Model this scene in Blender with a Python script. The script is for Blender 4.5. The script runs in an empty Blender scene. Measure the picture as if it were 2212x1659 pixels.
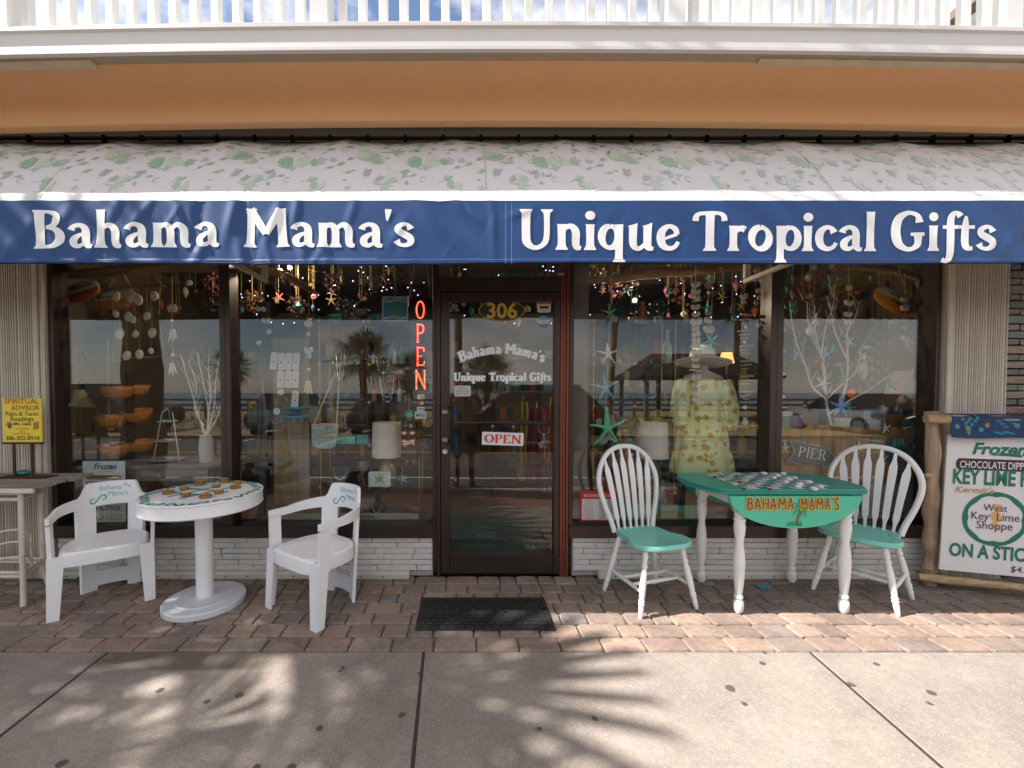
import bpy, math, random
from mathutils import Vector, Matrix, noise
R = math.radians
PI = math.pi
scene = bpy.context.scene
# ------------------------------------------------------------------ camera
# picture coordinates are those of a 2212 x 1659 view of the photograph
FPX, PX0, HOR, PITCH = 900.0, 1010.0, 848.0, R(1.4)
PYC = HOR + FPX * math.tan(PITCH)
CAM = Vector((0.0, -3.147, 1.4))
cd = bpy.data.cameras.new('camera'); cam = bpy.data.objects.new('camera', cd)
scene.collection.objects.link(cam); scene.camera = cam
cam.location = CAM; cam.rotation_euler = (PI / 2 - PITCH, 0, 0)
cd.sensor_width = 36.0; cd.lens = 36.0 * FPX / 2212.0
cd.shift_x = (1106.0 - PX0) / 2212.0; cd.shift_y = (PYC - 829.5) / 2212.0
cd.clip_start = 0.02; cd.clip_end = 3000.0
# ------------------------------------------------------------------ sky and sun
SUN_TRAVEL = Vector((1.0, 0.15, -1.02)).normalized()
sun_el = math.asin(-SUN_TRAVEL.z)
sun_az = math.atan2(-SUN_TRAVEL.x, -SUN_TRAVEL.y)      # clockwise from +Y
world = bpy.data.worlds.new('World'); scene.world = world; world.use_nodes = True
wn, wl = world.node_tree.nodes, world.node_tree.links
wn.clear()
w_out = wn.new('ShaderNodeOutputWorld'); w_bg = wn.new('ShaderNodeBackground')
w_sky = wn.new('ShaderNodeTexSky'); w_sky.sky_type = 'NISHITA'; w_sky.sun_disc = False
w_sky.sun_elevation = sun_el; w_sky.sun_rotation = sun_az
w_sky.air_density = 1.0; w_sky.dust_density = 0.4; w_sky.ozone_density = 1.0
w_tc = wn.new('ShaderNodeTexCoord'); w_map = wn.new('ShaderNodeMapping'); w_map.inputs['Scale'].default_value = (1.5, 1.5, 3.0)
w_noise = wn.new('ShaderNodeTexNoise'); w_noise.inputs['Scale'].default_value = 2.3; w_noise.inputs['Detail'].default_value = 9.0
w_noise.inputs['Roughness'].default_value = 0.58
w_ramp = wn.new('ShaderNodeValToRGB'); w_ramp.color_ramp.elements[0].position = 0.38; w_ramp.color_ramp.elements[1].position = 0.66
w_mix = wn.new('ShaderNodeMixRGB'); w_mix.inputs['Color2'].default_value = (10.6, 9.9, 9.2, 1)
wl.new(w_tc.outputs['Generated'], w_map.inputs['Vector']); wl.new(w_map.outputs['Vector'], w_noise.inputs['Vector'])
wl.new(w_noise.outputs['Fac'], w_ramp.inputs['Fac']); wl.new(w_ramp.outputs['Color'], w_mix.inputs['Fac'])
wl.new(w_sky.outputs['Color'], w_mix.inputs['Color1']); wl.new(w_mix.outputs['Color'], w_bg.inputs['Color'])
w_bg.inputs['Strength'].default_value = 0.08
wl.new(w_bg.outputs['Background'], w_out.inputs['Surface'])
sd = bpy.data.lights.new('sun', 'SUN'); sd.energy = 5.0; sd.angle = R(0.5); sd.color = (1.0, 0.965, 0.915)
sun = bpy.data.objects.new('sun', sd); scene.collection.objects.link(sun)
sun.rotation_euler = SUN_TRAVEL.to_track_quat('-Z', 'Y').to_euler(); sun.location = (-8, -4, 12)
vs = scene.view_settings
vs.view_transform = 'Standard'; vs.look = 'None'; vs.gamma = 1.0; vs.use_curve_mapping = False; vs.exposure = 1.28
scene.render.engine = 'CYCLES'
scene.cycles.max_bounces = 10; scene.cycles.transparent_max_bounces = 24; scene.cycles.sample_clamp_indirect = 6.0
scene.cycles.caustics_reflective = False; scene.cycles.caustics_refractive = False
scene.cycles.use_denoising = True

# ------------------------------------------------------------------ picture -> place
def ray(px, py):
    a, b = (px - PX0) / FPX, (PYC - py) / FPX
    return Vector((a, math.cos(PITCH) + b * math.sin(PITCH), -math.sin(PITCH) + b * math.cos(PITCH)))
def at(px, py, Y):
    v = ray(px, py); return CAM + v * ((Y - CAM.y) / v.y)
def gr(px, py, z=0.0):
    v = ray(px, py); return CAM + v * ((z - CAM.z) / v.z)
def mpp(Y): return (Y - CAM.y) / FPX          # metres for one picture unit at depth Y
rnd = random.Random(7)

# ------------------------------------------------------------------ materials
def lin(c):
    if isinstance(c, str): c = [int(c[i:i + 2], 16) / 255 for i in (0, 2, 4)]
    return tuple((x / 12.92 if x <= 0.04045 else ((x + 0.055) / 1.055) ** 2.4) for x in c)
MATS = {}
def M(col, rough=0.6, metal=0.0, var=0.18, scale=14.0, bump=0.0, bscale=None, coat=0.0, emit=0.0, spec=0.5, name=None, objvar=0.0):
    key = (str(col), rough, metal, var, scale, bump, coat, emit, spec, name, objvar)
    if key in MATS: return MATS[key]
    m = bpy.data.materials.new(name or ('paint_' + str(len(MATS)))); m.use_nodes = True
    n, l = m.node_tree.nodes, m.node_tree.links
    b = n['Principled BSDF']; c = lin(col)
    b.inputs['Roughness'].default_value = rough; b.inputs['Metallic'].default_value = metal
    b.inputs['Specular IOR Level'].default_value = spec
    b.inputs['Coat Weight'].default_value = coat; b.inputs['Coat Roughness'].default_value = 0.15
    tc = n.new('ShaderNodeTexCoord'); no = n.new('ShaderNodeTexNoise')
    no.inputs['Scale'].default_value = scale; no.inputs['Detail'].default_value = 7; no.inputs['Roughness'].default_value = 0.65
    l.new(tc.outputs['Object'], no.inputs['Vector'])
    mx = n.new('ShaderNodeMixRGB'); mx.inputs['Color1'].default_value = tuple(max(0, x * (1 - var)) for x in c) + (1,)
    mx.inputs['Color2'].default_value = tuple(min(1, x * (1 + var)) for x in c) + (1,)
    l.new(no.outputs['Fac'], mx.inputs['Fac'])
    src = mx.outputs['Color']
    if objvar:
        oi = n.new('ShaderNodeObjectInfo'); hs = n.new('ShaderNodeHueSaturation')
        mr = n.new('ShaderNodeMapRange'); mr.inputs['To Min'].default_value = 1 - objvar; mr.inputs['To Max'].default_value = 1 + objvar
        l.new(oi.outputs['Random'], mr.inputs['Value']); l.new(mr.outputs['Result'], hs.inputs['Value'])
        l.new(src, hs.inputs['Color']); src = hs.outputs['Color']
    l.new(src, b.inputs['Base Color'])
    if bump:
        n2 = n.new('ShaderNodeTexNoise'); n2.inputs['Scale'].default_value = bscale or scale * 4; n2.inputs['Detail'].default_value = 6
        l.new(tc.outputs['Object'], n2.inputs['Vector'])
        bp = n.new('ShaderNodeBump'); bp.inputs['Strength'].default_value = bump; bp.inputs['Distance'].default_value = 0.01
        l.new(n2.outputs['Fac'], bp.inputs['Height']); l.new(bp.outputs['Normal'], b.inputs['Normal'])
    if emit:
        b.inputs['Emission Color'].default_value = c + (1,); b.inputs['Emission Strength'].default_value = emit
    MATS[key] = m
    return m
def vcol_mat(name, rough=0.7, base=None):
    m = bpy.data.materials.new(name); m.use_nodes = True
    n, l = m.node_tree.nodes, m.node_tree.links
    a = n.new('ShaderNodeVertexColor'); a.layer_name = 'col'
    l.new(a.outputs['Color'], n['Principled BSDF'].inputs['Base Color'])
    n['Principled BSDF'].inputs['Roughness'].default_value = rough
    return m
def wood_mat(name, c1, c2, axis='X', scale=6.0, rough=0.75, bump=0.4):
    if name in MATS: return MATS[name]
    m = bpy.data.materials.new(name); m.use_nodes = True
    n, l = m.node_tree.nodes, m.node_tree.links; b = n['Principled BSDF']
    tc = n.new('ShaderNodeTexCoord'); mp = n.new('ShaderNodeMapping')
    s = {'X': (0.6, 9, 9), 'Y': (9, 0.6, 9), 'Z': (9, 9, 0.6)}[axis]
    mp.inputs['Scale'].default_value = tuple(q * scale / 6 for q in s)
    no = n.new('ShaderNodeTexNoise'); no.inputs['Scale'].default_value = 3.0; no.inputs['Detail'].default_value = 9; no.inputs['Roughness'].default_value = 0.7
    rp = n.new('ShaderNodeValToRGB'); rp.color_ramp.elements[0].position = 0.33; rp.color_ramp.elements[1].position = 0.68
    rp.color_ramp.elements[0].color = lin(c1) + (1,); rp.color_ramp.elements[1].color = lin(c2) + (1,)
    bp = n.new('ShaderNodeBump'); bp.inputs['Strength'].default_value = bump; bp.inputs['Distance'].default_value = 0.006
    l.new(tc.outputs['Object'], mp.inputs['Vector']); l.new(mp.outputs['Vector'], no.inputs['Vector'])
    l.new(no.outputs['Fac'], rp.inputs['Fac']); l.new(rp.outputs['Color'], b.inputs['Base Color'])
    l.new(no.outputs['Fac'], bp.inputs['Height']); l.new(bp.outputs['Normal'], b.inputs['Normal'])
    b.inputs['Roughness'].default_value = rough
    MATS[name] = m
    return m
def glass_mat(name, ior=1.5, tint=(0.93, 0.95, 0.94), rough=0.0, smear=0.0):
    m = bpy.data.materials.new(name); m.use_nodes = True
    n, l = m.node_tree.nodes, m.node_tree.links; n.clear()
    o = n.new('ShaderNodeOutputMaterial'); tr = n.new('ShaderNodeBsdfTransparent'); gl = n.new('ShaderNodeBsdfGlossy')
    fr = n.new('ShaderNodeFresnel'); mx = n.new('ShaderNodeMixShader')
    ge = n.new('ShaderNodeNewGeometry'); sw = n.new('ShaderNodeMapRange')      # same reflectance from either face of the pane
    sw.inputs['To Min'].default_value = ior; sw.inputs['To Max'].default_value = 1 / ior
    l.new(ge.outputs['Backfacing'], sw.inputs['Value']); l.new(sw.outputs['Result'], fr.inputs['IOR']); tr.inputs['Color'].default_value = tint + (1,); gl.inputs['Roughness'].default_value = rough
    l.new(fr.outputs['Fac'], mx.inputs['Fac']); l.new(tr.outputs['BSDF'], mx.inputs[1]); l.new(gl.outputs['BSDF'], mx.inputs[2])
    last = mx
    if smear:                                   # faint streaky dust film on the pane
        df = n.new('ShaderNodeBsdfDiffuse'); df.inputs['Color'].default_value = (0.55, 0.55, 0.53, 1)
        tc = n.new('ShaderNodeTexCoord'); mp = n.new('ShaderNodeMapping'); mp.inputs['Scale'].default_value = (5, 5, 0.9)
        no = n.new('ShaderNodeTexNoise'); no.inputs['Scale'].default_value = 2.2; no.inputs['Detail'].default_value = 8
        mr = n.new('ShaderNodeMapRange'); mr.inputs['From Min'].default_value = 0.4; mr.inputs['From Max'].default_value = 0.8
        mr.inputs['To Min'].default_value = 0.0; mr.inputs['To Max'].default_value = smear
        m2 = n.new('ShaderNodeMixShader')
        l.new(tc.outputs['Object'], mp.inputs['Vector']); l.new(mp.outputs['Vector'], no.inputs['Vector']); l.new(no.outputs['Fac'], mr.inputs['Value'])
        l.new(mr.outputs['Result'], m2.inputs['Fac']); l.new(mx.outputs['Shader'], m2.inputs[1]); l.new(df.outputs['BSDF'], m2.inputs[2])
        last = m2
    l.new(last.outputs['Shader'], o.inputs['Surface'])
    return m

# ------------------------------------------------------------------ mesh building
def frame(right, up=None, nrm=None):
    right = Vector(right).normalized(); up = Vector(up).normalized()
    return Matrix((right, up, right.cross(up))).transposed()
class MB:
    def __init__(s): s.v, s.f, s.c, s.cur = [], [], [], None
    def add(s, vs, fs, col=None):
        o = len(s.v); s.v += [Vector(q) for q in vs]
        for f in fs: s.f.append([o + i for i in f]); s.c.append(col or s.cur)
        return s
    def box(s, c, d, rot=None, ch=0.0, taper=1.0):
        c = Vector(c); hx, hy, hz = (q / 2 for q in d)
        if ch:
            vs, fs = [], []
            b = min(ch, hx * .9, hy * .9, hz * .9)
            ring = lambda x, y, z: [(-x + b, -y, z), (x - b, -y, z), (x, -y + b, z), (x, y - b, z), (x - b, y, z), (-x + b, y, z), (-x, y - b, z), (-x, -y + b, z)]
            t = taper
            L = [ring(hx - b * .99, hy - b * .99, -hz), ring(hx, hy, -hz + b), ring(hx * t, hy * t, hz - b), ring(hx * t - b * .99, hy * t - b * .99, hz)]
            for r_ in L: vs += r_
            fs.append(list(range(7, -1, -1))); fs.append([24 + i for i in range(8)])
            for k in range(3):
                for i in range(8): fs.append([k * 8 + i, k * 8 + (i + 1) % 8, k * 8 + 8 + (i + 1) % 8, k * 8 + 8 + i])
        else:
            t = taper
            vs = [(-hx, -hy, -hz), (hx, -hy, -hz), (hx, hy, -hz), (-hx, hy, -hz), (-hx * t, -hy * t, hz), (hx * t, -hy * t, hz), (hx * t, hy * t, hz), (-hx * t, hy * t, hz)]
            fs = [[3, 2, 1, 0], [4, 5, 6, 7], [0, 1, 5, 4], [1, 2, 6, 5], [2, 3, 7, 6], [3, 0, 4, 7]]
        rm = rot if isinstance(rot, Matrix) else (Matrix.Rotation(rot, 3, 'Z') if rot else None)
        return s.add([(c + (rm @ Vector(q) if rm else Vector(q))) for q in vs], fs)
    def span(s, a, b, ch=0.0):
        a, b = Vector(a), Vector(b)
        return s.box((a + b) / 2, [abs(q) for q in (b - a)], ch=ch)
    def tube(s, pts, r, n=8, caps=True, flat=1.0):
        pts = [Vector(q) for q in pts]; m = len(pts)
        rs = [r] * m if not isinstance(r, (list, tuple)) else list(r)
        vs, fs = [], []; prev = None
        for i, q in enumerate(pts):
            t = (pts[min(i + 1, m - 1)] - pts[max(i - 1, 0)])
            t = t.normalized() if t.length > 1e-9 else Vector((0, 0, 1))
            if prev is None:
                u = t.cross(Vector((0, 0, 1)))
                if u.length < 0.05: u = t.cross(Vector((0, 1, 0)))
                u.normalize()
            else:
                u = prev - t * prev.dot(t); u.normalize()
            prev = u; w = t.cross(u)
            for k in range(n):
                a = 2 * PI * k / n; vs.append(q + (u * math.cos(a) + w * math.sin(a) * flat) * rs[i])
        for i in range(m - 1):
            for k in range(n): fs.append([i * n + k, i * n + (k + 1) % n, (i + 1) * n + (k + 1) % n, (i + 1) * n + k])
        if caps: fs.append(list(range(n - 1, -1, -1))); fs.append([(m - 1) * n + k for k in range(n)])
        return s.add(vs, fs)
    def lathe(s, prof, o=(0, 0, 0), n=24, mat=None, sy=1.0):
        o = Vector(o); vs, fs = [], []
        for r_, z in prof:
            for k in range(n):
                a = 2 * PI * k / n; q = Vector((r_ * math.cos(a), r_ * math.sin(a) * sy, z))
                vs.append(o + (mat @ q if mat else q))
        for i in range(len(prof) - 1):
            for k in range(n): fs.append([i * n + k, i * n + (k + 1) % n, (i + 1) * n + (k + 1) % n, (i + 1) * n + k])
        if prof[0][0] > 1e-6: fs.append(list(range(n - 1, -1, -1)))
        if prof[-1][0] > 1e-6: fs.append([(len(prof) - 1) * n + k for k in range(n)])
        return s.add(vs, fs)
    def ball(s, c, r, nu=14, nv=9, mat=None):
        r = (r, r, r) if not isinstance(r, (list, tuple)) else r
        c = Vector(c); vs, fs = [], []
        for j in range(nv + 1):
            th = PI * j / nv
            for k in range(nu):
                a = 2 * PI * k / nu; q = Vector((r[0] * math.sin(th) * math.cos(a), r[1] * math.sin(th) * math.sin(a), -r[2] * math.cos(th)))
                vs.append(c + (mat @ q if mat else q))
        for j in range(nv):
            for k in range(nu): fs.append([j * nu + k, j * nu + (k + 1) % nu, (j + 1) * nu + (k + 1) % nu, (j + 1) * nu + k])
        return s.add(vs, fs)
    def prism(s, poly, o, fm, depth):
        """2D outline in the frame fm (columns right, up, normal) at o, thickness depth behind it"""
        o = Vector(o); n = len(poly)
        vs = [o + fm @ Vector((x, y, 0)) for x, y in poly] + [o + fm @ Vector((x, y, -depth)) for x, y in poly]
        fs = [list(range(n)), list(range(2 * n - 1, n - 1, -1))]
        for i in range(n): fs.append([i, n + i, n + (i + 1) % n, (i + 1) % n])
        return s.add(vs, fs)
    def sheet(s, fn, nu, nv, col=None):
        vs = [fn(i / nu, j / nv) for j in range(nv + 1) for i in range(nu + 1)]
        fs = [[j * (nu + 1) + i, j * (nu + 1) + i + 1, (j + 1) * (nu + 1) + i + 1, (j + 1) * (nu + 1) + i] for j in range(nv) for i in range(nu)]
        return s.add(vs, fs, col)
    def build(s, name, mat, parent=None, smooth=False, auto=None):
        me = bpy.data.meshes.new(name)
        off = Vector(parent.get('_o', (0, 0, 0))) if parent is not None else Vector()
        me.from_pydata([tuple(q - off) for q in s.v], [], s.f); me.update()
        if any(c is not None for c in s.c):
            ca = me.color_attributes.new('col', 'FLOAT_COLOR', 'CORNER'); k = 0
            for p_, c in zip(me.polygons, s.c):
                c = lin(c) if c is not None else (.5, .5, .5)
                for _ in p_.loop_indices: ca.data[k].color = (c[0], c[1], c[2], 1); k += 1
        if smooth:
            me.polygons.foreach_set('use_smooth', [True] * len(me.polygons))
            try: me.set_sharp_from_angle(angle=R(smooth if smooth is not True else 40))
            except Exception: pass
        me.materials.append(mat)
        o = bpy.data.objects.new(name, me); scene.collection.objects.link(o)
        if parent is not None: o.parent = parent
        return o
def tag(o, label=None, cat=None, group=None, kind=None):
    if label: o['label'] = label
    if cat: o['category'] = cat
    if group: o['group'] = group
    if kind: o['kind'] = kind
    return o
def thing(name, label, cat, loc=(0, 0, 0), group=None):
    o = bpy.data.objects.new(name, None); scene.collection.objects.link(o)
    o.empty_display_size = 0.05; o.location = loc; o['_o'] = tuple(loc)
    return tag(o, label, cat, group)
def sub(part):
    part['_o'] = part.parent['_o'] if part.parent is not None and '_o' in part.parent else (0, 0, 0)
    return part
def structure(name, mb, mat, smooth=False):
    return tag(mb.build(name, mat, None, smooth), kind='structure')
def dup(root, loc=None, rz=None, label=None, group=None):
    r_ = root.copy(); scene.collection.objects.link(r_)
    if loc is not None: r_.location = loc
    if rz is not None: r_.rotation_euler = (0, 0, rz)
    if label: r_['label'] = label
    if group: r_['group'] = group
    for ch in list(root.children):
        c = ch.copy(); scene.collection.objects.link(c); c.parent = r_
        for g in list(ch.children):
            d = g.copy(); scene.collection.objects.link(d); d.parent = c
    return r_
def smooth_path(pts, k=6):
    """Catmull-Rom through tuples of any length"""
    out = []; n = len(pts)
    for i in range(n - 1):
        p0, p1, p2, p3 = pts[max(i - 1, 0)], pts[i], pts[i + 1], pts[min(i + 2, n - 1)]
        for j in range(k):
            t = j / k
            out.append(tuple(0.5 * (2 * b + (c - a) * t + (2 * a - 5 * b + 4 * c - d) * t * t + (3 * b - a - 3 * c + d) * t ** 3) for a, b, c, d in zip(p0, p1, p2, p3)))
    out.append(tuple(pts[-1])); return out

# ------------------------------------------------------------------ lettering
TXT = {}
def text2d(s, size=1.0, bold=0.0, shear=0.0, space=1.0, align='CENTER', narrow=1.0):
    key = (s, bold, shear, space, align)
    if key not in TXT:
        c = bpy.data.curves.new('t', 'FONT'); c.body = s; c.offset = bold; c.shear = shear; c.space_character = space
        c.align_x = align; c.resolution_u = 3
        o = bpy.data.objects.new('t', c); scene.collection.objects.link(o)
        dg = bpy.context.evaluated_depsgraph_get(); dg.update()
        me = o.evaluated_get(dg).to_mesh()
        TXT[key] = ([tuple(q.co)[:2] for q in me.vertices], [list(p_.vertices) for p_ in me.polygons])
        o.evaluated_get(dg).to_mesh_clear(); bpy.data.objects.remove(o); bpy.data.curves.remove(c)
    v, f = TXT[key]
    return [(x * size * narrow, y * size) for x, y in v], f
def text(mb, s, o, fm, size, **kw):
    v, f = text2d(s, size, **kw); o = Vector(o)
    return mb.add([o + fm @ Vector((x, y, 0)) for x, y in v], f)
FRONT = frame((1, 0, 0), (0, 0, 1))         # normal is -Y
def fit(s, width, **kw):
    v, _ = text2d(s, 1.0, **kw); w = max(x for x, y in v) - min(x for x, y in v)
    return width / w
# flared soft-serif lettering drawn as strokes (x, y, width)
def stem(x, y0, y1, w=.175, a=.29, b=.27, dx=0):
    h = y1 - y0; X = lambda y: x + dx * (y - y0) / h
    return [(X(y0), y0, a), (X(y0 + .05), y0 + .05, a * .86), (X(y0 + .12), y0 + .12, w * 1.08), (X((y0 + y1) / 2), (y0 + y1) / 2, w), (X(y1 - .12), y1 - .12, w * 1.08), (X(y1 - .05), y1 - .05, b * .86), (X(y1), y1, b)]
def ring(cx, cy, rx, ry, thick, thin, tilt=0.3):
    out = []
    for i in range(13):
        a = 2 * PI * i / 12 + PI / 2
        w = thin + (thick - thin) * abs(math.cos(a + tilt)) ** 1.3
        out.append((cx + rx * math.cos(a), cy + ry * math.sin(a), w))
    return out
GL = {
 'a': (.58, [[(.08, .47, .17), (.12, .55, .12), (.24, .605, .11), (.36, .55, .15), (.40, .42, .18), (.40, .18, .18), (.44, .07, .15), (.54, .04, .09)], [(.38, .38, .07), (.24, .33, .11), (.13, .22, .17), (.14, .1, .16), (.24, .055, .11), (.36, .13, .08)]]),
 'h': (.64, [stem(.15, 0, 1, b=.22), [(.16, .46, .08), (.27, .57, .12), (.38, .57, .15), (.46, .44, .18), (.46, .18, .17), (.49, .07, .16), (.58, .04, .09)]]),
 'm': (.94, [stem(.15, 0, .64, b=.22), [(.16, .46, .08), (.26, .57, .12), (.36, .57, .15), (.43, .44, .175), (.43, .14, .18), (.43, .06, .25), (.43, 0, .29)], [(.45, .46, .08), (.55, .57, .12), (.65, .57, .15), (.73, .44, .175), (.73, .18, .17), (.76, .07, .16), (.86, .04, .09)]]),
 'n': (.64, [stem(.15, 0, .64, b=.22), [(.16, .46, .08), (.27, .57, .12), (.38, .57, .15), (.46, .44, .18), (.46, .18, .17), (.49, .07, .16), (.58, .04, .09)]]),
 's': (.48, [[(.40, .48, .17), (.33, .59, .1), (.22, .6, .11), (.12, .52, .15), (.14, .42, .17), (.26, .34, .18), (.38, .25, .17), (.39, .13, .15), (.28, .055, .11), (.15, .08, .1), (.08, .18, .17)]]),
 'B': (.76, [stem(.17, 0, 1, w=.2, a=.33, b=.33), [(.16, .955, .09), (.36, .955, .09), (.5, .89, .15), (.53, .76, .19), (.46, .61, .14), (.3, .555, .08)], [(.3, .555, .08), (.49, .51, .13), (.6, .37, .2), (.59, .2, .2), (.46, .07, .13), (.3, .045, .09), (.16, .045, .09)]]),
 'M': (1.06, [stem(.15, 0, 1, a=.3, b=.26, dx=.05), [(.17, .97, .24), (.24, .86, .2), (.52, .34, .17)], [(.52, .34, .17), (.8, .86, .2), (.87, .97, .24)], stem(.90, 0, 1, w=.2, a=.32, b=.26, dx=-.05)]),
 "'": (.2, [[(.1, 1.0, .15), (.09, .9, .13), (.07, .7, .04)]]),
 'U': (.80, [[(.16, 1, .3), (.16, .95, .26), (.16, .86, .2), (.16, .4, .19), (.18, .19, .19), (.3, .06, .13), (.45, .06, .11), (.58, .18, .13), (.62, .4, .13), (.62, .86, .14), (.62, .95, .24), (.62, 1, .28)]]),
 'i': (.30, [stem(.14, 0, .64, b=.22), ['dot', .14, .86, .115]]),
 'q': (.64, [ring(.28, .33, .185, .27, .18, .1), [(.48, .64, .2), (.48, .56, .18), (.48, .2, .175), (.48, -.18, .18), (.48, -.25, .25), (.48, -.3, .29)]]),
 'u': (.66, [[(.14, .64, .24), (.15, .57, .19), (.15, .2, .175), (.2, .075, .14), (.3, .055, .11), (.43, .17, .09)], [(.46, .64, .24), (.47, .57, .19), (.47, .18, .175), (.5, .07, .16), (.6, .04, .09)]]),
 'e': (.56, [[(.12, .27, .07), (.47, .41, .08)], [(.46, .40, .12), (.42, .54, .13), (.28, .605, .11), (.14, .5, .17), (.1, .32, .19), (.15, .13, .17), (.29, .055, .12), (.42, .1, .1), (.49, .22, .09)]]),
 'T': (.78, [[(.06, .76, .15), (.08, .88, .13), (.16, .945, .1), (.3, .955, .1), (.48, .955, .1), (.62, .945, .1), (.70, .88, .13), (.72, .76, .15)], [(.39, 0, .32), (.39, .05, .28), (.39, .12, .21), (.39, .5, .2), (.39, .96, .2)]]),
 'r': (.48, [stem(.15, 0, .64, b=.22), [(.17, .44, .08), (.26, .55, .13), (.35, .57, .16), (.42, .54, .17)]]),
 'o': (.60, [ring(.29, .33, .2, .275, .185, .1, .6)]),
 'p': (.64, [[(.15, .64, .22), (.15, .57, .19), (.15, .2, .175), (.15, -.18, .18), (.15, -.25, .25), (.15, -.3, .29)], ring(.37, .33, .185, .27, .18, .1)]),
 'c': (.54, [[(.44, .47, .18), (.37, .58, .12), (.25, .6, .12), (.13, .49, .18), (.1, .32, .19), (.15, .14, .17), (.29, .055, .12), (.42, .1, .1), (.49, .21, .09)]]),
 'l': (.32, [stem(.15, 0, 1, b=.22)]),
 'G': (.86, [[(.68, .72, .19), (.64, .88, .12), (.5, .955, .1), (.36, .94, .13), (.2, .8, .2), (.14, .5, .22), (.2, .2, .2), (.36, .06, .13), (.52, .055, .11), (.63, .16, .16), (.65, .3, .18), (.65, .41, .22)], [(.48, .42, .08), (.62, .42, .1), (.80, .43, .08)]]),
 'f': (.38, [[(.45, .87, .18), (.38, .95, .11), (.29, .93, .13), (.23, .78, .17), (.23, .4, .175), (.23, 0, .175), (.2, -.18, .15), (.12, -.265, .1), (.03, -.22, .15)], [(.05, .6, .09), (.44, .6, .09)]]),
 't': (.42, [[(.2, .88, .06), (.19, .72, .14), (.18, .5, .175), (.18, .2, .175), (.23, .08, .15), (.36, .06, .09)], [(.02, .6, .09), (.40, .6, .09)]]),
 'O': (.92, [ring(.45, .5, .33, .44, .22, .09, 0)]), 'P': (.72, [stem(.17, 0, 1, w=.19), [(.16, .955, .09), (.38, .955, .09), (.54, .88, .15), (.58, .73, .19), (.52, .56, .14), (.36, .49, .08), (.2, .49, .08)]]),
 'E': (.74, [stem(.17, 0, 1, w=.19), [(.16, .955, .09), (.5, .955, .09), (.6, .93, .1), (.62, .78, .12)], [(.2, .51, .09), (.48, .51, .1)], [(.16, .045, .09), (.52, .045, .09), (.62, .07, .1), (.66, .24, .12)]]),
 'N': (.92, [stem(.16, 0, 1, w=.13), [(.17, .95, .2), (.45, .5, .2), (.74, .06, .2)], stem(.75, 0, 1, w=.13)]),
 'I': (.36, [stem(.18, 0, 1, w=.19)]), 'R': (.80, [stem(.17, 0, 1, w=.19), [(.16, .955, .09), (.38, .955, .09), (.54, .88, .15), (.57, .74, .18), (.5, .58, .14), (.36, .51, .08), (.2, .51, .08)], [(.38, .5, .14), (.52, .28, .18), (.64, .08, .18), (.76, .04, .1)]]),
 ' ': (.36, []),
}
def stroke_len(s, track=0.0): return sum(GL[c][0] + track for c in s)
def stroke_glyph(c, place, eps=0.0003, fat=1.0, across=2, thin=1.0):
    """one letter as a mesh; place(x, y, lift) -> world point"""
    mb = MB(); lift = 0.0
    for st in GL[c][1]:
        lift += eps
        if st[0] == 'dot':
            _, cx, cy, r_ = st
            pts = [place(cx + r_ * fat * math.cos(2 * PI * i / 20), cy + r_ * fat * math.sin(2 * PI * i / 20), lift) for i in range(20)]
            mb.add(pts + [place(cx, cy, lift)], [[20, i, (i + 1) % 20] for i in range(20)]); continue
        p_ = smooth_path(st, 5); n = len(p_); rows = []
        for i, (x, y, w) in enumerate(p_):
            x0, y0, _ = p_[max(i - 1, 0)]; x1, y1, _ = p_[min(i + 1, n - 1)]
            dx, dy = x1 - x0, y1 - y0; L = math.hypot(dx, dy) or 1
            nx, ny = -dy / L, dx / L
            rows.append([(x + nx * w * fat * (k / across - .5), y + ny * w * fat * (k / across - .5)) for k in range(across + 1)])
        vs = [place(x, y, lift) for r_ in rows for x, y in r_]
        m = across + 1
        mb.add(vs, [[i * m + k, i * m + k + 1, (i + 1) * m + k + 1, (i + 1) * m + k] for i in range(n - 1) for k in range(across)])
    return mb
def stroke_text(s, o, fm, size, track=0.0, fat=1.0, center=True, eps=0.0003, narrow=1.0):
    """whole word as one mesh, flat"""
    o = Vector(o); x = -stroke_len(s, track) * size * narrow / 2 if center else 0.0; out = MB()
    for c in s:
        g = stroke_glyph(c, lambda a, b, l, x=x: o + fm @ Vector((x + a * size * narrow, b * size, l)), eps, fat)
        out.add(g.v, g.f); x += (GL[c][0] + track) * size * narrow
    return out
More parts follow.
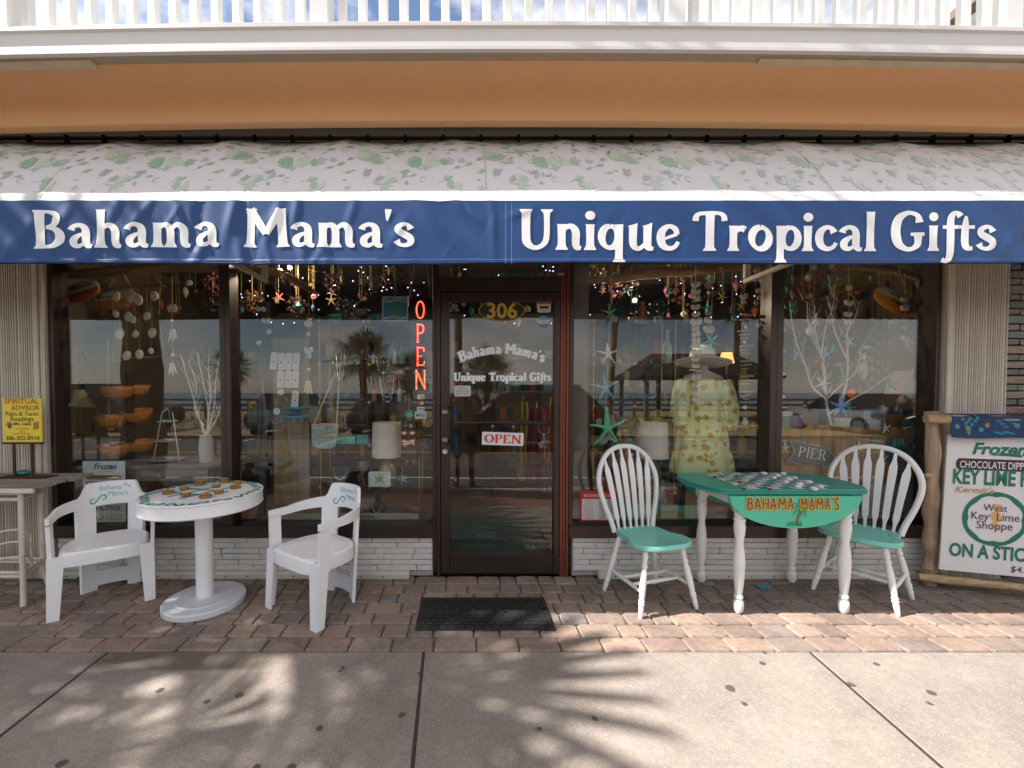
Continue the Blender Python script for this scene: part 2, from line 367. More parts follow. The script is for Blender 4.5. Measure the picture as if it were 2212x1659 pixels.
# ================================================================== ground, pavement, street
def speckle_mat(name, base, dark, light, sc=160, stain=None, rough=0.85, bump=0.35):
    m = bpy.data.materials.new(name); m.use_nodes = True
    n, l = m.node_tree.nodes, m.node_tree.links; b = n['Principled BSDF']; b.inputs['Roughness'].default_value = rough
    b.inputs['Specular IOR Level'].default_value = 0.25
    ge = n.new('ShaderNodeNewGeometry')
    n1 = n.new('ShaderNodeTexNoise'); n1.inputs['Scale'].default_value = 1.7; n1.inputs['Detail'].default_value = 9; n1.inputs['Roughness'].default_value = .62
    n2 = n.new('ShaderNodeTexVoronoi'); n2.inputs['Scale'].default_value = sc
    n3 = n.new('ShaderNodeTexNoise'); n3.inputs['Scale'].default_value = sc * .55; n3.inputs['Detail'].default_value = 3
    for q in (n1, n2, n3): l.new(ge.outputs['Position'], q.inputs['Vector'])
    r1 = n.new('ShaderNodeValToRGB'); r1.color_ramp.elements[0].position = .36; r1.color_ramp.elements[1].position = .64
    r1.color_ramp.elements[0].color = lin(dark) + (1,); r1.color_ramp.elements[1].color = lin(base) + (1,)
    l.new(n1.outputs['Fac'], r1.inputs['Fac'])
    # single bright bits of shell and dark grains
    sep = n.new('ShaderNodeSeparateColor'); l.new(n2.outputs['Color'], sep.inputs['Color'])
    def pick(lo, sock):
        mth = n.new('ShaderNodeMath'); mth.operation = 'GREATER_THAN'; mth.inputs[1].default_value = lo
        l.new(sep.outputs[sock], mth.inputs[0]); return mth
    near = n.new('ShaderNodeMath'); near.operation = 'LESS_THAN'; near.inputs[1].default_value = .42; l.new(n2.outputs['Distance'], near.inputs[0])
    def mixed(prev, fac, col, amt):
        ml = n.new('ShaderNodeMath'); ml.operation = 'MULTIPLY'; l.new(fac.outputs[0], ml.inputs[0]); l.new(near.outputs[0], ml.inputs[1])
        m2 = n.new('ShaderNodeMath'); m2.operation = 'MULTIPLY'; m2.inputs[1].default_value = amt; l.new(ml.outputs[0], m2.inputs[0])
        x = n.new('ShaderNodeMixRGB'); x.inputs['Color2'].default_value = lin(col) + (1,); l.new(m2.outputs[0], x.inputs['Fac']); l.new(prev, x.inputs['Color1'])
        return x.outputs['Color']
    c = mixed(r1.outputs['Color'], pick(.82, 'Red'), light, .45)
    c = mixed(c, pick(.84, 'Green'), '5a5046', .35)
    mr = n.new('ShaderNodeMapRange'); mr.inputs['To Min'].default_value = .78; mr.inputs['To Max'].default_value = 1.2; l.new(n3.outputs['Fac'], mr.inputs['Value'])
    mu = n.new('ShaderNodeMixRGB'); mu.blend_type = 'MULTIPLY'; mu.inputs['Fac'].default_value = 1; l.new(c, mu.inputs['Color1'])
    n4 = n.new('ShaderNodeTexNoise'); n4.inputs['Scale'].default_value = 26; n4.inputs['Detail'].default_value = 7; n4.inputs['Roughness'].default_value = .7; l.new(ge.outputs['Position'], n4.inputs['Vector'])
    m4 = n.new('ShaderNodeMapRange'); m4.inputs['From Min'].default_value = .3; m4.inputs['From Max'].default_value = .7; m4.inputs['To Min'].default_value = .86; m4.inputs['To Max'].default_value = 1.12; l.new(n4.outputs['Fac'], m4.inputs['Value'])
    mm = n.new('ShaderNodeMath'); mm.operation = 'MULTIPLY'; l.new(mr.outputs['Result'], mm.inputs[0]); l.new(m4.outputs['Result'], mm.inputs[1])
    cb = n.new('ShaderNodeCombineColor')
    for k in range(3): l.new(mm.outputs[0], cb.inputs[k])
    l.new(cb.outputs['Color'], mu.inputs['Color2']); c = mu.outputs['Color']
    if stain:                                    # a damp patch with its own outline
        sx = n.new('ShaderNodeSeparateXYZ'); l.new(ge.outputs['Position'], sx.inputs['Vector'])
        fac = None
        for sock, c0, half in (('X', stain[0], stain[2]), ('Y', stain[1], stain[3])):
            a = n.new('ShaderNodeMath'); a.operation = 'SUBTRACT'; a.inputs[1].default_value = c0; l.new(sx.outputs[sock], a.inputs[0])
            d = n.new('ShaderNodeMath'); d.operation = 'DIVIDE'; d.inputs[1].default_value = half; l.new(a.outputs[0], d.inputs[0])
            p_ = n.new('ShaderNodeMath'); p_.operation = 'POWER'; p_.inputs[1].default_value = 4; l.new(d.outputs[0], p_.inputs[0])
            if fac is None: fac = p_
            else:
                s_ = n.new('ShaderNodeMath'); s_.operation = 'ADD'; l.new(fac.outputs[0], s_.inputs[0]); l.new(p_.outputs[0], s_.inputs[1]); fac = s_
        wob = n.new('ShaderNodeTexNoise'); wob.inputs['Scale'].default_value = 7; wob.inputs['Detail'].default_value = 6; l.new(ge.outputs['Position'], wob.inputs['Vector'])
        s_ = n.new('ShaderNodeMath'); s_.operation = 'ADD'; l.new(fac.outputs[0], s_.inputs[0]); l.new(wob.outputs['Fac'], s_.inputs[1])
        mrs = n.new('ShaderNodeMapRange'); mrs.inputs['From Min'].default_value = .9; mrs.inputs['From Max'].default_value = 1.5; mrs.inputs['To Min'].default_value = .62; mrs.inputs['To Max'].default_value = 0
        l.new(s_.outputs[0], mrs.inputs['Value'])
        x = n.new('ShaderNodeMixRGB'); x.blend_type = 'MIX'; x.inputs['Color2'].default_value = lin('4a4030') + (1,)
        l.new(mrs.outputs['Result'], x.inputs['Fac']); l.new(c, x.inputs['Color1']); c = x.outputs['Color']
    l.new(c, b.inputs['Base Color'])
    bp = n.new('ShaderNodeBump'); bp.inputs['Strength'].default_value = bump; bp.inputs['Distance'].default_value = .004
    l.new(n3.outputs['Fac'], bp.inputs['Height']); l.new(bp.outputs['Normal'], b.inputs['Normal'])
    return m
def paver_mat():
    m = bpy.data.materials.new('paver'); m.use_nodes = True
    n, l = m.node_tree.nodes, m.node_tree.links; b = n['Principled BSDF']; b.inputs['Roughness'].default_value = .85; b.inputs['Specular IOR Level'].default_value = .25
    oi = n.new('ShaderNodeObjectInfo'); rp = n.new('ShaderNodeValToRGB'); cr = rp.color_ramp
    cols = [(0, '7a6a60'), (.16, '877469'), (.34, '957f71'), (.5, '7f7067'), (.64, '998475'), (.78, '756c68'), (.9, '8d786b'), (1, '837066')]
    cr.elements[0].color = lin(cols[0][1]) + (1,); cr.elements[1].color = lin(cols[-1][1]) + (1,)
    for p_, c in cols[1:-1]: e = cr.elements.new(p_); e.color = lin(c) + (1,)
    l.new(oi.outputs['Random'], rp.inputs['Fac'])
    ge = n.new('ShaderNodeNewGeometry'); no = n.new('ShaderNodeTexNoise'); no.inputs['Scale'].default_value = 22; no.inputs['Detail'].default_value = 8; no.inputs['Roughness'].default_value = .7
    n2 = n.new('ShaderNodeTexNoise'); n2.inputs['Scale'].default_value = 4.0; n2.inputs['Detail'].default_value = 5
    n3 = n.new('ShaderNodeTexNoise'); n3.inputs['Scale'].default_value = 170; n3.inputs['Detail'].default_value = 3
    for q in (no, n2, n3): l.new(ge.outputs['Position'], q.inputs['Vector'])
    prev = rp.outputs['Color']
    for q, lo, hi in ((no, .72, 1.26), (n2, .8, 1.2), (n3, .8, 1.2)):
        mr = n.new('ShaderNodeMapRange'); mr.inputs['From Min'].default_value = .28; mr.inputs['From Max'].default_value = .72; mr.inputs['To Min'].default_value = lo; mr.inputs['To Max'].default_value = hi
        l.new(q.outputs['Fac'], mr.inputs['Value'])
        hs = n.new('ShaderNodeHueSaturation'); l.new(mr.outputs['Result'], hs.inputs['Value']); l.new(prev, hs.inputs['Color']); prev = hs.outputs['Color']
    l.new(prev, b.inputs['Base Color'])
    bp = n.new('ShaderNodeBump'); bp.inputs['Strength'].default_value = .35; bp.inputs['Distance'].default_value = .003
    l.new(no.outputs['Fac'], bp.inputs['Height']); l.new(bp.outputs['Normal'], b.inputs['Normal'])
    return m
mat_conc = speckle_mat('concrete', '968b82', '81776f', 'c6beb4', sc=210, stain=(-1.48, -.99, .52, .10))
mat_paver = paver_mat()
mat_asph = speckle_mat('asphalt', '6d6762', '565150', '8a857d', sc=60)
mat_sand = speckle_mat('sand', 'b5a080', '93805f', 'd8c8a8', sc=40)
mat_grout = speckle_mat('joint_sand', '8f8478', '6a6058', 'a09688', sc=200)
SEAM = -.925
mb = MB(); mb.box((0, 185, -.66), (900, 440, 1.0)); structure('ground', mb, mat_sand)
mb = MB(); mb.box((0, -900 - 34, -.30), (5200, 1800, .2)); structure('sea', mb, M('4f6a78', .25, 0, .2, .3, .5, .8))
mb = MB(); mb.box((0, -6.7, -.148), (160, 7.6, .06)); structure('road', mb, mat_asph)
mb = MB(); mb.box((0, -11.7, -.13), (160, 2.4, .2)); structure('far_pavement', mb, mat_sand)
for y, w in ((-7.22, .1), (-7.44, .1)):
    mb = MB(); mb.box((0, y, -.114), (160, w, .002)); structure('yellow_road_line', mb, M('d39a1c', .7))
mb = MB(); mb.box((0, -4.15, -.114), (160, .1, .002)); structure('white_road_line', mb, M('d8d4ca', .7))
for x in (-12.4, -9.7, -7, -4.2, 4.4, 7.2, 10, 12.8):
    mb = MB(); mb.box((x, -9.4, -.114), (.1, 2.1, .002)); structure('parking_bay_line', mb, M('d8d4ca', .7))
mb = MB(); mb.box((0, -2.83, -.06), (160, .16, .13), ch=.02); structure('kerb', mb, M('a9a096', .85, 0, .15, 9, .3))
# pavement bed under the pavers and slabs
mb = MB(); mb.box((0.3, -1.375, -.10), (70, 2.75, .164)); bed = structure('pavement', mb, mat_grout)
# concrete slabs, real joints between them
jx = [-9.0, -5.6, -3.72, (-1.941, -1.90), (-.237, -.206), (1.848, 1.775), 3.9, 5.9, 9.0]
jx = [q if isinstance(q, tuple) else (q, q) for q in jx]
for (a0, a1), (b0, b1) in zip(jx[:-1], jx[1:]):
    g = .0055; mb = MB()
    mb.add([(a0 - .02, SEAM - .005, -.003), (a0 + .02, SEAM - .005, -.003), (a1 + .04, -1.915, -.003), (a1 - .04, -1.915, -.003)], [[0, 3, 2, 1]]); mb.build('joint_filler', M('3a332d', .95, 0, .3, 20), bed); mb = MB()
    y0, y1 = SEAM - .004, -1.92
    ex0, ex1 = a0 + (a1 - a0) * (y1 - y0) / (-.7), b0 + (b1 - b0) * (y1 - y0) / (-.7)
    nx = 14
    top = []
    ins = .006
    poly = [(a0 + g, y0), (b0 - g, y0), (ex1 - g, y1), (ex0 + g, y1)]
    pin = [(a0 + g + ins, y0 - ins), (b0 - g - ins, y0 - ins), (ex1 - g - ins, y1 + ins), (ex0 + g + ins, y1 + ins)]
    vs = [(x, y, -.05) for x, y in poly] + [(x, y, -.005) for x, y in poly] + [(x, y, 0) for x, y in pin]
    fs = [[8, 11, 10, 9]] + [[i, 4 + i, 4 + (i + 1) % 4, (i + 1) % 4] for i in range(4)] + [[4 + i, 8 + i, 8 + (i + 1) % 4, 4 + (i + 1) % 4] for i in range(4)]
    mb.add(vs, fs); mb.build('concrete_slab', mat_conc, bed)
# pavers: rows along the shop front
PV = {}
def paver_mesh(w, d):
    k = (round(w, 3), round(d, 3))
    if k not in PV:
        mb = MB(); hx, hy = w / 2, d / 2; b = .0075
        def rg(x, y, z, r_): return [(-x + r_, -y, z), (x - r_, -y, z), (x, -y + r_, z), (x, y - r_, z), (x - r_, y, z), (-x + r_, y, z), (-x, y - r_, z), (-x, -y + r_, z)]
        L = rg(hx, hy, -.05, .012) + rg(hx, hy, -.009, .012) + rg(hx - .004, hy - .004, -.003, .014) + rg(hx - b, hy - b, 0, .014)
        fs = [[24 + i for i in range(8)]]
        for q in range(3):
            for i in range(8): fs.append([q * 8 + i, q * 8 + (i + 1) % 8, q * 8 + 8 + (i + 1) % 8, q * 8 + 8 + i])
        mb.add(L, fs); o = mb.build('paver', mat_paver); me = o.data; bpy.data.objects.remove(o); PV[k] = me
    return PV[k]
rr = random.Random(3)
def lay(name, y0, depth, xa, xb, widths, parent):
    x = xa + rr.uniform(-.1, 0)
    while x < xb:
        w = rr.choice(widths)
        o = bpy.data.objects.new(name, paver_mesh(w - .007, depth - .007)); scene.collection.objects.link(o)
        o.parent = parent; o.location = (x + w / 2, y0 - depth / 2 + rr.uniform(-.002, .002), rr.uniform(-.003, .0025))
        o.rotation_euler = (rr.uniform(-.006, .006), rr.uniform(-.006, .006), rr.uniform(-.012, .012))
        x += w
for i in range(6):
    half = (abs(-.132 * i) + 0)
    lay('paver', .005 - .132 * i, .132, -3.75 + .22 * i, 4.35 - .2 * i, (.15, .165, .15, .2, .235) if i % 2 else (.155, .165, .235, .12), bed)
lay('paver', .005 - .132 * 6, SEAM - (.005 - .132 * 6) and (.132), -2.75, 3.35, (.235, .235, .23), bed)
# brick strip by the kerb (seen only mirrored in the glass)
mb = MB(); mb.box((0.3, -2.335, -.012), (40, .82, .02)); structure('kerb_brick_strip', mb, M('8a5e50', .85, 0, .35, 16, .3))
# chewing gum spots and scuffs pressed into the concrete
for px, py, s in ((345, 1492, 11), (517, 1502, 12), (447, 1516, 9), (690, 1574, 10), (740, 1443, 8), (735, 1450, 7), (520, 1502, 9), (868, 1545, 10), (1577, 1487, 15), (1608, 1521, 9), (1650, 1410, 8), (1647, 1433, 10), (1893, 1435, 9), (1838, 1479, 11), (2012, 1497, 12), (133, 1650, 12), (554, 1658, 9), (630, 1658, 11), (1285, 1553, 9), (2008, 1520, 8), (1165, 1575, 7), (376, 1430, 6), (905, 1455, 6)):
    c = gr(px, py); w = s * .0015; mb = MB(); n = 13
    pts = [(c.x + w * (1 + .12 * math.sin(2 * a + px) + rr.uniform(-.03, .03)) * math.cos(a), c.y + w * (1 + .12 * math.cos(3 * a + py) + rr.uniform(-.03, .03)) * math.sin(a), .0018) for a in [2 * PI * i / n for i in range(n)]]
    mb.add(pts + [(c.x, c.y, .0034)], [[n, i, (i + 1) % n] for i in range(n)])
    mb.build('gum_spot', M('544a44', .8), bed)

# ================================================================== the shop building
bld = thing('shop_building', 'single storey gift shop with dark framed display windows, glass door and orange soffit', 'building', (0.2, 0.5, 0))
mat_bronze = M('3a2c26', .42, .35, .25, 8, .05, coat=.1)
mat_redbronze = M('7d3d2a', .42, .3, .25, 6, .05, coat=.1)
mat_whitebrick = M('cfcac4', .75, 0, .16, 24, .6, 90, objvar=.06)
mat_darkwall = M('2a211b', .85, 0, .25, 6)
def part(mb, name, mat, parent=bld, smooth=False): return mb.build(name, mat, parent, smooth)
XL, XR, XT = -3.133, 3.543, 2.44
# upper wall over the shop front, side walls, interior shell
mb = MB(); mb.span((-9, .0, XT), (9, .16, 3.24)); part(mb, 'upper_wall', M('4a3b2c', .9, 0, .3, 5))
mb = MB(); mb.span((-9, .0, 0), (-3.52, .16, XT)); part(mb, 'side_wall', mat_darkwall)
mb = MB(); mb.span((-3.52, .02, 0), (-3.15, .16, XT)); part(mb, 'side_wall', mat_darkwall)
mb = MB(); mb.span((3.56, .02, 0), (9, .16, XT)); part(mb, 'side_wall', mat_darkwall)
mb = MB(); mb.span((-3.6, .16, -.05), (4.1, 4.6, .0)); part(mb, 'shop_floor', M('6a5f54', .6, 0, .3, 5, .1))
mb = MB(); mb.span((-3.6, 4.6, 0), (4.1, 4.75, 2.9)); part(mb, 'back_wall', M('8a7a66', .85, 0, .3, 3))
mb = MB(); mb.span((-3.72, .16, 0), (-3.6, 4.6, 2.9)); part(mb, 'inner_side_wall', M('5b4c3c', .85, 0, .3, 3))
mb = MB(); mb.span((4.1, .16, 0), (4.22, 4.6, 2.9)); part(mb, 'inner_side_wall', M('5b4c3c', .85, 0, .3, 3))
mb = MB(); mb.span((-3.72, .16, 2.86), (4.22, 4.75, 2.95)); part(mb, 'shop_ceiling', M('4a4038', .9, 0, .25, 2))
for i in range(9):
    mb = MB(); mb.span((-3.6 + i * .9, .2, 2.80), (-3.5 + i * .9, 4.6, 2.858)); part(mb, 'ceiling_beam', M('3a2e24', .8, 0, .3, 6))
# low brick wall under the windows: each brick its own piece
BK = {}
def brick_obj(name, w, h, d, mat, parent, loc, jitter=.002, b=.004):
    k = (round(w, 3), round(h, 3), round(d, 3), mat.name, round(rr.random() * 3))
    if k not in BK:
        mb = MB(); r2 = random.Random(k[4] * 7 + int(w * 1000))
        mb.box((0, 0, 0), (w, d, h), ch=b)
        mb.v = [q + Vector((r2.uniform(-1, 1), r2.uniform(-1, 1), r2.uniform(-1, 1))) * .0016 for q in mb.v]
        o = mb.build(name, mat); BK[k] = o.data; bpy.data.objects.remove(o)
    o = bpy.data.objects.new(name, BK[k]); scene.collection.objects.link(o); o.parent = parent
    off = Vector(bld['_o']); o.location = Vector(loc) - off + Vector((0, rr.uniform(-jitter, jitter), 0))
    return o
for xa, xb in ((-3.12, -.265), (.797, 3.53)):
    mb = MB(); mb.span((xa, .012, 0), (xb, .16, .30)); kw = sub(part(mb, 'knee_wall', M('a39d96', .9, 0, .25, 20, .3)))
    for i in range(6):
        z = .045 + i * .043; x = xa + .003; off = (0, .17, .07, .22, .12, .03)[i]; first = True
        while x < xb - .02:
            w = rr.choice((.29, .30, .36, .22)) if not first else max(.06, .3 - off)
            first = False
            w = min(w, xb - .003 - x)
            if xb - x - w < .05: w = xb - .003 - x
            brick_obj('brick', w - .005, .0385, .05, mat_whitebrick, kw, (x + w / 2, .022 - rr.uniform(0, .006), z + .0195)); x += w
# white metal ledge at the foot of the low walls, with screws
for xa, xb in ((-3.13, -.47), (.99, 3.38)):
    mb = MB(); prof = [(0, 0), (-.052, 0), (-.052, .034), (-.04, .05), (0, .054)]
    vs = [(xa, y, z) for y, z in prof] + [(xb + (.03 if xb < 0 else 0), y, z) for y, z in prof]
    mb.add(vs, [[0, 1, 2, 3, 4], [9, 8, 7, 6, 5]] + [[i, i + 5, (i + 1) % 5 + 5, (i + 1) % 5] for i in range(5)])
    led = sub(part(mb, 'base_ledge', M('c3beb2', .6, .1, .25, 7, .1)))
    x = xa + .12
    while x < xb:
        mb = MB(); mb.ball((x, -.053, .019), (.006, .004, .006), 8, 5); mb.build('screw', M('5c4033', .6, .5), led, True); x += .17
# window frames and panes
GY = .045
mat_pane = glass_mat('window_glass', 1.56, (.975, .98, .975), 0.0, .016)
def bar(mb, x0, x1, z0, z1, y0=-.025, y1=.10): mb.span((x0, y0, z0), (x1, y1, z1), ch=.004)
wins = {'A': (XL, -1.815), 'B': (-1.815, -.236), 'C': (.76, 2.315), 'D': (2.315, 3.535)}
edge = {'A': (.035, .04), 'B': (.04, .027), 'C': (.036, .047), 'D': (.048, .03)}
for k, (x0, x1) in wins.items():
    l_, r_ = edge[k]; mb = MB()
    bar(mb, x0, x1, .302, .389, -.035, .11); bar(mb, x0, x1, XT - .05, XT)
    bar(mb, x0, x0 + l_, .389, XT - .05); bar(mb, x1 - r_, x1, .389, XT - .05)
    w = sub(part(mb, 'window', mat_bronze))
    mb = MB(); mb.span((x0 + l_, GY, .389), (x1 - r_, GY + .006, XT - .05)); mb.build('pane', mat_pane, w)
    mb = MB(); mb.span((x0 + .004, -.047, .385), (x1 - .004, -.036, .40), ch=.003); mb.build('sill_trim', mat_bronze, w)
# door
mb = MB(); ZT = 2.157
for a, b in (((-.205, -.01, .02), (-.135, .045, ZT - .004)), ((.652, -.01, .02), (.697, .045, ZT - .004)), ((-.134, -.008, .02), (.651, .043, .176)), ((-.134, -.008, ZT - .075), (.651, .043, ZT - .004))): mb.span(a, b, ch=.004)
door = sub(part(mb, 'door', mat_bronze))
mb = MB(); mb.span((-.134, .016, .177), (.651, .022, ZT - .076)); mb.build('door_pane', mat_pane, door)
mb = MB(); mb.box((-.118, -.05, 1.16), (.022, .022, .34), ch=.005)
for z in (1.03, 1.29): mb.box((-.13, -.026, z), (.03, .04, .024), ch=.004)
mb.build('pull_handle', M('1d1918', .35, .6), door)
for z in (1.045, 1.255):
    mb = MB(); mb.box((-.17, -.022, z), (.045, .025, .035), ch=.004); mb.build('handle_mount', M('8f8a86', .35, .8), door)
mb = MB(); mb.lathe([(0, 0), (.019, 0), (.021, .004), (.019, .012), (.008, .013), (0, .010)], (-.17, -.0105, .955), 20, Matrix.Rotation(R(90), 3, 'X')); mb.build('lock', M('cfc6b4', .3, .85), door, True)
mb = MB(); mb.tube([(-.13, .075, 1.165), (.65, .075, 1.165)], .017, 8); mb.build('push_bar', M('3b332f', .35, .6), door, True)
mb = MB(); mb.span((-.135, .024, .02), (.652, .13, .03)); part(mb, 'threshold', M('4a4541', .5, .5))
# transom over the door, door jambs
mb = MB(); bar(mb, -.207, .697, ZT + .004, 2.262); tr = sub(part(mb, 'transom', mat_bronze))
mb = MB(); mb.span((-.207, GY, 2.262), (.697, GY + .006, XT - .05)); mb.build('pane', mat_pane, tr)
mb = MB(); mb.span((-.236, -.025, .004), (-.2065, .10, XT), ch=.004); part(mb, 'door_jamb', mat_bronze)
for a, b in ((.699, .718), (.7195, .7395), (.741, .7585)):
    mb = MB(); mb.span((a, -.028 if a > .73 else -.014, .004), (b, .10, XT), ch=.004); part(mb, 'door_jamb', mat_redbronze)
mb = MB(); mb.box((.69, -.03, 2.28), (.05, .04, .02), ch=.004); part(mb, 'door_closer_bracket', M('8c8880', .4, .7))
# fluted pillars
mat_flute = M('c4b9a9', .55, .05, .16, 9, .12)
for xa, xb, sgn in ((-3.52, -3.135, 1), (3.545, 3.995, -1)):
    pl = sub(part(MB().span((xa, -.04, 0), (xb, .018, XT + .3)), 'pillar', mat_flute))
    smooth_w = .085; x = xa + (0 if sgn > 0 else smooth_w); end = xb - (smooth_w if sgn > 0 else 0); i = 0
    while x < end - .012:
        w = (.017, .017, .017, .026, .017, .017, .012)[i % 7]
        mb = MB(); pr = [(x + .002, -.0405), (x + .003, -.052), (x + w * .3, -.058), (x + w * .7, -.058), (x + w - .003, -.052), (x + w - .002, -.0405)]
        n = len(pr); mb.add([(a, b, .0) for a, b in pr] + [(a, b, XT + .3) for a, b in pr], [[k_, k_ + 1, n + k_ + 1, n + k_] for k_ in range(n - 1)] + [[0, 1, 2, 3, 4, 5][::-1], [6, 7, 8, 9, 10, 11]])
        mb.build('flute', mat_flute, pl); x += w + .0015; i += 1
    xs = (xb - smooth_w) if sgn > 0 else xa
    mb = MB(); mb.span((xs + .004, -.062, 0), (xs + .045, -.041, XT + .3), ch=.006); mb.span((xs + .05, -.052, 0), (xs + .068, -.041, XT + .3), ch=.004); mb.span((xs + .071, -.056, 0), (xs + .084, -.041, XT + .3), ch=.004)
    mb.build('trim', mat_flute, pl)
# coloured brick wall right of the pillar (and the sliver left of the other one)
bandc = ['1c1818', '5e452c', '3a3f2a', '66461a', '4f1c16', '1b1a1b', '63492f', '3c4630', '5c431f']
for xa, xb in ((4.0, 4.62), (-4.1, -3.523)):
    z = .01; i = 0
    wl_ = sub(part(MB().span((xa, -.006, 0), (xb, -.001, 2.5)), 'coloured_brick_wall', M('4c3f34', .9, 0, .3, 20)))
    while z < 2.5:
        h = (.058, .05, .066, .05)[i % 4]; x = xa + .002 - (.1 if i % 2 else 0)
        m_ = M(bandc[i % 9], .35, 0, .55, 90, .7, 60, coat=.3)
        while x < xb:
            w = .205; a, b = max(x, xa + .002), min(x + w, xb)
            if b - a > .03: brick_obj('brick', b - a - .006, h - .006, .035, m_, wl_, ((a + b) / 2, -.02, z + h / 2), .004)
            x += w
        z += h; i += 1

# ================================================================== balcony slab, orange soffit, railing
def camber(x): return -.045 * ((x - .25) / 3.3) ** 2
def extrude_x(mb, prof, xa=-9, xb=9, n=60, closed=True):
    m = len(prof); vs = []
    for i in range(n + 1):
        x = xa + (xb - xa) * i / n
        vs += [(x, y, z + camber(max(-4.5, min(5, x)))) for y, z in prof]
    fs = [[i * m + k, i * m + (k + 1) % m, (i + 1) * m + (k + 1) % m, (i + 1) * m + k] for i in range(n) for k in range(m if closed else m - 1)]
    if closed: fs += [list(range(m)), [n * m + k for k in range(m - 1, -1, -1)]]
    return mb.add(vs, fs)
mat_fascia = M('d4cecb', .5, .05, .06, 3, .03)
mb = MB(); extrude_x(mb, [(-.86, 3.228), (-.885, 3.228), (-.885, 3.245), (-.875, 3.25), (-.872, 3.345), (-.885, 3.352), (-.885, 3.372), (-.84, 3.378), (-.84, 3.30)]); part(mb, 'fascia', mat_fascia, smooth=30)
mb = MB(); extrude_x(mb, [(-.858, 3.230), (-.79, 3.240), (-.79, 3.29), (-.838, 3.29)]); part(mb, 'soffit_trim', M('a2947e', .7, 0, .15, 6, .15))
mb = MB(); extrude_x(mb, [(-.84, 3.226), (-.795, 3.214), (-.79, 3.236), (-.84, 3.236)], -5.4, -2.05, 14); part(mb, 'loose_trim_strip', M('c0b198', .75, 0, .3, 12, .4))
mb = MB(); extrude_x(mb, [(-.83, 3.226), (-.795, 3.218), (-.79, 3.236), (-.83, 3.236)], 1.6, 6.2, 20); part(mb, 'loose_trim_strip', M('c0b198', .75, 0, .35, 10, .4))
def stucco():
    m = M('e3b080', .9, 0, .08, 3, .55, 130, name='orange_stucco'); return m
prof = [(-.80, 3.249), (-.68, 3.247), (-.60, 3.242), (-.55, 3.232), (-.52, 3.212), (-.51, 3.18), (-.508, 3.105), (-.50, 3.097), (-.445, 3.094), (-.44, 3.10), (-.44, 3.249)]
mb = MB(); extrude_x(mb, prof, n=60); part(mb, 'orange_soffit', stucco(), smooth=50)
mb = MB(); mb.span((-9, -.83, 3.256), (9, 4.8, 3.30)); part(mb, 'roof_deck', M('9b9488', .8, 0, .2, 3))
for z, r_ in ((3.17, .012), (3.135, .009)):
    mb = MB(); mb.tube([(-4.2, -.2, z), (5.2, -.2, z)], r_, 8)
    for i in range(36): mb.box((-4.1 + i * .262, -.2, z), (.02, .03, .035))
    part(mb, 'awning_rail', M('2c241e', .5, .4))
rail = thing('balcony_railing', 'white balcony railing with square balusters above the pale fascia', 'railing', (0.3, -.80, 3.36))
mat_pvc = M('e4e2df', .45, 0, .05, 4)
mb = MB(); extrude_x(mb, [(-.855, 3.379), (-.775, 3.379), (-.775, 3.40), (-.855, 3.40)]); part(mb, 'bottom_rail', mat_pvc, rail)
mb = MB(); extrude_x(mb, [(-.86, 4.26), (-.77, 4.26), (-.77, 4.30), (-.86, 4.30)]); part(mb, 'top_rail', mat_pvc, rail)
posts = [at(x, 25, -.81).x for x in (18, 696, 1452, 2168)]; posts = [2 * posts[0] - posts[1], posts[0], posts[1], posts[2], posts[3], 2 * posts[3] - posts[2]]
x = posts[0]; bme = None
for a, b in zip(posts[:-1], posts[1:]):
    nb = round((b - a) / .112)
    mb = MB(); mb.box((a, -.81, 3.86 + camber(a)), (.10, .10, .96), ch=.006); part(mb, 'post', mat_pvc, rail)
    for i in range(1, nb):
        xx = a + (b - a) * i / nb
        if bme is None:
            m2 = MB(); m2.box((0, 0, 0), (.044, .044, .86), ch=.004); t_ = m2.build('baluster', mat_pvc); bme = t_.data; bpy.data.objects.remove(t_)
        o = bpy.data.objects.new('baluster', bme); scene.collection.objects.link(o); o.parent = rail
        o.location = Vector((xx, -.815, 3.83 + camber(xx))) - Vector(rail['_o'])
# gable roof standing on the deck behind the railing
gp = at(2068, 30, 1.6)
gb = thing('roof_gable', 'small dark gable roof with white trim rising behind the balcony railing', 'roof', (gp.x, 1.6, 3.3))
mb = MB(); a = at(1985, 118, 1.6); b = at(2092, 6, 1.6); c = at(2300, -190, 1.6)
d = (c - a); nrm = Vector((-d.z, 0, d.x)).normalized()
mb.prism([(0, 0), (d.length, 0), (d.length, .09), (0, .09)], a, frame(d, nrm), -1.6); part(mb, 'roof_slab', M('5a4a42', .8), gb)
mb = MB(); mb.prism([(0, -.10), (d.length, -.10), (d.length, -.004), (0, -.004)], a, frame(d, nrm), -.04); part(mb, 'white_trim', mat_pvc, gb)
mb = MB(); mb.span((b.x + .05, 1.62, 3.302), (b.x + .13, 1.70, b.z + .05)); part(mb, 'post', mat_pvc, gb)
mb = MB(); mb.span((c.x - .2, 1.62, 3.302), (c.x - .12, 1.70, c.z - .1)); part(mb, 'post', mat_pvc, gb)

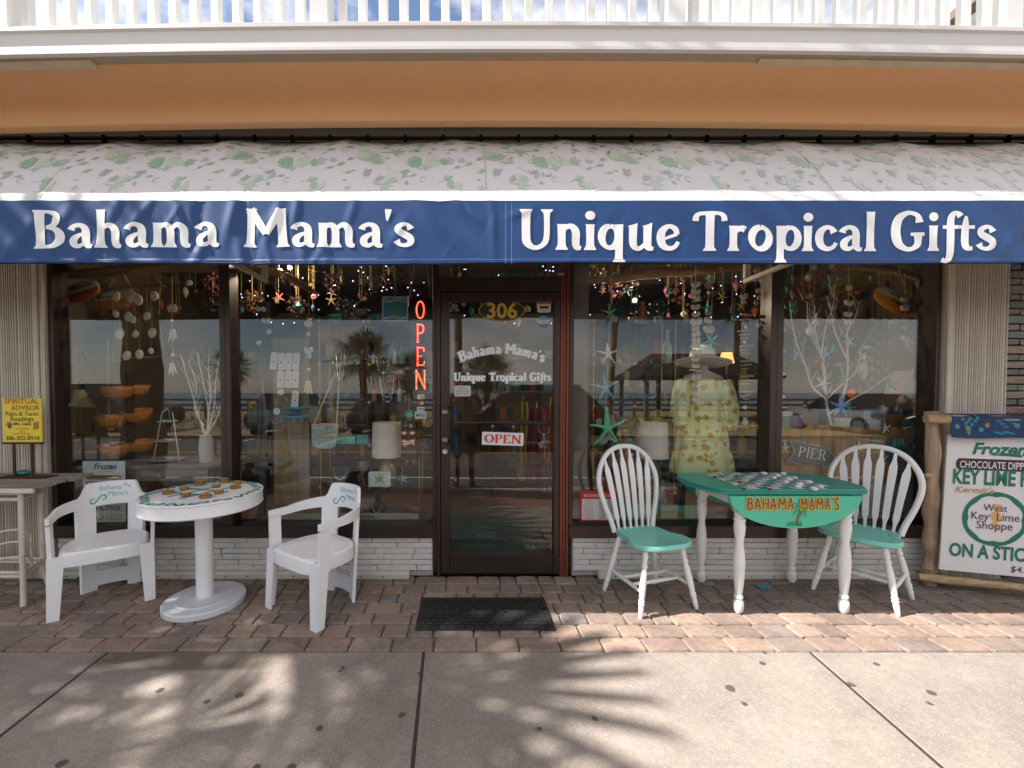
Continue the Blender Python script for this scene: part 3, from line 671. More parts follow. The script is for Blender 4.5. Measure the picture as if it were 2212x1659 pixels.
# ================================================================== awning
aw = thing('shop_awning', 'faded leaf print awning with blue valance and white shop name', 'awning', (0.2, -.4, 2.11))
AXA, AXB, AY0, AY1 = -4.3, 5.3, -.22, -.83
ZB, ZF = 2.11, 2.452
ZR = at(1106, 300, AY0).z
RIB = .74; RIB0 = at(1212, 300, AY0).x
def rib_sag(x):
    u = (x - RIB0) / RIB; u -= math.floor(u); return (math.sin(PI * u)) ** .8
def aw_pt(x, t, lift=0.0):
    y = AY0 + (AY1 - AY0) * t
    z = ZR + (ZF - ZR) * t + .10 * math.sin(PI * t) - rib_sag(x) * (.024 * (1 - t) + .014 * math.sin(PI * min(1, t * 1.0)) )
    z += camber(x) * .45 * (1 - t)
    nrm = Vector((0, -.72, .69)); w = noise.noise(Vector((x * 2.1, t * 2.5, 3))) * .006
    return Vector((x, y, z)) + nrm * (lift + w)
mb = MB(); mb.sheet(lambda u, v: aw_pt(AXA + (AXB - AXA) * u, v), 480, 28)
mb.sheet(lambda u, v: aw_pt(AXB - (AXB - AXA) * u, v, -.004), 480, 28)
mat_awn = M('d6d1d0', .85, 0, .07, 5, .05); part(mb, 'canopy', mat_awn, aw, True)
# blue valance with pulls and creases in the cloth
folds = []
fr_ = random.Random(11)
for px, py, ang, ln, wd, am in [(60, 500, 60, 70, 12, 4), (140, 470, 55, 70, 11, 4), (250, 450, 62, 60, 10, 4), (330, 540, 120, 50, 10, 3), (385, 460, 100, 50, 9, 5), (430, 480, 80, 70, 12, -6), (500, 470, 75, 60, 11, 6), (545, 530, 95, 60, 14, -6), (590, 480, 70, 50, 9, 5), (640, 455, 80, 40, 8, 4), (655, 550, 100, 30, 10, 5), (700, 545, 112, 40, 10, 5), (760, 460, 72, 40, 8, 3), (930, 480, 128, 75, 13, 7), (980, 470, 132, 70, 12, -6), (1010, 455, 140, 60, 9, 4), (880, 545, 130, 45, 10, 5), (860, 500, 60, 40, 9, 3), (1065, 500, 92, 70, 7, 3), (1125, 460, 20, 30, 8, 3), (300, 470, 50, 60, 8, 4), (200, 540, 40, 60, 9, 4), (1230, 540, 88, 40, 8, 2), (1540, 460, 120, 30, 8, 3), (1990, 545, 130, 40, 9, 3), (1985, 450, 130, 40, 8, 2), (2180, 520, 55, 60, 10, 3), (1830, 520, 95, 50, 14, 2), (430, 545, 60, 50, 9, 5), (520, 555, 105, 40, 9, 5), (580, 552, 110, 35, 7, 4), (20, 540, 45, 80, 14, 5), (110, 545, 50, 60, 10, 4)]:
    q = at(px, py, AY1); s_ = mpp(AY1); folds.append((q.x, q.z, R(ang), ln * s_, wd * s_ * 1.15, am * .0014))
for i in range(70):
    q = at(fr_.uniform(-80, 2300), fr_.uniform(440, 565), AY1); left = 1.0 if q.x < .1 else .45
    folds.append((q.x, q.z, R(fr_.uniform(50, 130)), fr_.uniform(.04, .12), fr_.uniform(.010, .022), fr_.uniform(-1, 1) * .0045 * left))
def val_d(x, z):
    d = .0035 * noise.noise(Vector((x * 1.4, z * 2, 9))) + .0010 * noise.noise(Vector((x * 9, z * 7, 2)))
    for cx, cz, a, ln, wd, am in folds:
        dx, dz = x - cx, z - cz
        if abs(dx) > .28: continue
        u = dx * math.cos(a) + dz * math.sin(a); w = -dx * math.sin(a) + dz * math.cos(a)
        e = (u / ln) ** 2 + (w / wd) ** 2
        if e < 9: d += am * math.exp(-e)
    hem = (z - ZB)
    if hem < .02: d += .004
    return d
def val_pt(x, z, lift=0.0): return Vector((x, AY1 - .004 - val_d(x, z) - lift, z))
def zbot(x): return ZB + .004 * math.sin(x * 2.3) + (.003 if x > 0 else 0)
mb = MB(); NU = 1100
mb.sheet(lambda u, v: val_pt(AXA + (AXB - AXA) * u, ZF + .002 + (zbot(AXA + (AXB - AXA) * u) - ZF) * v), NU, 48)
mb.sheet(lambda u, v: Vector((AXB - (AXB - AXA) * u, AY1 + .004, ZF - .002 + (zbot(AXB - (AXB - AXA) * u) - ZF) * v)), 60, 1)
mat_val = M('133f75', .5, 0, .13, 5, .06, 220, spec=.45); val = sub(part(mb, 'valance', mat_val, aw, 60))
mb = MB()
for px in (1092, 1105):
    x = at(px, 500, AY1).x; mb.sheet(lambda u, v: val_pt(x + .0022 * (u - .5), ZF - .01 + (zbot(x) + .004 - ZF) * v, .0012), 1, 24)
mb.build('seam', M('7c97b8', .7), val)
mb = MB()
mb.sheet(lambda u, v: val_pt(AXA + (AXB - AXA) * u, zbot(AXA + (AXB - AXA) * u) + .013 + .006 * v, .0006), 400, 1); mb.build('hem', M('2a3a66', .7), val)
mat_letter = M('eceae8', .55, 0, .05, 7)
def word(s, px0, px1, base_y, cap_y, slope=0.0):
    a, b = at(px0, base_y, AY1), at(px1, base_y + slope, AY1); cap = (base_y - cap_y) * mpp(AY1)
    total = stroke_len(s) - .1; sx = (b.x - a.x) / total
    x = a.x - .02 * sx
    for c in s:
        if c != ' ':
            g = stroke_glyph(c, lambda u, v, l, x=x: val_pt(x + u * sx, a.z + (b.z - a.z) * ((x - a.x) / (b.x - a.x)) + v * cap, .0024 + l), .0002, .98, 6)
            g.build('letter', mat_letter, aw)
        x += GL[c][0] * sx
word('Bahama', 76, 470, 538, 457, -5); word("Mama's", 528, 888, 534, 453, 2)
word('Unique', 1122, 1462, 540, 455, 3); word('Tropical', 1496, 1886, 543, 460, 0); word('Gifts', 1920, 2140, 543, 459, 0)
# printed leaves, flowers and sprigs, bleached towards the front edge and to the right
pr = MB(); lift_n = [0]
def fade(hexc, t, x):
    c = [int(hexc[i:i + 2], 16) / 255 for i in (0, 2, 4)]; w = (0xd6 / 255, 0xd1 / 255, 0xd0 / 255)
    k = max(0.0, min(.93, .16 + .72 * max(0, t - .25) + .10 * max(0, x + .2) * (1 if x < 2 else 1)))
    return tuple(a * (1 - k) + b * k for a, b in zip(c, w))
def decal(poly, cx, ct, rot, sz, hexc):
    lift_n[0] = (lift_n[0] + 1) % 12
    ca, sa = math.cos(rot), math.sin(rot); pts = []
    for x, y in poly:
        u, v = (x * ca - y * sa) * sz, (x * sa + y * ca) * sz
        t = ct - v / .92
        if t > .985 or t < .02: return
        pts.append(aw_pt(cx + u, t, .0014 + lift_n[0] * .00008))
    pr.cur = None
    pr.add(pts, [list(range(len(pts)))], fade(hexc, ct, cx))
def leafp(w=.3, n=7): return [(i / n, w * math.sin(PI * (i / n) ** .8)) for i in range(n + 1)] + [(i / n, -w * math.sin(PI * (i / n) ** .8)) for i in range(n - 1, 0, -1)]
def motif(kind, cx, ct, s, rot):
    G1, G2, G3, B1, V1 = '5f9c6c', '86b08a', 'b3c4a0', '93a3b5', '8d8a98'
    if kind == 'monstera':
        for i in range(6): decal(leafp(.22), cx, ct, rot + R(-70 + i * 26), s * (1 - .06 * i), G1)
        for i in range(5): decal(leafp(.17), cx - .2 * s * math.cos(rot), ct, rot + R(110 + i * 26), s * .9, G3)
    elif kind == 'fan':
        for i in range(6): decal(leafp(.16), cx, ct, rot + R(i * 17), s * 1.1, G3 if i > 2 else G2)
        decal(leafp(.3), cx + .1 * s, ct - .1 * s, rot + R(20), s * .7, G1)
    elif kind == 'flower':
        for i in range(5): decal(leafp(.32), cx, ct, rot + R(i * 72), s * .5, B1)
    elif kind == 'palm':
        for a in (-100, -60, -20, 20, 60, 150): decal(leafp(.14), cx, ct, rot + R(a), s * .75, G2)
    elif kind == 'sprig':
        decal([(0, -.02), (1, -.02), (1, .02), (0, .02)], cx, ct, rot, s, V1)
        for i in range(4):
            for sg in (-1, 1): decal(leafp(.2, 4), cx + math.cos(rot) * s * (.25 + .2 * i), ct - math.sin(rot) * s * (.25 + .2 * i) / .92, rot + sg * R(50), s * .4, V1)
    elif kind == 'leaf':
        decal(leafp(.26), cx, ct, rot, s * .8, G1)
        decal([(-.4, -.02), (0, -.02), (0, .02), (-.4, .02)], cx, ct, rot, s, V1)
    elif kind == 'curl':
        q = [(math.cos(a) * (.2 + a * .09), math.sin(a) * (.2 + a * .09)) for a in [i * .45 for i in range(12)]]
        for (x0, y0), (x1, y1) in zip(q[:-1], q[1:]):
            L = math.hypot(x1 - x0, y1 - y0); nx, ny = -(y1 - y0) / L * .05, (x1 - x0) / L * .05
            decal([(x0 + nx, y0 + ny), (x1 + nx, y1 + ny), (x1 - nx, y1 - ny), (x0 - nx, y0 - ny)], cx, ct, rot, s, V1)
    elif kind == 'disc': decal([(math.cos(i * PI / 5), .5 * math.sin(i * PI / 5)) for i in range(10)], cx, ct, 0, s * .18, V1)
REP = [('monstera', 60, 640, 60, 200), ('fan', 150, 175, 64, 0), ('fan', 440, 600, 80, 10), ('monstera', 560, 190, 50, 20), ('flower', 690, 175, 50, 0), ('flower', 225, 660, 52, 20), ('palm', 640, 470, 62, 30), ('sprig', 190, 390, 60, 60), ('sprig', 500, 820, 46, 80), ('leaf', 225, 490, 44, -10), ('leaf', 650, 270, 46, 30), ('leaf', 20, 300, 44, 20), ('curl', 350, 480, 26, 0), ('curl', 270, 230, 24, 60), ('disc', 30, 370, 60, 0), ('sprig', 310, 300, 56, 20), ('leaf', 400, 330, 46, 15), ('palm', 390, 130, 50, 60), ('curl', 480, 490, 28, 100), ('leaf', 330, 700, 40, 35), ('leaf', 200, 850, 46, 20), ('palm', 620, 880, 50, 10), ('curl', 590, 350, 24, 0), ('leaf', 720, 820, 40, 60), ('curl', 90, 830, 24, 0), ('sprig', 560, 640, 44, 120)]
SC = .77 / 750
x0 = AXA + .1
while x0 < AXB - .7:
    for dx, dt, sc in ((0, 0, 1.75), (.385, .47, 1.15), (.2, .25, .8)):
        for k, mx, my, s, rt in REP: motif(k, x0 + dx + mx * SC + rr.uniform(-.012, .012), ((my / 1000 + dt) % 1) * .98, s * SC * sc, R(rt + rr.uniform(-10, 10)))
    x0 += .77
po = pr.build('leaf_print', vcol_mat('awning_print', .85), aw); po['kind'] = 'stuff'
# mould streaks and cloth seams
mb = MB()
for i in range(46):
    x = at(rr.gauss(1300, 60), 380, -.5).x; t = rr.uniform(.05, .5); w = rr.uniform(.002, .008); h = rr.uniform(.01, .05)
    mb.add([aw_pt(x - w, t, .006), aw_pt(x + w, t + .01, .006), aw_pt(x + w * .4, t + h, .006), aw_pt(x - w * .6, t + h, .006)], [[0, 1, 2, 3]])
for i in range(24):
    x = at(rr.uniform(900, 2200), 380, -.5).x; t = rr.uniform(.3, .93); w = rr.uniform(.0015, .004); h = rr.uniform(.008, .03)
    mb.add([aw_pt(x - w, t, .006), aw_pt(x + w, t + .01, .006), aw_pt(x + w * .4 + .006, t + h, .006), aw_pt(x - w * .6, t + h, .006)], [[0, 1, 2, 3]])
st_ = mb.build('mould_streaks', M('8a857e', .9), aw); st_['kind'] = 'stuff'
for px in (215, 1045, 1690, 2040):
    x = at(px, 350, -.4).x; mb = MB(); mb.sheet(lambda u, v: aw_pt(x + .003 * (u - .5), v * .98 + .01, .005), 1, 20); part(mb, 'cloth_seam', M('a5a09a', .9), aw)
# folding arms of the awning frame
for px, sg in ((573, -1), (1612, 1)):
    a = at(px, 610, -.10); mb = MB()
    mb.span((a.x - .014, AY1 + .03, a.z - .002), (a.x + .014, -.08, a.z + .028), ch=.003); part(mb, 'arm', M('a99f90', .6, .1, .2, 12), aw)
    mb = MB(); mb.span((a.x - .02, -.12, a.z + .03), (a.x + .02, -.09, 3.0), ch=.003); part(mb, 'arm_post', M('b0a798', .6, .1, .2, 12), aw)
    mb = MB(); mb.span((a.x - .03, -.089, a.z + .3), (a.x + .03, -.0, a.z + .36)); part(mb, 'bracket', M('6b6258', .6, .3), aw)
# ================================================================== furniture outside
mat_plast = M('ebe9ea', .38, 0, .04, 3, .02)
mat_white = M('e4e0dd', .5, 0, .08, 9, .08)
mat_teal = M('288a7a', .4, 0, .10, 6, .05)
mat_tealp = M('2b8f90', .6)
def local(parent):
    parent['_o'] = (0, 0, 0); return parent
def place(o, loc, rz=0.0): o.location = loc; o.rotation_euler = (0, 0, rz); return o
def swirl(mb, o, fm, s, flip=1, w=.1):
    """painted S scroll"""
    pts = []
    for i in range(15):
        a = i / 14 * 1.5 * PI; r_ = .10 + .24 * i / 14
        pts.append((-.42 + r_ * math.cos(a + PI * .2) * .9, r_ * math.sin(a + PI * .2)))
    pts2 = [(-x, -y) for x, y in reversed(pts)]
    path = smooth_path([(x, y * flip, 0.6 + .4 * math.sin(PI * k / 29)) for k, (x, y) in enumerate(pts + pts2)], 2)
    vs = []; n = len(path)
    for i, (x, y, ww) in enumerate(path):
        x0, y0, _ = path[max(i - 1, 0)]; x1, y1, _ = path[min(i + 1, n - 1)]
        L = math.hypot(x1 - x0, y1 - y0) or 1; nx, ny = -(y1 - y0) / L * w * ww / 2, (x1 - x0) / L * w * ww / 2
        vs += [fm(Vector(((x + nx) * s, (y + ny) * s))) if callable(fm) else Vector(o) + fm @ Vector(((x + nx) * s, (y + ny) * s, 0)),
               fm(Vector(((x - nx) * s, (y - ny) * s))) if callable(fm) else Vector(o) + fm @ Vector(((x - nx) * s, (y - ny) * s, 0))]
    mb.add(vs, [[2 * i, 2 * i + 2, 2 * i + 3, 2 * i + 1] for i in range(n - 1)])

# ---- moulded plastic armchair (local: front is -Y)
def plastic_chair(name, label):
    t = local(thing(name, label, 'chair'))
    SW, SD, SH = .235, .22, .415
    # seat: rounded slab with turned-down apron
    mb = MB(); n = 40; prof = [(.93, .0), (.99, -.006), (1.0, -.02), (1.0, -.085), (.97, -.085), (.95, -.03)]
    def rim(a, k):
        c, s_ = math.cos(a), math.sin(a)
        ex = .42 if s_ < 0 else .75
        return (SW * k * math.copysign(abs(c) ** ex, c), SD * k * math.copysign(abs(s_) ** (ex if s_ < 0 else .9), s_))
    vs = []
    for k, z in prof:
        for i in range(n): x, y = rim(2 * PI * i / n, k); vs.append((x, y, SH + z + (.006 if z == 0 else 0)))
    for k in (.6, .3):
        for i in range(n): x, y = rim(2 * PI * i / n, k); vs.append((x, y, SH + .004 * k))
    fs = []
    order = [7, 6, 0, 1, 2, 3, 4, 5]
    for a, b in zip(order[:-1], order[1:]):
        for i in range(n): fs.append([b * n + i, b * n + (i + 1) % n, a * n + (i + 1) % n, a * n + i])
    fs.append([7 * n + i for i in range(n)]); mb.add(vs, fs); mb.build('seat', mat_plast, t, 35)
    # back shell: a curved band with raised middle, slots and arms
    def shell(a, z, off=0.0):
        r_ = .252 + off + (.03 * (z - .42)); aa = abs(a)
        if aa > PI / 2: return Vector((math.copysign(r_, a), -(aa - PI / 2) * .25, z))
        return Vector((math.sin(a) * r_, math.cos(a) * (r_ * .98 + .05 * (z - .42)), z))
    def band(mb, a0, a1, zlo, zhi, n=12, m=3):
        for off, fl in ((0, 0), (.022, 1)):
            f = (lambda u, v: shell(a0 + (a1 - a0) * (u if not fl else 1 - u), (zlo(a0 + (a1 - a0) * (u if not fl else 1 - u)) * (1 - v) + zhi(a0 + (a1 - a0) * (u if not fl else 1 - u)) * v), off))
            mb.sheet(f, n, m)
        for zz, rev in ((zlo, 1), (zhi, 0)):
            mb.sheet(lambda u, v: shell(a0 + (a1 - a0) * (u if not rev else 1 - u), zz(a0 + (a1 - a0) * (u if not rev else 1 - u)), .022 * v), n, 1)
        for a, rev in ((a0, 0), (a1, 1)):
            mb.sheet(lambda u, v: shell(a, zlo(a) + (zhi(a) - zlo(a)) * v, .022 * ((1 - u) if not rev else u)), 1, m)
    def top(a):
        a = abs(a)
        if a < R(30): return .785 - .0 * a
        if a < R(42):
            s_ = (a - R(30)) / R(12); s_ = s_ * s_ * (3 - 2 * s_); return .785 - .098 * s_
        return .687 - .035 * min(1, (a - R(42)) / R(60))
    def low(a):
        a = abs(a)
        return .615 - .012 * min(1, a / R(90))
    mb = MB(); band(mb, -R(132), R(132), low, top, 76, 4); mb.build('back_and_arms', mat_plast, t, 35)
    for c0, hw in ((-R(34), R(13)), (R(34), R(13))):
        mb = MB(); band(mb, c0 - hw, c0 + hw, lambda a: .40, lambda a: .618, 6, 3); mb.build('back_strut', mat_plast, t, 35)
    for sg in (-1, 1):
        c0 = sg * R(123); mb = MB(); band(mb, c0 - R(9), c0 + R(9), lambda a: .34, lambda a: .612, 6, 3); mb.build('arm_support', mat_plast, t, 35)
    # legs: folded plastic, tapering
    def leg(x, y, dx, dy, w0, w1, yaw):
        mb = MB(); rm = Matrix.Rotation(yaw, 3, 'Z')
        pl = [(-.5, .5), (-.5, -.5), (.5, -.5), (.5, -.25), (-.22, -.25), (-.22, .5)]
        vs = []
        for z, w, k in ((.0, w1, 1), (.40, w0, 0)):
            for px_, py_ in pl:
                q = rm @ Vector((px_ * w, py_ * w, 0)); vs.append((x + dx * k + q.x, y + dy * k + q.y, z))
        mb.add(vs, [[5, 4, 3, 2, 1, 0], [6, 7, 8, 9, 10, 11]] + [[i, (i + 1) % 6, 6 + (i + 1) % 6, 6 + i] for i in range(6)])
        mb.build('leg', mat_plast, t)
    leg(-.232, -.155, -.015, -.03, .085, .06, 0); leg(.232, -.155, .015, -.03, .085, .06, R(90))
    # back legs joined by a low stretcher
    for sg in (-1, 1):
        mb = MB()
        a0 = sg * R(32)
        band(mb, a0 - R(11), a0 + R(11), lambda a: 0.0, lambda a: .40, 5, 3); mb.build('leg', mat_plast, t, 35)
    mb = MB(); band(mb, -R(21.2), R(21.2), lambda a: .03, lambda a: .135, 10, 2); mb.build('stretcher', mat_plast, t, 35)
    # painted name and scrolls on the inner face of the back
    def onback(q, a0=0.0, z0=.7, lift=.0012):
        a = -(0) + q.x / .27; return shell(a + a0, z0 + q.y, -lift)
    mb = MB()
    for s_, u0, z0 in (('Bahama', -.012, .722), ("Mama's", .035, .675)):
        v, f = text2d(s_, .054, shear=.12, narrow=.8)
        mb.add([shell((x + u0) / .27, z0 + y, -.0012) for x, y in v], [list(reversed(q)) for q in f])
    swirl(mb, None, lambda q: shell((q.x - .085) / .27, .662 + q.y + .12 * q.x, -.0012), .075, 1, .16)
    swirl(mb, None, lambda q: shell((q.x + .095) / .27, .748 + q.y - .1 * q.x, -.0012), .035, -1, .16)
    mb.build('painted_name', M('5fb3b5', .6, 0, .15, 40), t)
    return t
ch = plastic_chair('plastic_armchair', 'white plastic armchair with teal painted name, beside the bamboo stand')
place(ch, (-2.45, -.335, 0), R(34)); ch.scale = (.96, .96, .96)
c2 = dup(ch, (-.985, -.44, 0), R(-34), 'white plastic armchair with teal painted name, between round table and shop door')

# ---- round pedestal table with painted noughts and crosses board
tb = thing('pedestal_table', 'white round pedestal table painted with teal scrolls and a noughts and crosses grid', 'table', (-1.745, -.41, 0))
o = Vector((-1.745, -.41, 0)); TR, TH = .352, .742
mb = MB(); mb.lathe([(TR - .012, TH - .088), (TR - .002, TH - .09), (TR + .004, TH - .082), (TR, TH - .074), (TR, TH - .012), (TR + .005, TH - .006), (TR + .002, TH), (TR - .012, TH + .001), (0, TH)], o, 72); part(mb, 'table_top', mat_plast, tb, 35)
mb = MB(); mb.lathe([(.235, 0), (.242, .004), (.242, .034), (.236, .042), (.17, .046), (.165, .05), (.155, .048), (.06, .056), (0, .056)], o, 64); part(mb, 'base', M('d0cfd0', .45, 0, .06, 60), tb, 30)
mb = MB(); mb.lathe([(.051, .05), (.051, TH - .03)], o, 32); part(mb, 'column', mat_plast, tb, True)
mb = MB(); g = R(-16); zt = TH + .0022
for k, a in ((-1, g), (1, g), (-1, g + R(82)), (1, g + R(82))):
    d_ = Vector((math.cos(a), math.sin(a), 0)); n_ = Vector((-d_.y, d_.x, 0)); c0 = o + n_ * .058 * k + Vector((-.02, .0, zt + (.0006 if a == g else 0)))
    mb.add([c0 + d_ * .165 * u + n_ * .017 * v for u, v in ((-1, -.7), (1, -.5), (1.04, 0), (1, .5), (-1, .7), (-1.04, 0))], [[0, 1, 2, 3, 4, 5]])
part(mb, 'painted_grid', M('2f8a86', .6, 0, .15, 30), tb)
mb = MB()
for i in range(16):
    a = 2 * PI * i / 16 + .1; c0 = o + Vector((math.cos(a) * (TR - .038), math.sin(a) * (TR - .038), zt))
    swirl(mb, c0, frame((-math.sin(a), math.cos(a), 0), (-math.cos(a), -math.sin(a), 0)), .074, 1 if i % 2 else -1, .25)
part(mb, 'painted_scroll_border', M('2f8a86', .6, 0, .15, 30), tb)
# wooden game pieces: rings (O) and crossed rings (X)
GPL = ['off the grid near the first plastic chair', 'at grid corner towards first plastic chair', 'on the grid edge towards the window', 'inside the grid towards the window', 'at the table rim by the window post', 'at the rim behind another crossed piece', 'just off the grid by the second plastic chair', 'on the grid arm towards the second plastic chair', 'on the grid arm towards the street', 'at grid corner towards street']
mat_lw = wood_mat('log_slice', '6b4a2c', 'a47a4c', 'Z', 9)
for i, (zx, zy, kind) in enumerate([(622, 440, 'x'), (866, 385, 'o'), (1104, 305, 'x'), (1355, 342, 'o'), (1480, 262, 'x'), (1680, 290, 'o'), (1648, 355, 'x'), (1397, 435, 'o'), (888, 478, 'o'), (1190, 500, 'x')]):
    px, py = (320 + zx * .16275) / 1.1573, (1160 + zy * .16275) / 1.1573
    q = gr(px, py + 3, TH); r_ = .034 if kind == 'x' else .027; h = .02
    t = thing('game_piece', 'log %s on round table, %s' % ('with crossed bars' if kind == 'x' else 'ring', GPL[i]), 'game piece', (q.x, q.y, TH + .001), 'wooden noughts and crosses pieces')
    mb = MB(); mb.lathe([(r_ * .96, 0), (r_, .004), (r_, h - .003), (r_ * .97, h), (r_ * .62, h), (r_ * .58, h - .004), (r_ * .55, .006), (0, .006)], (q.x, q.y, TH + .0015), 20); part(mb, 'bark_ring', mat_lw, t, 35)
    if kind == 'x':
        for a in (.6 + i, 2.2 + i):
            mb = MB(); mb.box((q.x, q.y, TH + h + .004 + (.006 if a > 2 + i else 0)), (r_ * 1.7, .011, .007), a, ch=.002); part(mb, 'cross_bar', M('b88f50', .7), t)
    else:
        mb = MB(); mb.lathe([(r_ * .6, 0), (r_ * .9, 0), (r_ * .9, .0015), (r_ * .6, .0015)], (q.x, q.y, TH + h + .0022), 20); part(mb, 'pale_rim', M('b88f50', .7), t)

# ---- arrow-back windsor chair (local: front is -Y)
def turned(pts, prof, a, b, n=12):
    """lathe profile [(t, r)] along the line a-b"""
    a, b = Vector(a), Vector(b); d = b - a; q = d.normalized().to_track_quat('Z', 'Y').to_matrix()
    return pts.lathe([(r_, t * d.length) for t, r_ in prof], a, n, q)
def windsor(name, label):
    t = local(thing(name, label, 'chair'))
    SH = .445
    # saddle seat outline
    out = []
    for i in range(44):
        a = 2 * PI * i / 44; c, s_ = math.cos(a), math.sin(a)
        w = .225 if s_ < 0 else .185
        ex = .62
        x = w * math.copysign(abs(c) ** ex, c); y = (.215 if s_ < 0 else .19) * math.copysign(abs(s_) ** ex, s_)
        if -.3 < s_ < .5: x *= 1 - .06 * math.cos((s_ - .1) * 3)
        out.append((x, y))
    n = len(out); vs = []
    for k, z in ((.94, -.038), (1.0, -.028), (1.0, -.008), (.97, 0), (.8, -.006), (.5, -.012), (.2, -.013)):
        vs += [(x * k, y * k, SH + z) for x, y in out]
    fs = [list(range(n - 1, -1, -1)), [6 * n + i for i in range(n)]]
    for k in range(6):
        for i in range(n): fs.append([k * n + i, k * n + (i + 1) % n, (k + 1) * n + (i + 1) % n, (k + 1) * n + i])
    mb = MB(); mb.add(vs, fs); mb.build('seat', M('7cc6b6', .34, 0, .09, 5, .05), t, 40)
    # hoop
    hp = [(.158, -.02), (.178, .06), (.212, .16), (.236, .26), (.240, .34), (.218, .42), (.165, .50), (.09, .548)]
    hp = hp + [(0, .562)] + [(-x, z) for x, z in reversed(hp)]
    hq = smooth_path(hp, 5); pts = [Vector((x, .165 + .2 * z, SH + z)) for x, z in hq]
    mb = MB(); mb.tube(pts, .0175, 8); mb.build('hoop', mat_white, t, True)
    # arrow slats
    for i in range(6):
        u = (i - 2.5) / 2.5; xb = .122 * u; xt = .178 * u
        h = max(z for x, z in hq if abs(x - xt) < .02) - .008
        mb = MB(); rows = []
        for tt, w, th in ((-.02, .007, .006), (.08, .008, .006), (.16, .0165, .0045), (.45, .0185, .004), (.72, .0215, .004), (.80, .0205, .004), (.89, .010, .005), (1.0, .007, .006)):
            x = xb + (xt - xb) * tt; z = SH + h * tt; y = .163 + .2 * h * tt - .012 * math.sin(PI * max(0, tt)); rows.append((x, y, z, w, th))
        vs = []
        for x, y, z, w, th in rows: vs += [(x - w, y - th, z), (x + w, y - th, z), (x + w, y + th, z), (x - w, y + th, z)]
        fs = [[0, 1, 2, 3], [28, 31, 30, 29]] + [[4 * k + j, 4 * k + 4 + j, 4 * k + 4 + (j + 1) % 4, 4 * k + (j + 1) % 4] for k in range(7) for j in range(4)]
        fs = [list(reversed(f)) for f in fs]
        mb.add(vs, fs); mb.build('slat', mat_white, t)
    # turned legs and stretchers
    prof = [(0, .010), (.02, .0125), (.14, .0165), (.18, .014), (.19, .019), (.205, .019), (.22, .014), (.23, .019), (.25, .019), (.265, .015), (.3, .0175), (.5, .0205), (.66, .0175), (.70, .013), (.72, .018), (.75, .0185), (.78, .013), (.86, .0185), (.93, .016), (1, .012)]
    feet = {}
    for sx in (-1, 1):
        for sy in (-1, 1):
            top = Vector((sx * .135, sy * .13, SH - .03)); ft = Vector((sx * .215, sy * .185 if sy < 0 else .195, 0.0)); feet[(sx, sy)] = (ft, top)
            mb = MB(); turned(mb, prof, ft, top); mb.build('leg', mat_white, t, 40)
    L = lambda k, z: feet[k][0].lerp(feet[k][1], z)
    sp = [(0, .009), (.12, .011), (.3, .013), (.42, .013), (.45, .0165), (.47, .012), (.49, .0165), (.51, .012), (.53, .0165), (.55, .012), (.58, .013), (.88, .011), (1, .009)]
    side = {}
    for sx in (-1, 1):
        a, b = L((sx, -1), .36), L((sx, 1), .40); mb = MB(); turned(mb, [(0, .009), (.5, .0145), (1, .009)], a, b, 10); mb.build('stretcher', mat_white, t, 40); side[sx] = (a, b)
    for u in (.32, .62):
        mb = MB(); turned(mb, sp, side[-1][0].lerp(side[-1][1], u), side[1][0].lerp(side[1][1], u), 10); mb.build('stretcher', mat_white, t, 40)
    return t
w1 = windsor('windsor_chair', 'white hoop back chair with mint green seat, beside the business hours sign')
place(w1, (1.225, -.365, .0), R(16))
w2 = dup(w1, (2.73, -.29, 0), R(-56), 'white hoop back chair with mint green seat, beside the driftwood framed sign')

# ---- drop leaf checkers table
X0, X1, YF, YB, TZ = 1.60, 2.425, -.585, -.03, .80
gt = thing('drop_leaf_table', 'teal drop leaf table painted with a checkerboard and the shop name on its hanging leaf', 'table', (2.0, -.3, 0))
cx, cyy = (X0 + X1) / 2 + .02, (YF + YB) / 2
# round top cut straight along the two hinges
RX = .50; yh = (YB - YF) / 2
def top_outline(k=1.0):
    pts = []
    hx = (X1 - X0) / 2
    for i in range(17):
        a = -PI / 2 + PI * i / 16; pts.append((cx + (hx + (.13 * math.cos(a))) * k, cyy + yh * k * math.sin(a)))
    for i in range(17):
        a = PI / 2 + PI * i / 16; pts.append((cx - (hx - .13 * math.cos(a)) * k, cyy + yh * k * math.sin(a)))
    return pts
mb = MB(); lev = [(.975, -.034), (1, -.028), (1, -.018), (.985, -.014), (.995, -.008), (.985, 0)]
vs = []; n = 34
for k, z in lev: vs += [(x, y, TZ + z) for x, y in top_outline(k)]
fs = [list(range(n - 1, -1, -1)), [5 * n + i for i in range(n)]]
for k in range(5):
    for i in range(n): fs.append([k * n + i, k * n + (i + 1) % n, (k + 1) * n + (i + 1) % n, (k + 1) * n + i])
mb.add(vs, fs); part(mb, 'table_top', mat_teal, gt, 35)
# checker squares: pale squares painted on the top
sq = (YB - YF) * .955 / 8; bx = cx - 4 * sq * 1.06; sx_ = sq * 1.06
mb = MB()
for i in range(8):
    for j in range(8):
        if (i + j) % 2: continue
        x, y = bx + i * sx_, YF + .012 + j * sq
        mb.add([(x, y, TZ + .0016), (x + sx_, y, TZ + .0016), (x + sx_, y + sq, TZ + .0016), (x, y + sq, TZ + .0016)], [[0, 1, 2, 3]])
for x in (bx - .004, bx + 8 * sx_): mb.add([(x, YF + .012, TZ + .0016), (x + .004, YF + .012, TZ + .0016), (x + .004, YB - .012, TZ + .0016), (x, YB - .012, TZ + .0016)], [[0, 1, 2, 3]])
part(mb, 'painted_checkerboard', M('c9c6c6', .6, 0, .12, 25), gt)
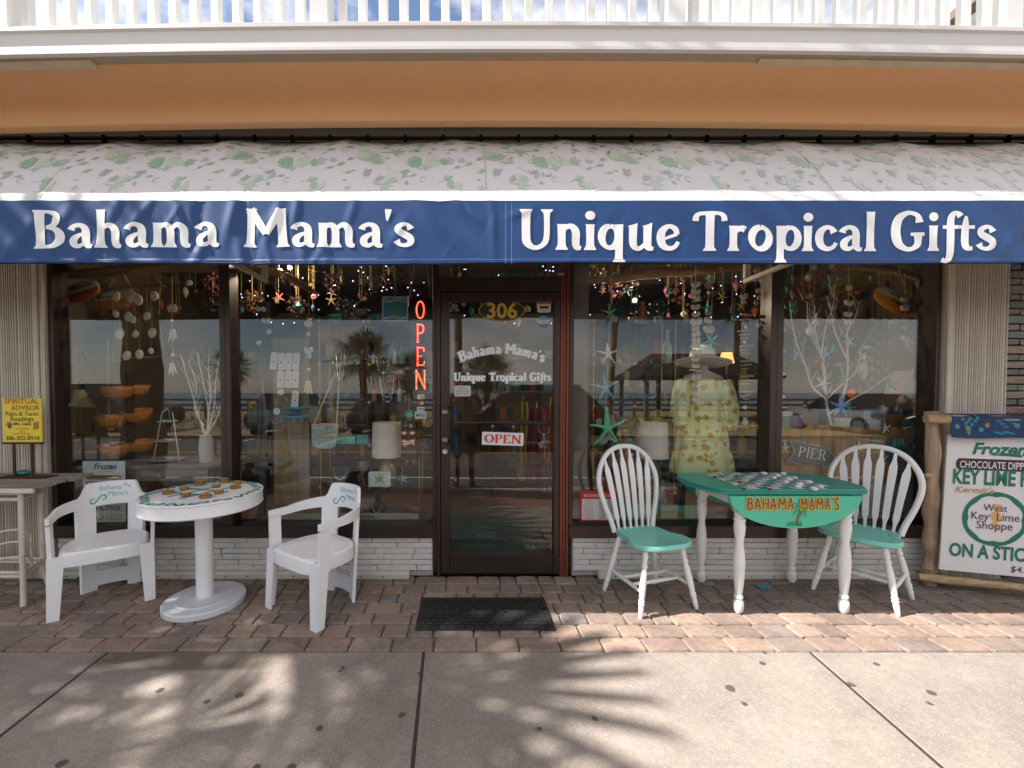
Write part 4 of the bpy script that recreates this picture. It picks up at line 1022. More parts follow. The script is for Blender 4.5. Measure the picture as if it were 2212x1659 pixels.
# hanging front leaf, half moon
HX = (X1 - X0) / 2
lf = []
dep = .202
for i in range(25):
    a = PI + PI * i / 24; lf.append((cx + (HX + .0) * math.cos(a), TZ - .040 + dep * math.sin(a) * (1 if True else 0)))
lf = [(x - cx, z) for x, z in lf]
yl = YF + .004
mb = MB(); mb.prism(lf, (cx, yl, 0), FRONT, .02); leaf = sub(part(mb, 'hanging_leaf', M('4fb596', .42, 0, .09, 5, .05), gt))
mb = MB(); mb.prism([(x * .985, TZ - .04 + (z - TZ + .04) * .975 - .004) for x, z in lf], (cx, yl - .0035, 0), FRONT, .003); mb.build('leaf_panel', M('54ba9a', .42, 0, .10, 6, .05), leaf)
mb = MB(); mb.prism([(x * 1.0, TZ - .04 + (z - TZ + .04)) for x, z in lf], (cx, YB - .004 + .02, 0), FRONT, .02); part(mb, 'rear_leaf', mat_teal, gt)
yt = yl - .0055
HL = {'B': (.72, [[(.14, 0), (.14, 1)], [(.14, .95), (.42, .93), (.5, .76), (.42, .58), (.18, .53)], [(.18, .53), (.48, .48), (.56, .26), (.44, .06), (.14, .04)]]), 'A': (.76, [[(.08, 0), (.34, 1)], [(.34, 1), (.6, 0)], [(.18, .34), (.5, .34)]]), 'H': (.74, [[(.12, 0), (.12, 1)], [(.58, 0), (.58, 1)], [(.14, .5), (.56, .5)]]), 'M': (.9, [[(.1, 0), (.16, 1)], [(.16, 1), (.42, .35)], [(.42, .35), (.66, 1)], [(.66, 1), (.74, 0)]]), "'": (.24, [[(.1, .8), (.12, 1)]]), 'S': (.62, [[(.5, .82), (.4, .97), (.2, .94), (.12, .76), (.3, .54), (.48, .36), (.46, .12), (.24, .02), (.08, .16)]])}
def ext(q, e):
    q = list(q)
    for i, j in ((0, 1), (-1, -2)):
        dx, dy = q[i][0] - q[j][0], q[i][1] - q[j][1]; L = math.hypot(dx, dy); q[i] = (q[i][0] + dx / L * e, q[i][1] + dy / L * e)
    return q
for s_, ux in (('BAHAMA', -.158), ("MAMA'S", .145)):
    wd = .30 if s_[0] == 'B' else .245
    x = cx + ux - wd / 2
    for c in s_:
        adv, sts = HL[c]; k = wd / sum(HL[q][0] for q in s_)
        for nm, w, lf_, col in (('letter_outline', .27, .002, 'd9c04a'), ('letter', .15, .0032, '8d3a1c')):
            GL['h'] , old = (adv, [[(px_, py_, w) for px_, py_ in q] if len(q) > 2 else [q[0] + (w,), ((q[0][0] + q[1][0]) / 2, (q[0][1] + q[1][1]) / 2, w), q[1] + (w,)] for q in [ext(q, w / 2 - .075) for q in sts]]), GL['h']
            stroke_glyph('h', lambda u, v, l: Vector((x + u * k, yt - lf_ - l, TZ - .124 + v * .074)), .0001).build(nm, M(col, .6), leaf); GL['h'] = old
        x += adv * k
mb = MB(); bx_, bz = cx + .03, TZ - .105
for k in range(15):
    a = 2 * PI * k / 15 + .2; L = .065 + .02 * math.sin(k * 2.3); d_ = Vector((math.cos(a) * L * 1.0, 0, math.sin(a) * L * .9)); n_ = Vector((-d_.z, 0, d_.x)).normalized() * .006
    c0 = Vector((bx_, yt - .0006 - .0001 * (k % 5), bz)); mb.add([c0 + n_ * .4, c0 + d_ * .5 + n_ + Vector((0, 0, .008)), c0 + d_ + Vector((0, 0, -.012)), c0 + d_ * .5 - n_], [[0, 3, 2, 1]])
for k in range(22):
    x = bx_ - .03 + rr.uniform(-.055, .055); h = rr.uniform(.008, .022); c0 = Vector((x, yt - .0005 - .0001 * (k % 5), TZ - .225 + .0)); mb.add([c0, c0 + Vector((.008, 0, 0)), c0 + Vector((.004 + rr.uniform(-.01, .01), 0, h + .012))], [[0, 1, 2]])
mb.build('painted_palm_leaves', M('1e8a58', .6), leaf)
mb = MB(); pth = [(bx_, bz), (bx_ - .006, bz - .03), (bx_ - .018, bz - .07), (bx_ - .026, bz - .105)]
for (a, b), (c, d) in zip(pth[:-1], pth[1:]): mb.add([(a - .006, yt - .0010, b), (c - .008, yt - .0012, d), (c + .008, yt - .0012, d), (a + .006, yt - .0010, b)], [[0, 1, 2, 3]])
mb.build('painted_palm_trunk', M('7d4f38', .6), leaf)
# apron and turned legs
mb = MB()
lx0, lx1, ly0, ly1 = 1.735, 2.385, -.525, -.10
for a, b in (((lx0, ly0 + .01, TZ - .125), (lx1, ly0 + .03, TZ - .036)), ((lx0, ly1 - .03, TZ - .125), (lx1, ly1 - .01, TZ - .036)), ((lx0 - .02, ly0 + .012, TZ - .125), (lx0, ly1 - .012, TZ - .036)), ((lx1, ly0 + .012, TZ - .125), (lx1 + .02, ly1 - .012, TZ - .036))): mb.span(a, b)
part(mb, 'apron', mat_white, gt)
lp = [(0, .018), (.02, .027), (.07, .031), (.10, .028), (.115, .017), (.125, .026), (.145, .026), (.155, .02), (.2, .024), (.3, .031), (.42, .034), (.5, .031), (.56, .024), (.6, .022), (.66, .030), (.72, .034), (.765, .030), (.775, .034), (.79, .034), (.80, .026), (.815, .032), (.83, .032), (.84, .03)]
for x in (lx0 - .01, lx1 + .01):
    for y in (ly0, ly1):
        z0 = 0.0 if y < -.3 else .001
        mb = MB(); H_ = TZ - .036 - z0; mb.lathe([(r_, z0 + u * H_) for u, r_ in lp], (x, y, 0), 18)
        mb.box((x, y, z0 + H_ * .92), (.062, .062, H_ * .16), ch=.004); part(mb, 'leg', mat_white, gt, 40)
# sea shells used as draughts
def cowrie(mb, c, r_, rz):
    mb.ball(c + Vector((0, 0, r_ * .45)), (r_, r_ * .74, r_ * .55), 12, 7, Matrix.Rotation(rz, 3, 'Z'))
def checker_pos(zx, zy): return gr((1680 + zx * .217) / 1.1573, (1150 + zy * .217) / 1.1573 + 4, TZ)
pale = [(1058, 150), (1283, 152), (1220, 176), (1175, 200), (1410, 198), (1352, 220), (1310, 247), (1577, 250), (1472, 278), (1455, 303), (1716, 300), (1636, 327)]
spot = [(565, 155), (660, 203), (582, 226), (852, 226), (985, 276), (726, 282), (880, 298)]
dark = [(488, 184), (738, 178), (778, 248), (826, 332), (1130, 332)]
for lst, lab, mt, r_, nm in ((pale, 'white ridged clam shell on the checkerboard table', M('d9d6d0', .5, 0, .12, 60, .2), .021, 'shell'), (spot, 'speckled tan sea shell on the checkerboard table', M('b8a68c', .4, 0, .4, 70), .016, 'shell'), (dark, 'dark brown sea shell on the checkerboard table', M('5a2f1c', .25, 0, .5, 50), .0145, 'shell')):
    for i, (zx, zy) in enumerate(lst):
        q = checker_pos(zx, zy); q.y = min(q.y, YB - .025); mb = MB(); cowrie(mb, Vector((q.x, q.y, TZ + .001)), r_ * rr.uniform(.85, 1.15), rr.uniform(0, 6))
        tag(mb.build(nm, mt, None, True), lab, 'shell', 'sea shell draughts (' + lab.split()[0] + ')')

# ---- door mat with embossed bricks and WELCOME
mx0, mx1, my0, my1 = -.31, .52, -.35, -.735
mat_rub = M('211f1f', .62, 0, .25, 30, .3); mt = thing('door_mat', 'black rubber door mat with raised bricks and the word WELCOME', 'mat', ((mx0 + mx1) / 2, (my0 + my1) / 2, 0))
mb = MB(); mb.span((mx0, my1, .001), (mx1, my0, .009), ch=.003); part(mb, 'mat_base', mat_rub, mt)
rows_ = 9; rh = (my0 - my1 - .014) / rows_
for j in range(rows_):
    y = my0 - .007 - rh * (j + .5)
    if j in (4,):
        mb = MB(); mb.box(((mx0 + mx1) / 2, y, .0115), (mx1 - mx0 - .02, rh - .004, .005), ch=.002); part(mb, 'word_band', mat_rub, mt)
        mb = MB(); text(mb, 'WELCOME', ((mx0 + mx1) / 2, y - rh * .36, .0165), frame((1, 0, 0), (0, 1, 0)), rh * .95, bold=.02, space=1.5, narrow=1.75)
        vv = list(mb.v); ff = list(mb.f); part(mb, 'embossed_word', M('2e2b29', .5), mt); continue
    off = .0 if j % 2 else .025; x = mx0 + .008 - off
    while x < mx1 - .012:
        a, b = max(x, mx0 + .008), min(x + .046, mx1 - .008)
        if b - a > .012:
            key = ('matbrick', round(b - a, 3))
            if key not in BK:
                m2 = MB(); m2.box((0, 0, 0), (b - a, rh - .008, .006), ch=.002); o_ = m2.build('raised_brick', mat_rub); BK[key] = o_.data; bpy.data.objects.remove(o_)
            o_ = bpy.data.objects.new('raised_brick', BK[key]); scene.collection.objects.link(o_); o_.parent = mt; o_.location = Vector(((a + b) / 2, y, .0118)) - Vector(mt['_o'])
        x += .053

# ---- bamboo stand with plank top, far left
bs = thing('bamboo_stand', 'whitewashed bamboo plant stand with a weathered plank top at the fluted pillar', 'stand', (-3.2, -.3, 0))
mat_bam = M('cfc6b8', .6, 0, .14, 10, .15); ht = .80
A, B = Vector((-2.93, -.43, 0)), Vector((-3.03, -.20, 0)); C_, D_ = Vector((-3.50, -.43, 0)), Vector((-3.50, -.20, 0))
for q in (A, B, C_, D_):
    mb = MB(); q0 = q + Vector((.02 if q.x > -3.2 else -.02, -.02 if q.y < -.3 else .02, 0))
    mb.tube([q0, q + Vector((0, 0, .13)), q + Vector((0, 0, .3)), q + Vector((0, 0, .6)), q + Vector((0, 0, ht - .04))], [.017, .015, .0155, .0155, .0155], 10)
    for z in (.13, .33, .55, .7): mb.lathe([(.0155, -.004), (.018, 0), (.0155, .004)], q + Vector((0, 0, z)), 10)
    part(mb, 'bamboo_leg', mat_bam, bs, 45)
for z in (.19, .215, ht - .06, ht - .10):
    for a, b in ((A, C_), (A, B), (C_, D_), (B, D_)):
        mb = MB(); mb.tube([a + Vector((0, 0, z)), b + Vector((0, 0, z))], .0115 if z < .3 else .014, 8); part(mb, 'bamboo_rail', mat_bam, bs, 45)
for a, b in ((A, C_), (A, B)):
    for z0, s_ in ((.50, 1), (.42, 1), (.32, .8)):
        d_ = (b - a); pts = [a + d_ * .02 + Vector((0, 0, z0 - .0)), a + d_ * .2 + Vector((0, 0, z0 - .01)), a + d_ * .36 + Vector((0, 0, z0 - .05)), a + d_ * .42 + Vector((0, 0, z0 - .12)), a + d_ * .42 + Vector((0, 0, .21))]
        mb = MB(); mb.tube([Vector(q) for q in smooth_path([tuple(q) for q in pts], 5)], .0065, 7); part(mb, 'bent_cane', mat_bam, bs, 45)
mat_pl = wood_mat('weathered_plank', '6b6058', 'a2968a', 'X', 7, .85, .6)
for i in range(4):
    y0 = -.475 + i * .103; mb = MB(); mb.span((-3.75, y0, ht - .018), (-2.745 - .03 * (i % 2) , y0 + .099, ht + rr.uniform(0, .004)), ch=.003); part(mb, 'plank', mat_pl, bs)
mb = MB(); mb.span((-3.7, -.482, ht - .05), (-2.80, -.462, ht - .019), ch=.003); part(mb, 'edge_board', mat_bam, bs)
# yellow sign on a little rusty stand
ys = -.22; p0, p1 = at(8, 955, ys), at(88, 860, ys)
sg = thing('spiritual_advisor_sign', 'yellow palm and tarot readings sign on a rusty two legged stand', 'sign', ((p0.x + p1.x) / 2, ys, ht))
mb = MB(); mb.span((p0.x, ys, p0.z), (p1.x, ys + .008, p1.z)); part(mb, 'panel', M('e0c92e', .5, 0, .06, 6), sg)
mat_rust = M('4b2a20', .8, .3, .4, 30, .3)
mb = MB(); mb.span((p0.x - .004, ys - .008, p0.z - .014), (p1.x + .006, ys + .012, p0.z - .001)); part(mb, 'tray', mat_rust, sg)
for f_ in (.25, .73):
    x = p0.x + (p1.x - p0.x) * f_; mb = MB(); mb.span((x - .008, ys + .001, ht + .006), (x + .008, ys + .009, p0.z - .014)); part(mb, 'post', mat_rust, sg)
mb = MB(); mb.span((p0.x - .02, ys - .06, ht + .0045), (p1.x + .06, ys + .05, ht + .010)); part(mb, 'foot_plate', mat_rust, sg)
W = p1.x - p0.x; Hh = p1.z - p0.z; cxs = (p0.x + p1.x) / 2
def sl(mb, s_, fy, wf, dx=0, **kw):
    sz = fit(s_, W * wf, **kw); text(mb, s_, (cxs + dx * W, ys - .0015, p1.z - fy * Hh), FRONT, sz, **kw)
mb = MB(); sl(mb, 'SPIRITUAL', .125, .90, bold=.01); sl(mb, 'ADVISOR', .27, .74, .09, bold=.01); part(mb, 'orange_lettering', M('a8522a', .6), sg)
mb = MB(); sl(mb, 'Palm & Tarot', .40, .86, bold=.005); sl(mb, 'Readings', .52, .60, bold=.005); part(mb, 'dark_lettering', M('4d3f33', .6), sg)
mb = MB(); sl(mb, '386-302-8918', .955, .88, bold=.012); part(mb, 'phone_number', M('4d3f33', .6), sg)
mb = MB(); sl(mb, 'Mrs. Salina', .615, .46, 0, bold=.015, shear=.25); part(mb, 'script_name', M('6b3327', .6), sg)
mb = MB(); sl(mb, 'FOR MORE', .715, .34, .0); sl(mb, 'INFO', .775, .15); sl(mb, 'PLEASE CALL', .835, .46); part(mb, 'small_lettering', M('b98a34', .6), sg)
mb = MB(); hc = Vector((cxs - .33 * W, ys - .0015, p1.z - .64 * Hh)); mb.add([hc + Vector((.028 * math.cos(a), 0, .03 * math.sin(a))) * .55 for a in [i * PI / 6 for i in range(12)]], [list(range(11, -1, -1))])
for a in (150, 120, 95, 70, 35):
    d_ = Vector((math.cos(R(a)), 0, math.sin(R(a)))); n_ = Vector((-d_.z, 0, d_.x)) * .003; mb.add([hc + d_ * .012 - n_ + Vector((0, -.0003, 0)), hc + d_ * .034 - n_ * .8 + Vector((0, -.0003, 0)), hc + d_ * .034 + n_ * .8 + Vector((0, -.0003, 0)), hc + d_ * .012 + n_ + Vector((0, -.0003, 0))], [[0, 1, 2, 3]])
part(mb, 'printed_hand', M('54463a', .6), sg)
mb = MB(); mb.add([(cxs + W * .28, ys - .0015, p1.z - .72 * Hh), (cxs + W * .43, ys - .0015, p1.z - .70 * Hh), (cxs + W * .44, ys - .0015, p1.z - .53 * Hh), (cxs + W * .29, ys - .0015, p1.z - .55 * Hh)], [[0, 1, 2, 3]]); part(mb, 'printed_card', M('a8702a', .6, 0, .5, 80), sg)
# painted stone, small box and tray on the stand
q = gr(48, 1027, ht + .004); mb = MB(); mb.ball(q + Vector((.0, .0, .021)), (.058, .045, .019), 18, 10); ps = tag(mb.build('painted_stone', M('1f8f86', .35, 0, .2, 12), None, True), 'turquoise painted pebble with a purple patch on the plank stand', 'stone')
mb = MB(); mb.ball(q + Vector((.018, -.005, .0235)), (.034, .028, .0178), 14, 8); mb.build('purple_patch', M('5b4d82', .4, 0, .2, 30), ps, True)
bxq = gr(60, 1014, ht + .012); t = thing('paper_box', 'small yellow and red printed box under the yellow sign', 'box', (bxq.x, bxq.y, ht + .012))
mb = MB(); mb.box(bxq + Vector((0, .02, .019)), (.145, .07, .036), .12, ch=.003); part(mb, 'carton', M('b7a35c', .6, 0, .2, 20), t)
mb = MB(); mb.box(bxq + Vector((0, .02, .0385)), (.10, .04, .0015), .12); part(mb, 'red_print', M('a03a2c', .6, 0, .3, 60), t)
# cables on the paving
mb = MB(); pts = [gr(100, 1235), gr(140, 1252), gr(185, 1262), gr(230, 1250), gr(280, 1258), gr(330, 1263)]
mb.tube([Vector(q) for q in smooth_path([(a.x, min(a.y, -.075), .006) for a in pts], 5)], .005, 6); tag(mb.build('cable', M('1c1a19', .5), None, True), 'black cable lying along the foot of the wall', 'cable')
mb = MB(); q = gr(215, 1240); mb.tube([(q.x - .05, -.09, .02), (q.x, -.088, .026), (q.x + .05, -.085, .035)], [.012, .02, .016], 8); tag(mb.build('cable_plug', M('191716', .5), None, True), 'black cable plug behind the white chair', 'plug')
# blue tile scrap
q = gr(1651, 1268); mb = MB(); mb.box((q.x, q.y, .0045), (.10, .055, .005), .2, ch=.001); tag(mb.build('tile_scrap', M('4f8797', .6, 0, .3, 40)), 'flat blue paper scrap on the pavers under the teal table', 'scrap')

# ---- driftwood framed sign
fs_ = thing('driftwood_sign', 'white key lime dessert sign lashed in a driftwood frame', 'sign', (3.75, -.2, 0))
mat_dw = wood_mat('driftwood', '7f6a55', 'c0a88c', 'Z', 8, .8, .7); mat_dwx = wood_mat('driftwood_bar', '8d7154', 'cbab82', 'X', 8, .8, .7)
pf = gr(2008, 1262); pt_ = at(2018, 888, -.10)
P0 = Vector((pf.x, min(pf.y, -.13), 0)); P1 = Vector((pt_.x, -.09, pt_.z))
def knobby(a, b, r_, n=12, sd=1, bend=.01):
    r3 = random.Random(sd); pts, rs = [], []
    for i in range(n + 1):
        t = i / n; q = a.lerp(b, t) + Vector((r3.uniform(-bend, bend), r3.uniform(-bend, bend) * .5, r3.uniform(-bend, bend) * .4)); pts.append(tuple(q) + (r_ * r3.uniform(.86, 1.16),))
    pp = smooth_path(pts, 3); return [Vector(q[:3]) for q in pp], [q[3] for q in pp]
mb = MB(); pts, rs = knobby(P0, P1, .040, 12, 4, .011); mb.tube(pts, rs, 12)
k_ = P0.lerp(P1, .63); mb.tube([k_, k_ + Vector((-.06, -.02, .0)), k_ + Vector((-.075, -.02, .004))], [.02, .017, .012], 8)
k_ = P0.lerp(P1, .13); mb.tube([k_, k_ + Vector((-.035, -.035, .005))], [.022, .014], 8)
part(mb, 'post', mat_dw, fs_, 60)
dr = Vector((.95, -.275, 0)).normalized()
P2, P3 = P0 + dr * .70, P1 + dr * .66
mb = MB(); pts, rs = knobby(P2, P3, .040, 12, 9, .011); mb.tube(pts, rs, 12); part(mb, 'post', mat_dw, fs_, 60)
mb = MB(); a_ = at(1997, 904, -.13); a_ = Vector((a_.x, -.14, a_.z)); pts, rs = knobby(a_, a_ + dr * .82, .029, 9, 3, .006); mb.tube(pts, rs, 12); part(mb, 'top_bar', mat_dwx, fs_, 60)
mb = MB(); b_ = at(1975, 1243, -.17); b_ = Vector((b_.x, -.19, max(.05, b_.z))); pts, rs = knobby(b_, b_ + dr * .88 + Vector((0, 0, -.012)), .027, 9, 6, .007); mb.tube(pts, rs, 12); part(mb, 'bottom_bar', mat_dwx, fs_, 60)
for z_, a0 in ((.93, P0.lerp(P1, .97)), (.1, P0.lerp(P1, .085))):
    mb = MB(); mb.tube([a0 + Vector((.055 * math.cos(a), .05 * math.sin(a) - .02, .012 * a / 3 - .03)) for a in [i * .5 for i in range(26)]], .0035, 5); mb.tube([a0 + Vector((.05, -.055, -.01)), a0 + Vector((.09, -.05, -.09)), a0 + Vector((.12, -.05, -.12))], .003, 5); part(mb, 'twine', M('9a8464', .9), fs_, True)
# board, leaning slightly back
TLp, BLp = at(2048, 939, -.15), at(2029, 1230, -.225)
TL = Vector((TLp.x, -.15, TLp.z)); BL = Vector((BLp.x - .0, -.225, BLp.z)); up = (TL - BL); Hb = up.length; up.normalize()
BL = TL - up * Hb; fmB = frame(dr, up); Wb = .53
mb = MB(); mb.prism([(0, 0), (Wb, 0), (Wb, Hb), (0, Hb)], BL, fmB, .012); brd = sub(part(mb, 'board', M('d6d2cf', .5, 0, .05, 5), fs_))
def bp_(u, v, l=.002): return BL + fmB @ Vector((u * Wb, v * Hb, l))
def bt(mb, s_, u, v, w, l=.003, tall=1.0, **kw):
    sz = fit(s_, w * Wb, **kw); text(mb, s_, bp_(u, v, l), fmB, sz * tall, narrow=1 / tall, **kw)
gm = M('176b50', .6, 0, .1, 20); dk = M('2a1f2a', .6)
mb = MB(); bt(mb, 'Frozen', .53, .862, .55, tall=1.1, bold=.03, shear=.25); mb.build('frozen_lettering', gm, brd)
mb = MB(); mb.add([bp_(.44, .855), bp_(.62, .868), bp_(.78, .862), bp_(.76, .845), bp_(.62, .852)], [[4, 3, 2, 1, 0][::-1]]); mb.build('swash', gm, brd)
mb = MB(); n = 12; pil = [(.14 + .04 * math.cos(a), .785 + .042 * math.sin(a)) for a in [PI / 2 + PI * i / n for i in range(n + 1)]] + [(.88 + .04 * math.cos(a), .785 + .042 * math.sin(a)) for a in [-PI / 2 + PI * i / n for i in range(n + 1)]]
mb.add([bp_(u, v, .0015) for u, v in pil], [list(range(len(pil)))]); mb.build('brown_pill', M('35222c', .6), brd)
mb = MB(); bt(mb, 'CHOCOLATE DIPPED', .51, .758, .74, .0032, tall=1.7, bold=.012); mb.v = [BL + (q - BL) for q in mb.v]; mb.build('pill_lettering', M('d8d2cc', .6), brd)
mb = MB(); bt(mb, 'KEY LIME PIE', .515, .64, .88, tall=1.75, bold=.03); mb.build('key_lime_lettering', gm, brd)
mb = MB(); bt(mb, "Kermit's", .30, .575, .40, .0045, bold=.012, shear=.3); mb.build('gold_script', M('b59a5a', .6), brd)
cc, rx, ry = (.53, .395), .33, .195
n = 36; ou = [(cc[0] + rx * math.cos(2 * PI * i / n), cc[1] + ry * math.sin(2 * PI * i / n)) for i in range(n)]
inn = [(cc[0] + rx * (.80 + .07 * abs(math.sin(4 * 2 * PI * i / n))) * math.cos(2 * PI * i / n), cc[1] + ry * (.80 + .07 * abs(math.sin(4 * 2 * PI * i / n))) * math.sin(2 * PI * i / n)) for i in range(n)]
mb = MB(); mb.add([bp_(u, v, .002) for u, v in ou + inn], [[i, (i + 1) % n, n + (i + 1) % n, n + i] for i in range(n)]); mb.build('lime_slice_ring', gm, brd)
mb = MB(); mb.add([bp_(.50, .50), bp_(.60, .50), bp_(.57, .44), bp_(.62, .40), bp_(.55, .36), bp_(.60, .31), bp_(.50, .33), bp_(.52, .38), bp_(.47, .42), bp_(.53, .45)], [list(range(9, -1, -1))]); mb.build('orange_mark', M('dba25c', .6), brd)
mb = MB(); bt(mb, 'West', .53, .45, .24, .0035, tall=1.2); mb.build('west_lettering', M('4a3550', .6), brd)
for s_, v, w in (('Key  Lime', .385, .48), ('Shoppe', .32, .36)): mb = MB(); bt(mb, s_, .53, v, w, .0035, tall=1.2); mb.build('shop_lettering', M('4a3550', .6), brd)
mb = MB(); bt(mb, 'ON A STICK', .52, .11, .88, tall=1.5, bold=.03); mb.build('on_a_stick_lettering', gm, brd)
mb = MB(); bt(mb, '$4.50', .83, .03, .24, bold=.0, shear=.1); mb.build('price', dk, brd)
# patterned cloth over the top bar
cl = thing('patterned_cloth', 'navy cloth with turtle shell and coral print over the top of the driftwood sign', 'cloth', (a_.x + .5, -.25, a_.z))
def clp(u, v, lift=0.0):
    base = a_ + dr * (.125 + .56 * u); s_ = v * .205 - .05
    nrm = fmB @ Vector((0, 0, 1)); r_ = .034
    if s_ < 0: return base + Vector((0, 0, r_ + .004 + lift)) + Vector((0, 1, 0)) * (-s_) * .8
    return base + nrm * (r_ + lift + .004 * math.sin(u * 9)) + Vector((0, 0, r_ * .7 - s_ - .006 * math.sin(u * 7)))
mb = MB(); mb.sheet(lambda u, v: clp(u, v), 30, 10); mb.sheet(lambda u, v: clp(1 - u, v, -.003), 30, 10); clo = part(mb, 'fabric', M('2b3f62', .9, 0, .2, 40, .3, 400), cl, True)
mb = MB()
def cd_(u, v, ru, rv, c, n=10, l=.0015):
    pts = [clp(min(.99, max(.01, u + ru * math.cos(2 * PI * i / n))), min(.99, max(.22, v + rv * math.sin(2 * PI * i / n))), l) for i in range(n)]; mb.add(pts, [list(range(n - 1, -1, -1))], c)
for u, v in ((.10, .36), (.13, .5), (.17, .33), (.19, .52), (.22, .40), (.15, .42), (.24, .30)): cd_(u, v, .018, .06, '3f7f8e')
for i in range(5): cd_(.15 + .003 * i, .60 + .065 * i, .035 - .005 * i, .026, '8aa06a' if i % 2 else '5f8f7c', l=.0018)
for u, v, c in ((.05, .62, '3f8a94'), (.28, .7, '3f8a94'), (.34, .55, 'b06a55'), (.62, .6, '3f8a94'), (.8, .5, 'b06a55')): cd_(u, v, .026, .085, c)
for i in range(6): cd_(.45 + .035 * i, .42 + .10 * (i % 3), .03, .03, '35818c', l=.0021)
for i in range(6): cd_(.43 + .03 * i, .8 + .03 * (i % 3), .028, .03, '35818c', l=.0021)
tag(part(mb, 'cloth_print', vcol_mat('cloth_print', .9), cl), kind='stuff')
# ================================================================== across the street (seen mirrored in the glass, and casting the palm shade)
mat_frond = M('3f5a24', .55, 0, .4, 3, 0, spec=.3); mat_frond2 = M('6a6a34', .6, 0, .4, 3); mat_trunk = wood_mat('palm_trunk', '4a3c30', '8a7862', 'Z', 10, .9, 1.0)
def fan_palm(name, label, loc, h, crown, n_fr, seed, trunk_r=.17, leaflets=22, group=None, lean=(0, 0), skirt=True):
    r5 = random.Random(seed); x, y, z0 = loc
    t = thing(name, label, 'palm tree', loc, group)
    top = Vector((x + lean[0], y + lean[1], z0 + h)); mb = MB(); pts, rs = [], []
    for i in range(19):
        u = i / 18; q = Vector(loc).lerp(top, u) + Vector((math.sin(u * 3 + seed) * .04, math.cos(u * 2.4 + seed) * .04, 0)); pts.append(q); rs.append(trunk_r * (1.25 - .35 * min(1, u * 3)) * (1.1 if i % 2 else .96) * (1.25 if u > .75 else 1))
    pts[0] = Vector(loc) - Vector((0, 0, .05)); mb.tube(pts, rs, 12)
    for i in range(40):
        u = r5.uniform(.7, 1.0); a = r5.uniform(0, 2 * PI); q = Vector(loc).lerp(top, u); d_ = Vector((math.cos(a), math.sin(a), .9)); mb.tube([q + Vector((d_.x, d_.y, 0)) * trunk_r * .9, q + Vector((d_.x, d_.y, 0)) * trunk_r * 1.25 + Vector((0, 0, .16))], [.035, .012], 5)
    mb.build('trunk', mat_trunk, t, 50)
    mb = MB(); dead = MB()
    for k in range(n_fr):
        a = k * 2.39996 + r5.uniform(-.3, .3); el = R(82 - 125 * (k / n_fr) ** .8 + r5.uniform(-8, 8)); pet = crown * r5.uniform(.42, .62)
        d_ = Vector((math.cos(a) * math.cos(el), math.sin(a) * math.cos(el), math.sin(el)))
        hub = top + d_ * pet + Vector((0, 0, -.12 * pet * pet)); tgt = mb
        tgt.tube([top, top + d_ * pet * .5 + Vector((0, 0, -.02)), hub], [.018, .012, .008], 4)
        side = d_.cross(Vector((0, 0, 1)));
        if side.length < .1: side = Vector((1, 0, 0))
        side.normalize(); upv = side.cross(d_).normalized(); R_ = crown * r5.uniform(.5, .68)
        for j in range(leaflets):
            b = R(-118 + 236 * j / (leaflets - 1)) + r5.uniform(-.03, .03); dirn = (d_ * math.cos(b) + side * math.sin(b)).normalized(); L = R_ * (1 - .25 * abs(b) / 2.1) * r5.uniform(.88, 1.08)
            wv = dirn.cross(upv).normalized() * (.022 * crown); p1_ = hub + dirn * L * .5 + upv * .02; p2_ = hub + dirn * L * .8 - Vector((0, 0, .05 * L)); p3_ = hub + dirn * L * .97 - Vector((0, 0, .22 * L))
            tgt.add([hub, p1_ - wv, p1_ + wv, p2_ - wv * .6, p2_ + wv * .6, p3_], [[0, 1, 2], [1, 3, 4, 2], [3, 5, 4]])
    mb.build('crown', mat_frond, t)
    if skirt:
        for k in range(16):
            a = k * 2.1 + r5.uniform(-.3, .3); q = top + Vector((math.cos(a), math.sin(a), -.2)) * .22
            for j in range(9):
                b = a + r5.uniform(-.5, .5); L = crown * r5.uniform(.5, .9); dv = Vector((math.cos(b) * .35, math.sin(b) * .35, -1)).normalized(); wv = Vector((-math.sin(b), math.cos(b), 0)) * .02
                dead.add([q - wv, q + wv, q + dv * L * .6 + wv, q + dv * L * .6 - wv, q + dv * L], [[0, 1, 2, 3], [3, 2, 4]])
        dead.build('dry_skirt', mat_frond2, t)
    return t
